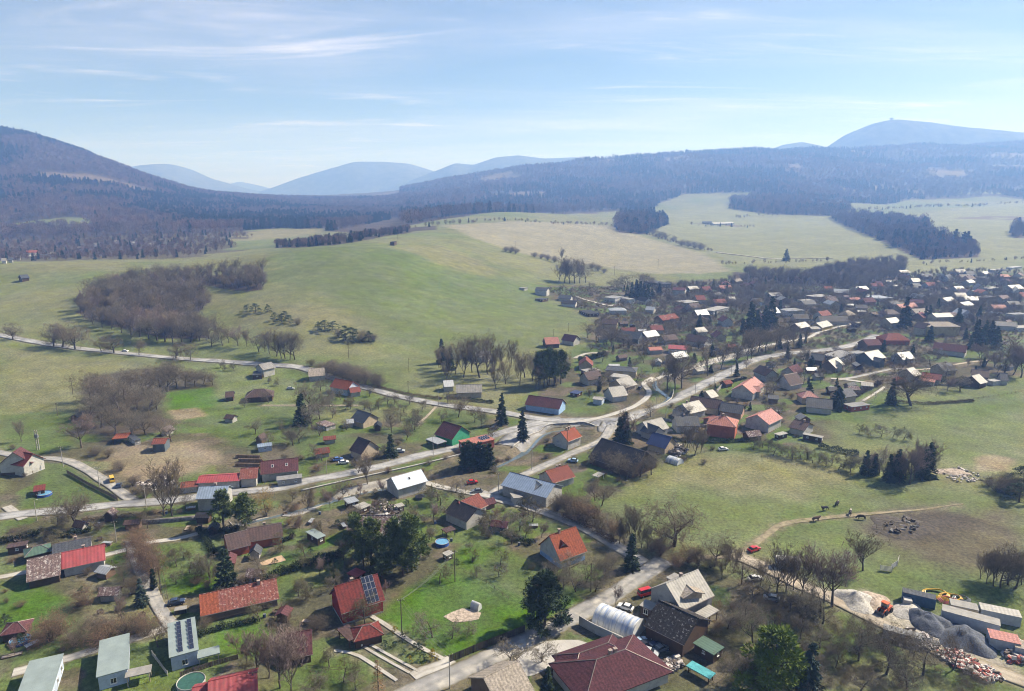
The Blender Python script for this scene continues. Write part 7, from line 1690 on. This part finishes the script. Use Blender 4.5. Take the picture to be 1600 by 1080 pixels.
pile(1344, 943, 2.8, 3.0, 2.0, GRD, 'small dark grey heap on the pale gravel', 0, 9)
pile(1425, 958, 4.5, 5.0, 1.6, GRP, 'low pale rubble heap between loader and truck', 0, 11)
pile(1365, 940, 4.0, 5.5, 1.3, SOILM, 'low sandy heap behind the orange loader', 0, 13)
pile(1410, 824, 11, 8, 1.1, MUDM, 'broad dark manure heap on the pasture', 5, 15, 'heap', 'manure_heap')
pile(1488, 738, 7, 4, 1.0, SOILM, 'tan earth bank beside the birch copse', -8, 17, 'earth bank', 'earth_bank')
pile(507, 668, 4, 3, 2.0, mat('rubble_pale', (0.34, 0.30, 0.27), .95, .5, 1.5, bump=.3, bscale=1.2), 'rubble mound in front of the collapsed board shed', 0, 19)
def chunks(name, label, pix, n, s0, s1, mats_, hgt, seed, cat):
    P = world_poly(pix); R = random.Random(seed); b = MB(); c = P.mean(0); z0 = float(tz(c[0], c[1])); got = 0
    while got < n:
        x = R.uniform(P[:, 0].min(), P[:, 0].max()); y = R.uniform(P[:, 1].min(), P[:, 1].max())
        if not in_poly(np.array([x]), np.array([y]), P)[0]: continue
        got += 1; s_ = [R.uniform(s0, s1), R.uniform(s0, s1) * .6, R.uniform(s0, s1) * .4]; M = Matrix.Rotation(R.uniform(0, 3.1), 3, 'Z') @ Matrix.Rotation(R.uniform(-.5, .5), 3, 'X')
        zz = float(tz(x, y)) - z0 + R.uniform(0, hgt); mi = R.randrange(len(mats_))
        pts = [M @ Vector((i * s_[0] / 2, j * s_[1] / 2, k * s_[2] / 2)) for k in (-1, 1) for i, j in ((-1, -1), (1, -1), (1, 1), (-1, 1))]
        b.poly([(p.x + x - c[0], p.y + y - c[1], p.z + zz) for p in pts], [(3,2,1,0),(4,5,6,7),(0,1,5,4),(1,2,6,5),(2,3,7,6),(3,0,4,7)], mi)
    return tag(link(name, b.mesh(name, *mats_), loc=(c[0], c[1], z0)), label, cat, kind='stuff')
BR1 = mat('broken_brick', (0.32, 0.10, 0.085), .9, .4); BR2 = mat('broken_plaster', (0.55, 0.50, 0.47), .9, .2); BRK = mat('dark_wood_scrap', (0.10, 0.08, 0.07), .9, .3)
chunks('brick_rubble', 'red and white brick rubble strewn beside the yard track', [(1460,1022),(1490,1015),(1545,1045),(1570,1062),(1540,1068),(1500,1048)], 520, .3, 1.3, [BR1, BR2, BR2, BRK], .8, 3, 'rubble')
chunks('stump_debris', 'roots and stumps heaped on the dark manure heap', [(1380,818),(1410,810),(1440,820),(1425,836),(1392,834)], 90, .5, 1.9, [BRK, MUDM, MUDM, GRD], 1.0, 4, 'debris')
chunks('scrap_heap', 'scrap and boards beside the deep blue roofed cottage', [(1040,705),(1062,695),(1078,706),(1058,716)], 120, .4, 1.8, [BRK, BR2, GRD], 1.0, 5, 'scrap')
chunks('scrap_heap', 'scrap and junk along the brookside shed yard', [(560,795),(600,780),(630,800),(600,812)], 160, .3, 1.5, [BRK, BR2, GRD, BRK], .9, 6, 'scrap')
chunks('scrap_heap', 'stones and boards behind the long white roadside house', [(205,758),(260,742),(280,756),(230,770)], 140, .3, 1.6, [BR2, GRD, BRK], .8, 7, 'scrap')
chunks('stone_debris', 'stones on the earth bank beside the birch copse', [(1465,735),(1495,730),(1560,752),(1490,755)], 120, .3, 1.2, [BR2, GRP, GRD], .5, 8, 'stones')
chunks('scrap_heap', 'planks and scrap beside the thicket track', [(1395,995),(1420,985),(1470,1010),(1440,1016)], 90, .5, 2.4, [BRK, BR2, GRD], .9, 9, 'scrap')
chunks('scrap_heap', 'pale rubble on the yard edge behind the containers', [(1560,1010),(1600,1000),(1604,1040),(1570,1035)], 110, .5, 2.0, [BR2, GRP, BRK, BR1], 1.2, 10, 'scrap')
chunks('scrap_heap', 'vehicle junk and tyres beside the turquoise shelter', [(1030,1040),(1055,1028),(1070,1040),(1050,1052)], 90, .4, 1.6, [BRK, GRD, BR2], .9, 11, 'scrap')
def container(u, v, L, W, h, yaw, m, label, cat='container', door=True, roofm=None):
    x, y, z = hit(u, v); r = link('container', None, loc=(x, y, z), rotz=math.radians(yaw)); b = MB(); b.box(-L/2, L/2, -W/2, W/2, -.2, h); b.build('body', m, r)
    for k in range(int(L / .9)):
        b2 = MB(); xx = -L/2 + .45 + k * .9
        b2.box(xx - .12, xx + .12, -W/2 - .05, -W/2 - .002, .1, h - .1); b2.build('rib', m, r)
    b = MB(); b.box(-L/2 - .05, L/2 + .05, -W/2 - .05, W/2 + .05, h, h + .14); b.build('roof_panel', roofm or m, r)
    if door: b = MB(); b.box(L/2 + .002, L/2 + .06, -W/2 + .2, W/2 - .2, .1, h - .15); b.build('door', PAINT['grey'], r)
    return tag(r, label, cat)
CNT = mat('container_grey', (0.36, 0.38, 0.42), .6, .12); CNB = mat('container_blue', (0.035, 0.085, 0.16), .6, .2)
container(1514, 978, 12.0, 3.2, 3.0, -32, CNT, 'long pale grey container behind the gravel heaps', roofm=ROOF['flatpale'])
container(1434, 943, 7.5, 2.6, 2.8, -28, CNB, 'dark blue truck box at the yard edge', roofm=ROOF['slate'])
container(1417, 946, 1.8, 1.8, 1.8, -20, WALL['white'], 'small white cube tank beside the blue truck box', 'tank', False)
container(1504, 958, 6.0, 3.2, 2.4, -25, WALL['beige'], 'tan shed box behind the long container', roofm=ROOF['flatpale'])
container(1560, 968, 8.5, 3.4, 2.6, -25, CNT, 'grey site cabin with white roof at the right yard edge', roofm=ROOF['glare'])
container(1566, 1010, 6.0, 4.0, 2.6, -25, CNT, 'stacked grey concrete blocks with planks on top', 'stack', False, ROOF['pink'])
container(1598, 1022, 4.0, 3.4, 2.2, -25, CNT, 'grey block stack at the right picture edge', 'stack', False, ROOF['beige'])
container(1230, 886, 6.5, 2.5, 2.7, -10, WALL['grey'], 'pale trailer with white roof between the bare trees', 'trailer', True, ROOF['glare'])
container(1408, 1000, 8.0, 2.5, 2.2, -30, CNT, 'grey metal bin beside the yard track', 'bin', False, ROOF['flatgrey'])
container(283, 957, 2.8, 1.7, 1.1, 20, PAINT['black'], 'small dark trailer on the lawn beside the blue car', 'trailer', False, ROOF['flatpale'])
# loader
ORG = mat('loader_orange', (0.55, 0.10, 0.03), .5, .1); x, y, z = hit(1382, 957); r = link('wheel_loader', None, loc=(x, y, z), rotz=math.radians(215))
b = MB(); b.box(-2.0, .3, -.9, .9, .7, 1.7); b.box(-2.2, -1.2, -.8, .8, 1.0, 1.5); b.build('chassis', ORG, r)
b = MB(); b.box(-.5, .7, -.75, .75, 1.7, 2.9); b.build('cab_glass', GLASS, r); b = MB(); b.box(-.6, .8, -.85, .85, 2.9, 3.02); b.build('cab_roof', ORG, r)
for s_ in (-.7, .7): b = MB(); b.tube([(.3, s_, 1.5), (1.6, s_, 1.3), (2.5, s_, .6)], [.12, .12, .1], 6); b.build('lift_arm', ORG, r)
b = MB(); b.poly([(2.4,-1.2,.2),(3.4,-1.2,.15),(2.4,-1.2,1.0),(2.4,1.2,.2),(3.4,1.2,.15),(2.4,1.2,1.0)], [(0,1,2),(5,4,3),(0,3,4,1),(0,2,5,3)]); b.build('bucket', PAINT['grey'], r)
for a in (-1.4, 1.0):
    for s_ in (-.95, .95): w = link('wheel', WH, r, (a, s_, .65)); w.scale = (2, 2, 2)
tag(r, 'orange wheel loader standing in the gravel yard', 'loader')
# coloured hoses and hoops lying on the grass
for k, (u, v, rad, c, lab) in enumerate([(1462, 930, 3.4, 'yellow', 'yellow pipe coil on the grass behind the blue truck box'), (1485, 936, 3.0, 'yellow', 'second yellow pipe coil right of the first'), (1480, 940, 2.4, 'red', 'red pipe coil between the yellow coils'), (1502, 938, 2.2, 'grey', 'dark pipe coil at the right end of the coloured coils')]):
    x, y, z = hit(u, v); b = MB()
    for q in range(3): b.tube([(math.cos(t * math.pi / 12) * (rad - .3 * q), math.sin(t * math.pi / 12) * (rad - .3 * q) * .7, .2 + .16 * q + .3 * abs(math.sin(t * .5 + k))) for t in range(25)], [.16] * 25, 6, caps=False)
    tag(b.build('pipe_coil', PAINT[c] if c != 'red' else mat('hose_pink', (0.5, 0.16, 0.13), .6, .1), loc=(x, y, z)), lab, 'pipe coil')
# pale gate panels on the pasture
r0 = hit(1392, 884)
for k, (u, v, yaw) in enumerate([(1384, 893, -15), (1396, 888, 35), (1403, 880, 55)]):
    x, y, z = hit(u, v); r = link('gate_panel', None, loc=(x, y, z), rotz=math.radians(yaw))
    for q in range(5): b = MB(); b.box(-1.6, 1.6, -.04, .04, .15 + q * .34, .37 + q * .34); b.build('board', WALL['white'], r)
    for s_ in (-1.55, 1.55): b = MB(); b.box(s_ - .07, s_ + .07, -.09, -.045, -.3, 1.95); b.build('post', WALL['white'], r)
    tag(r, '%s of the three white gate panels on the pasture' % ('left', 'middle', 'right')[k], 'gate')
# log stacks
LOG = mat('log_bark', (0.17, 0.12, 0.085), .9, .35, 2.0)
for k, (u, v) in enumerate([(388, 716), (392, 722), (388, 729)]):
    x, y, z = hit(u, v); r = link('log_stack', None, loc=(x, y, z), rotz=math.radians(-3)); lm = MB(); lm.tube([(-5, 0, 0), (5, 0, 0)], [.2, .18], 7); lme = lm.mesh('log', LOG)
    for row_ in range(4):
        for q in range(5 - row_): link('log', lme, r, (TR.uniform(-.3, .3), (q - (4 - row_) / 2) * .41, .2 + row_ * .35))
    tag(r, '%s log stack beside the maroon skylight roof' % ('upper', 'middle', 'lower')[k], 'log stack')
# ------------------------------------------------------------------ cattle
def cow_mesh(graze):
    V_ = [(0,0,1.05),(.45,0,1.12),(.85,0,1.15),(1.15,0,1.25 if not graze else .95),(1.35,0,1.4 if not graze else .55),(1.62,0,1.32 if not graze else .32),(-.45,0,1.1),(-.85,0,1.15),(-1.0,0,1.0),(-1.05,0,.5),
          (.75,.22,.85),(.78,.22,.45),(.75,.22,.04),(.75,-.22,.85),(.70,-.22,.45),(.68,-.22,.04),(-.75,.24,.85),(-.92,.24,.48),(-.84,.24,.04),(-.75,-.24,.85),(-.84,-.24,.48),(-.78,-.24,.04),(1.42,.2,1.5 if not graze else .66),(1.42,-.2,1.5 if not graze else .66)]
    E = [(0,1),(1,2),(2,3),(3,4),(4,5),(0,6),(6,7),(7,8),(8,9),(2,10),(10,11),(11,12),(2,13),(13,14),(14,15),(7,16),(16,17),(17,18),(7,19),(19,20),(20,21),(4,22),(4,23)]
    R_ = [.40,.40,.36,.24,.19,.12,.40,.34,.06,.04,.17,.09,.07,.17,.09,.07,.20,.10,.07,.20,.10,.07,.05,.05]
    me = bpy.data.meshes.new('cow_skeleton'); me.from_pydata(V_, E, []); o = bpy.data.objects.new('tmp', me); COL.objects.link(o)
    sk = o.modifiers.new('skin', 'SKIN'); o.modifiers.new('sub', 'SUBSURF').levels = 1
    for i, q in enumerate(me.skin_vertices[0].data): q.radius = (R_[i], R_[i]); q.use_root = (i == 0)
    dg = bpy.context.evaluated_depsgraph_get(); out = bpy.data.meshes.new_from_object(o.evaluated_get(dg)); bpy.data.objects.remove(o); out.name = 'cow'
    out.polygons.foreach_set('use_smooth', [True] * len(out.polygons)); return out
def hide(name, a, b): return mat(name, a, .85, .15, 1.0, color2=b, c2scale=.9, c2thr=(.5, .56))
COWS = {}
HID = [hide('hide_black', (0.02, 0.017, 0.016), (0.03, 0.025, 0.022)), hide('hide_brown', (0.07, 0.035, 0.022), (0.05, 0.03, 0.02)), hide('hide_pied', (0.03, 0.022, 0.02), (0.5, 0.46, 0.4))]
for k, (u, v, yaw, hm_, lab, gz) in enumerate([(1274, 815, 15, 1, 'brown cow walking on the pasture track', False), (1289, 798, 200, 0, 'black cow standing above the pasture track', False), (1308, 790, 50, 2, 'black and pale cow grazing furthest up the pasture', True), (1328, 805, 60, 2, 'pied cow beside the track left of the large black cow', False), (1346, 812, 170, 0, 'largest black cow nearest the manure heap', True)]):
    me = COWS.setdefault(gz, None) or COWS.__setitem__(gz, cow_mesh(gz)) or COWS[gz]; me = me.copy(); me.materials.clear(); me.materials.append(HID[hm_]); x, y, z = hit(u, v); o = link('cow', me, loc=(x, y, z + .03), rotz=math.radians(yaw)); o.scale = (1.2, 1.2, 1.2); tag(o, lab, 'cow', 'cattle on the pasture')

# ------------------------------------------------------------------ small garden things beside the near houses
BIN = mat('compost_boards', (0.13, 0.095, 0.07), .9, .3); BAR = mat('rain_barrel', (0.03, 0.05, 0.10), .5, .1)
_lg = MB(); _lg.tube([(0, -.5, 0), (0, .5, 0)], [.14, .13], 6); LGM = _lg.mesh('log', LOG)
def garden_things(pix, n, seed):
    P = world_poly(pix); R = random.Random(seed); got = 0
    for _ in range(n * 60):
        if got >= n: break
        x = R.uniform(P[:, 0].min(), P[:, 0].max()); y = R.uniform(P[:, 1].min(), P[:, 1].max())
        if not in_poly(np.array([x]), np.array([y]), P)[0] or not plot_free(x, y, 1.8) or any(in_poly(np.array([x]), np.array([y]), Q)[0] for Q in LAWNS): continue
        got += 1; z = float(tz(x, y)); k = R.randrange(4); a = R.uniform(0, 3.14)
        if k == 0:
            r = link('woodpile', None, loc=(x, y, z), rotz=a)
            for q in range(3):
                for i in range(9): link('log', LGM, r, (-1.2 + i * .3 + .15 * (q % 2), R.uniform(-.05, .05), .14 + q * .26))
            b = MB(); b.poly([(-1.5, -.65, .92), (1.5, -.65, .92), (1.5, .65, 1.02), (-1.5, .65, 1.02), (-1.5, -.65, .96), (1.5, -.65, .96), (1.5, .65, 1.06), (-1.5, .65, 1.06)], [(3,2,1,0),(4,5,6,7),(0,1,5,4),(1,2,6,5),(2,3,7,6),(3,0,4,7)]); b.build('cover_sheet', ROOF['grey'], r); tag(r, beside('woodpile', x, y), 'woodpile', 'woodpiles in the near gardens')
        elif k == 1:
            r = link('raised_bed', None, loc=(x, y, z), rotz=a); L = R.uniform(2, 4)
            for s_ in (-.6, .6): b = MB(); b.box(-L/2, L/2, s_ - .04, s_ + .04, -.1, .35); b.build('board', BIN, r)
            for s_ in (-L/2, L/2): b = MB(); b.box(s_ - .04, s_ + .04, -.56, .56, -.1, .35); b.build('end_board', BIN, r)
            b = MB(); b.box(-L/2 + .05, L/2 - .05, -.55, .55, -.1, .28); b.build('soil', SOILM, r); tag(r, beside('raised bed', x, y), 'raised bed', 'raised beds in the near gardens')
        elif k == 2:
            r = link('compost_bin', None, loc=(x, y, z), rotz=a)
            for q in range(4):
                for sx, sy, w_, d_ in ((0, -.6, .6, .03), (0, .6, .6, .03), (-.6, 0, .03, .56), (.6, 0, .03, .56)): b = MB(); b.box(sx - w_, sx + w_, sy - d_, sy + d_, q * .24, q * .24 + .18); b.build('board', BIN, r)
            b = MB(); b.box(-.55, .55, -.55, .55, -.1, .6); b.build('compost', MUDM, r); tag(r, beside('compost bin', x, y), 'compost bin', 'compost bins in the near gardens')
        else:
            r = link('water_barrel', None, loc=(x, y, z)); b = MB(); b.tube([(0, 0, -.05), (0, 0, .5), (0, 0, 1.0)], [.34, .42, .36], 12); b.build('barrel_body', BAR, r)
            b = MB(); b.tube([(0, 0, 1.0), (0, 0, 1.04)], [.39, .39], 12); b.build('lid', PAINT['grey'], r); tag(r, beside('water barrel', x, y), 'barrel', 'water barrels in the near gardens')
garden_things(NEARV, 40, 31)
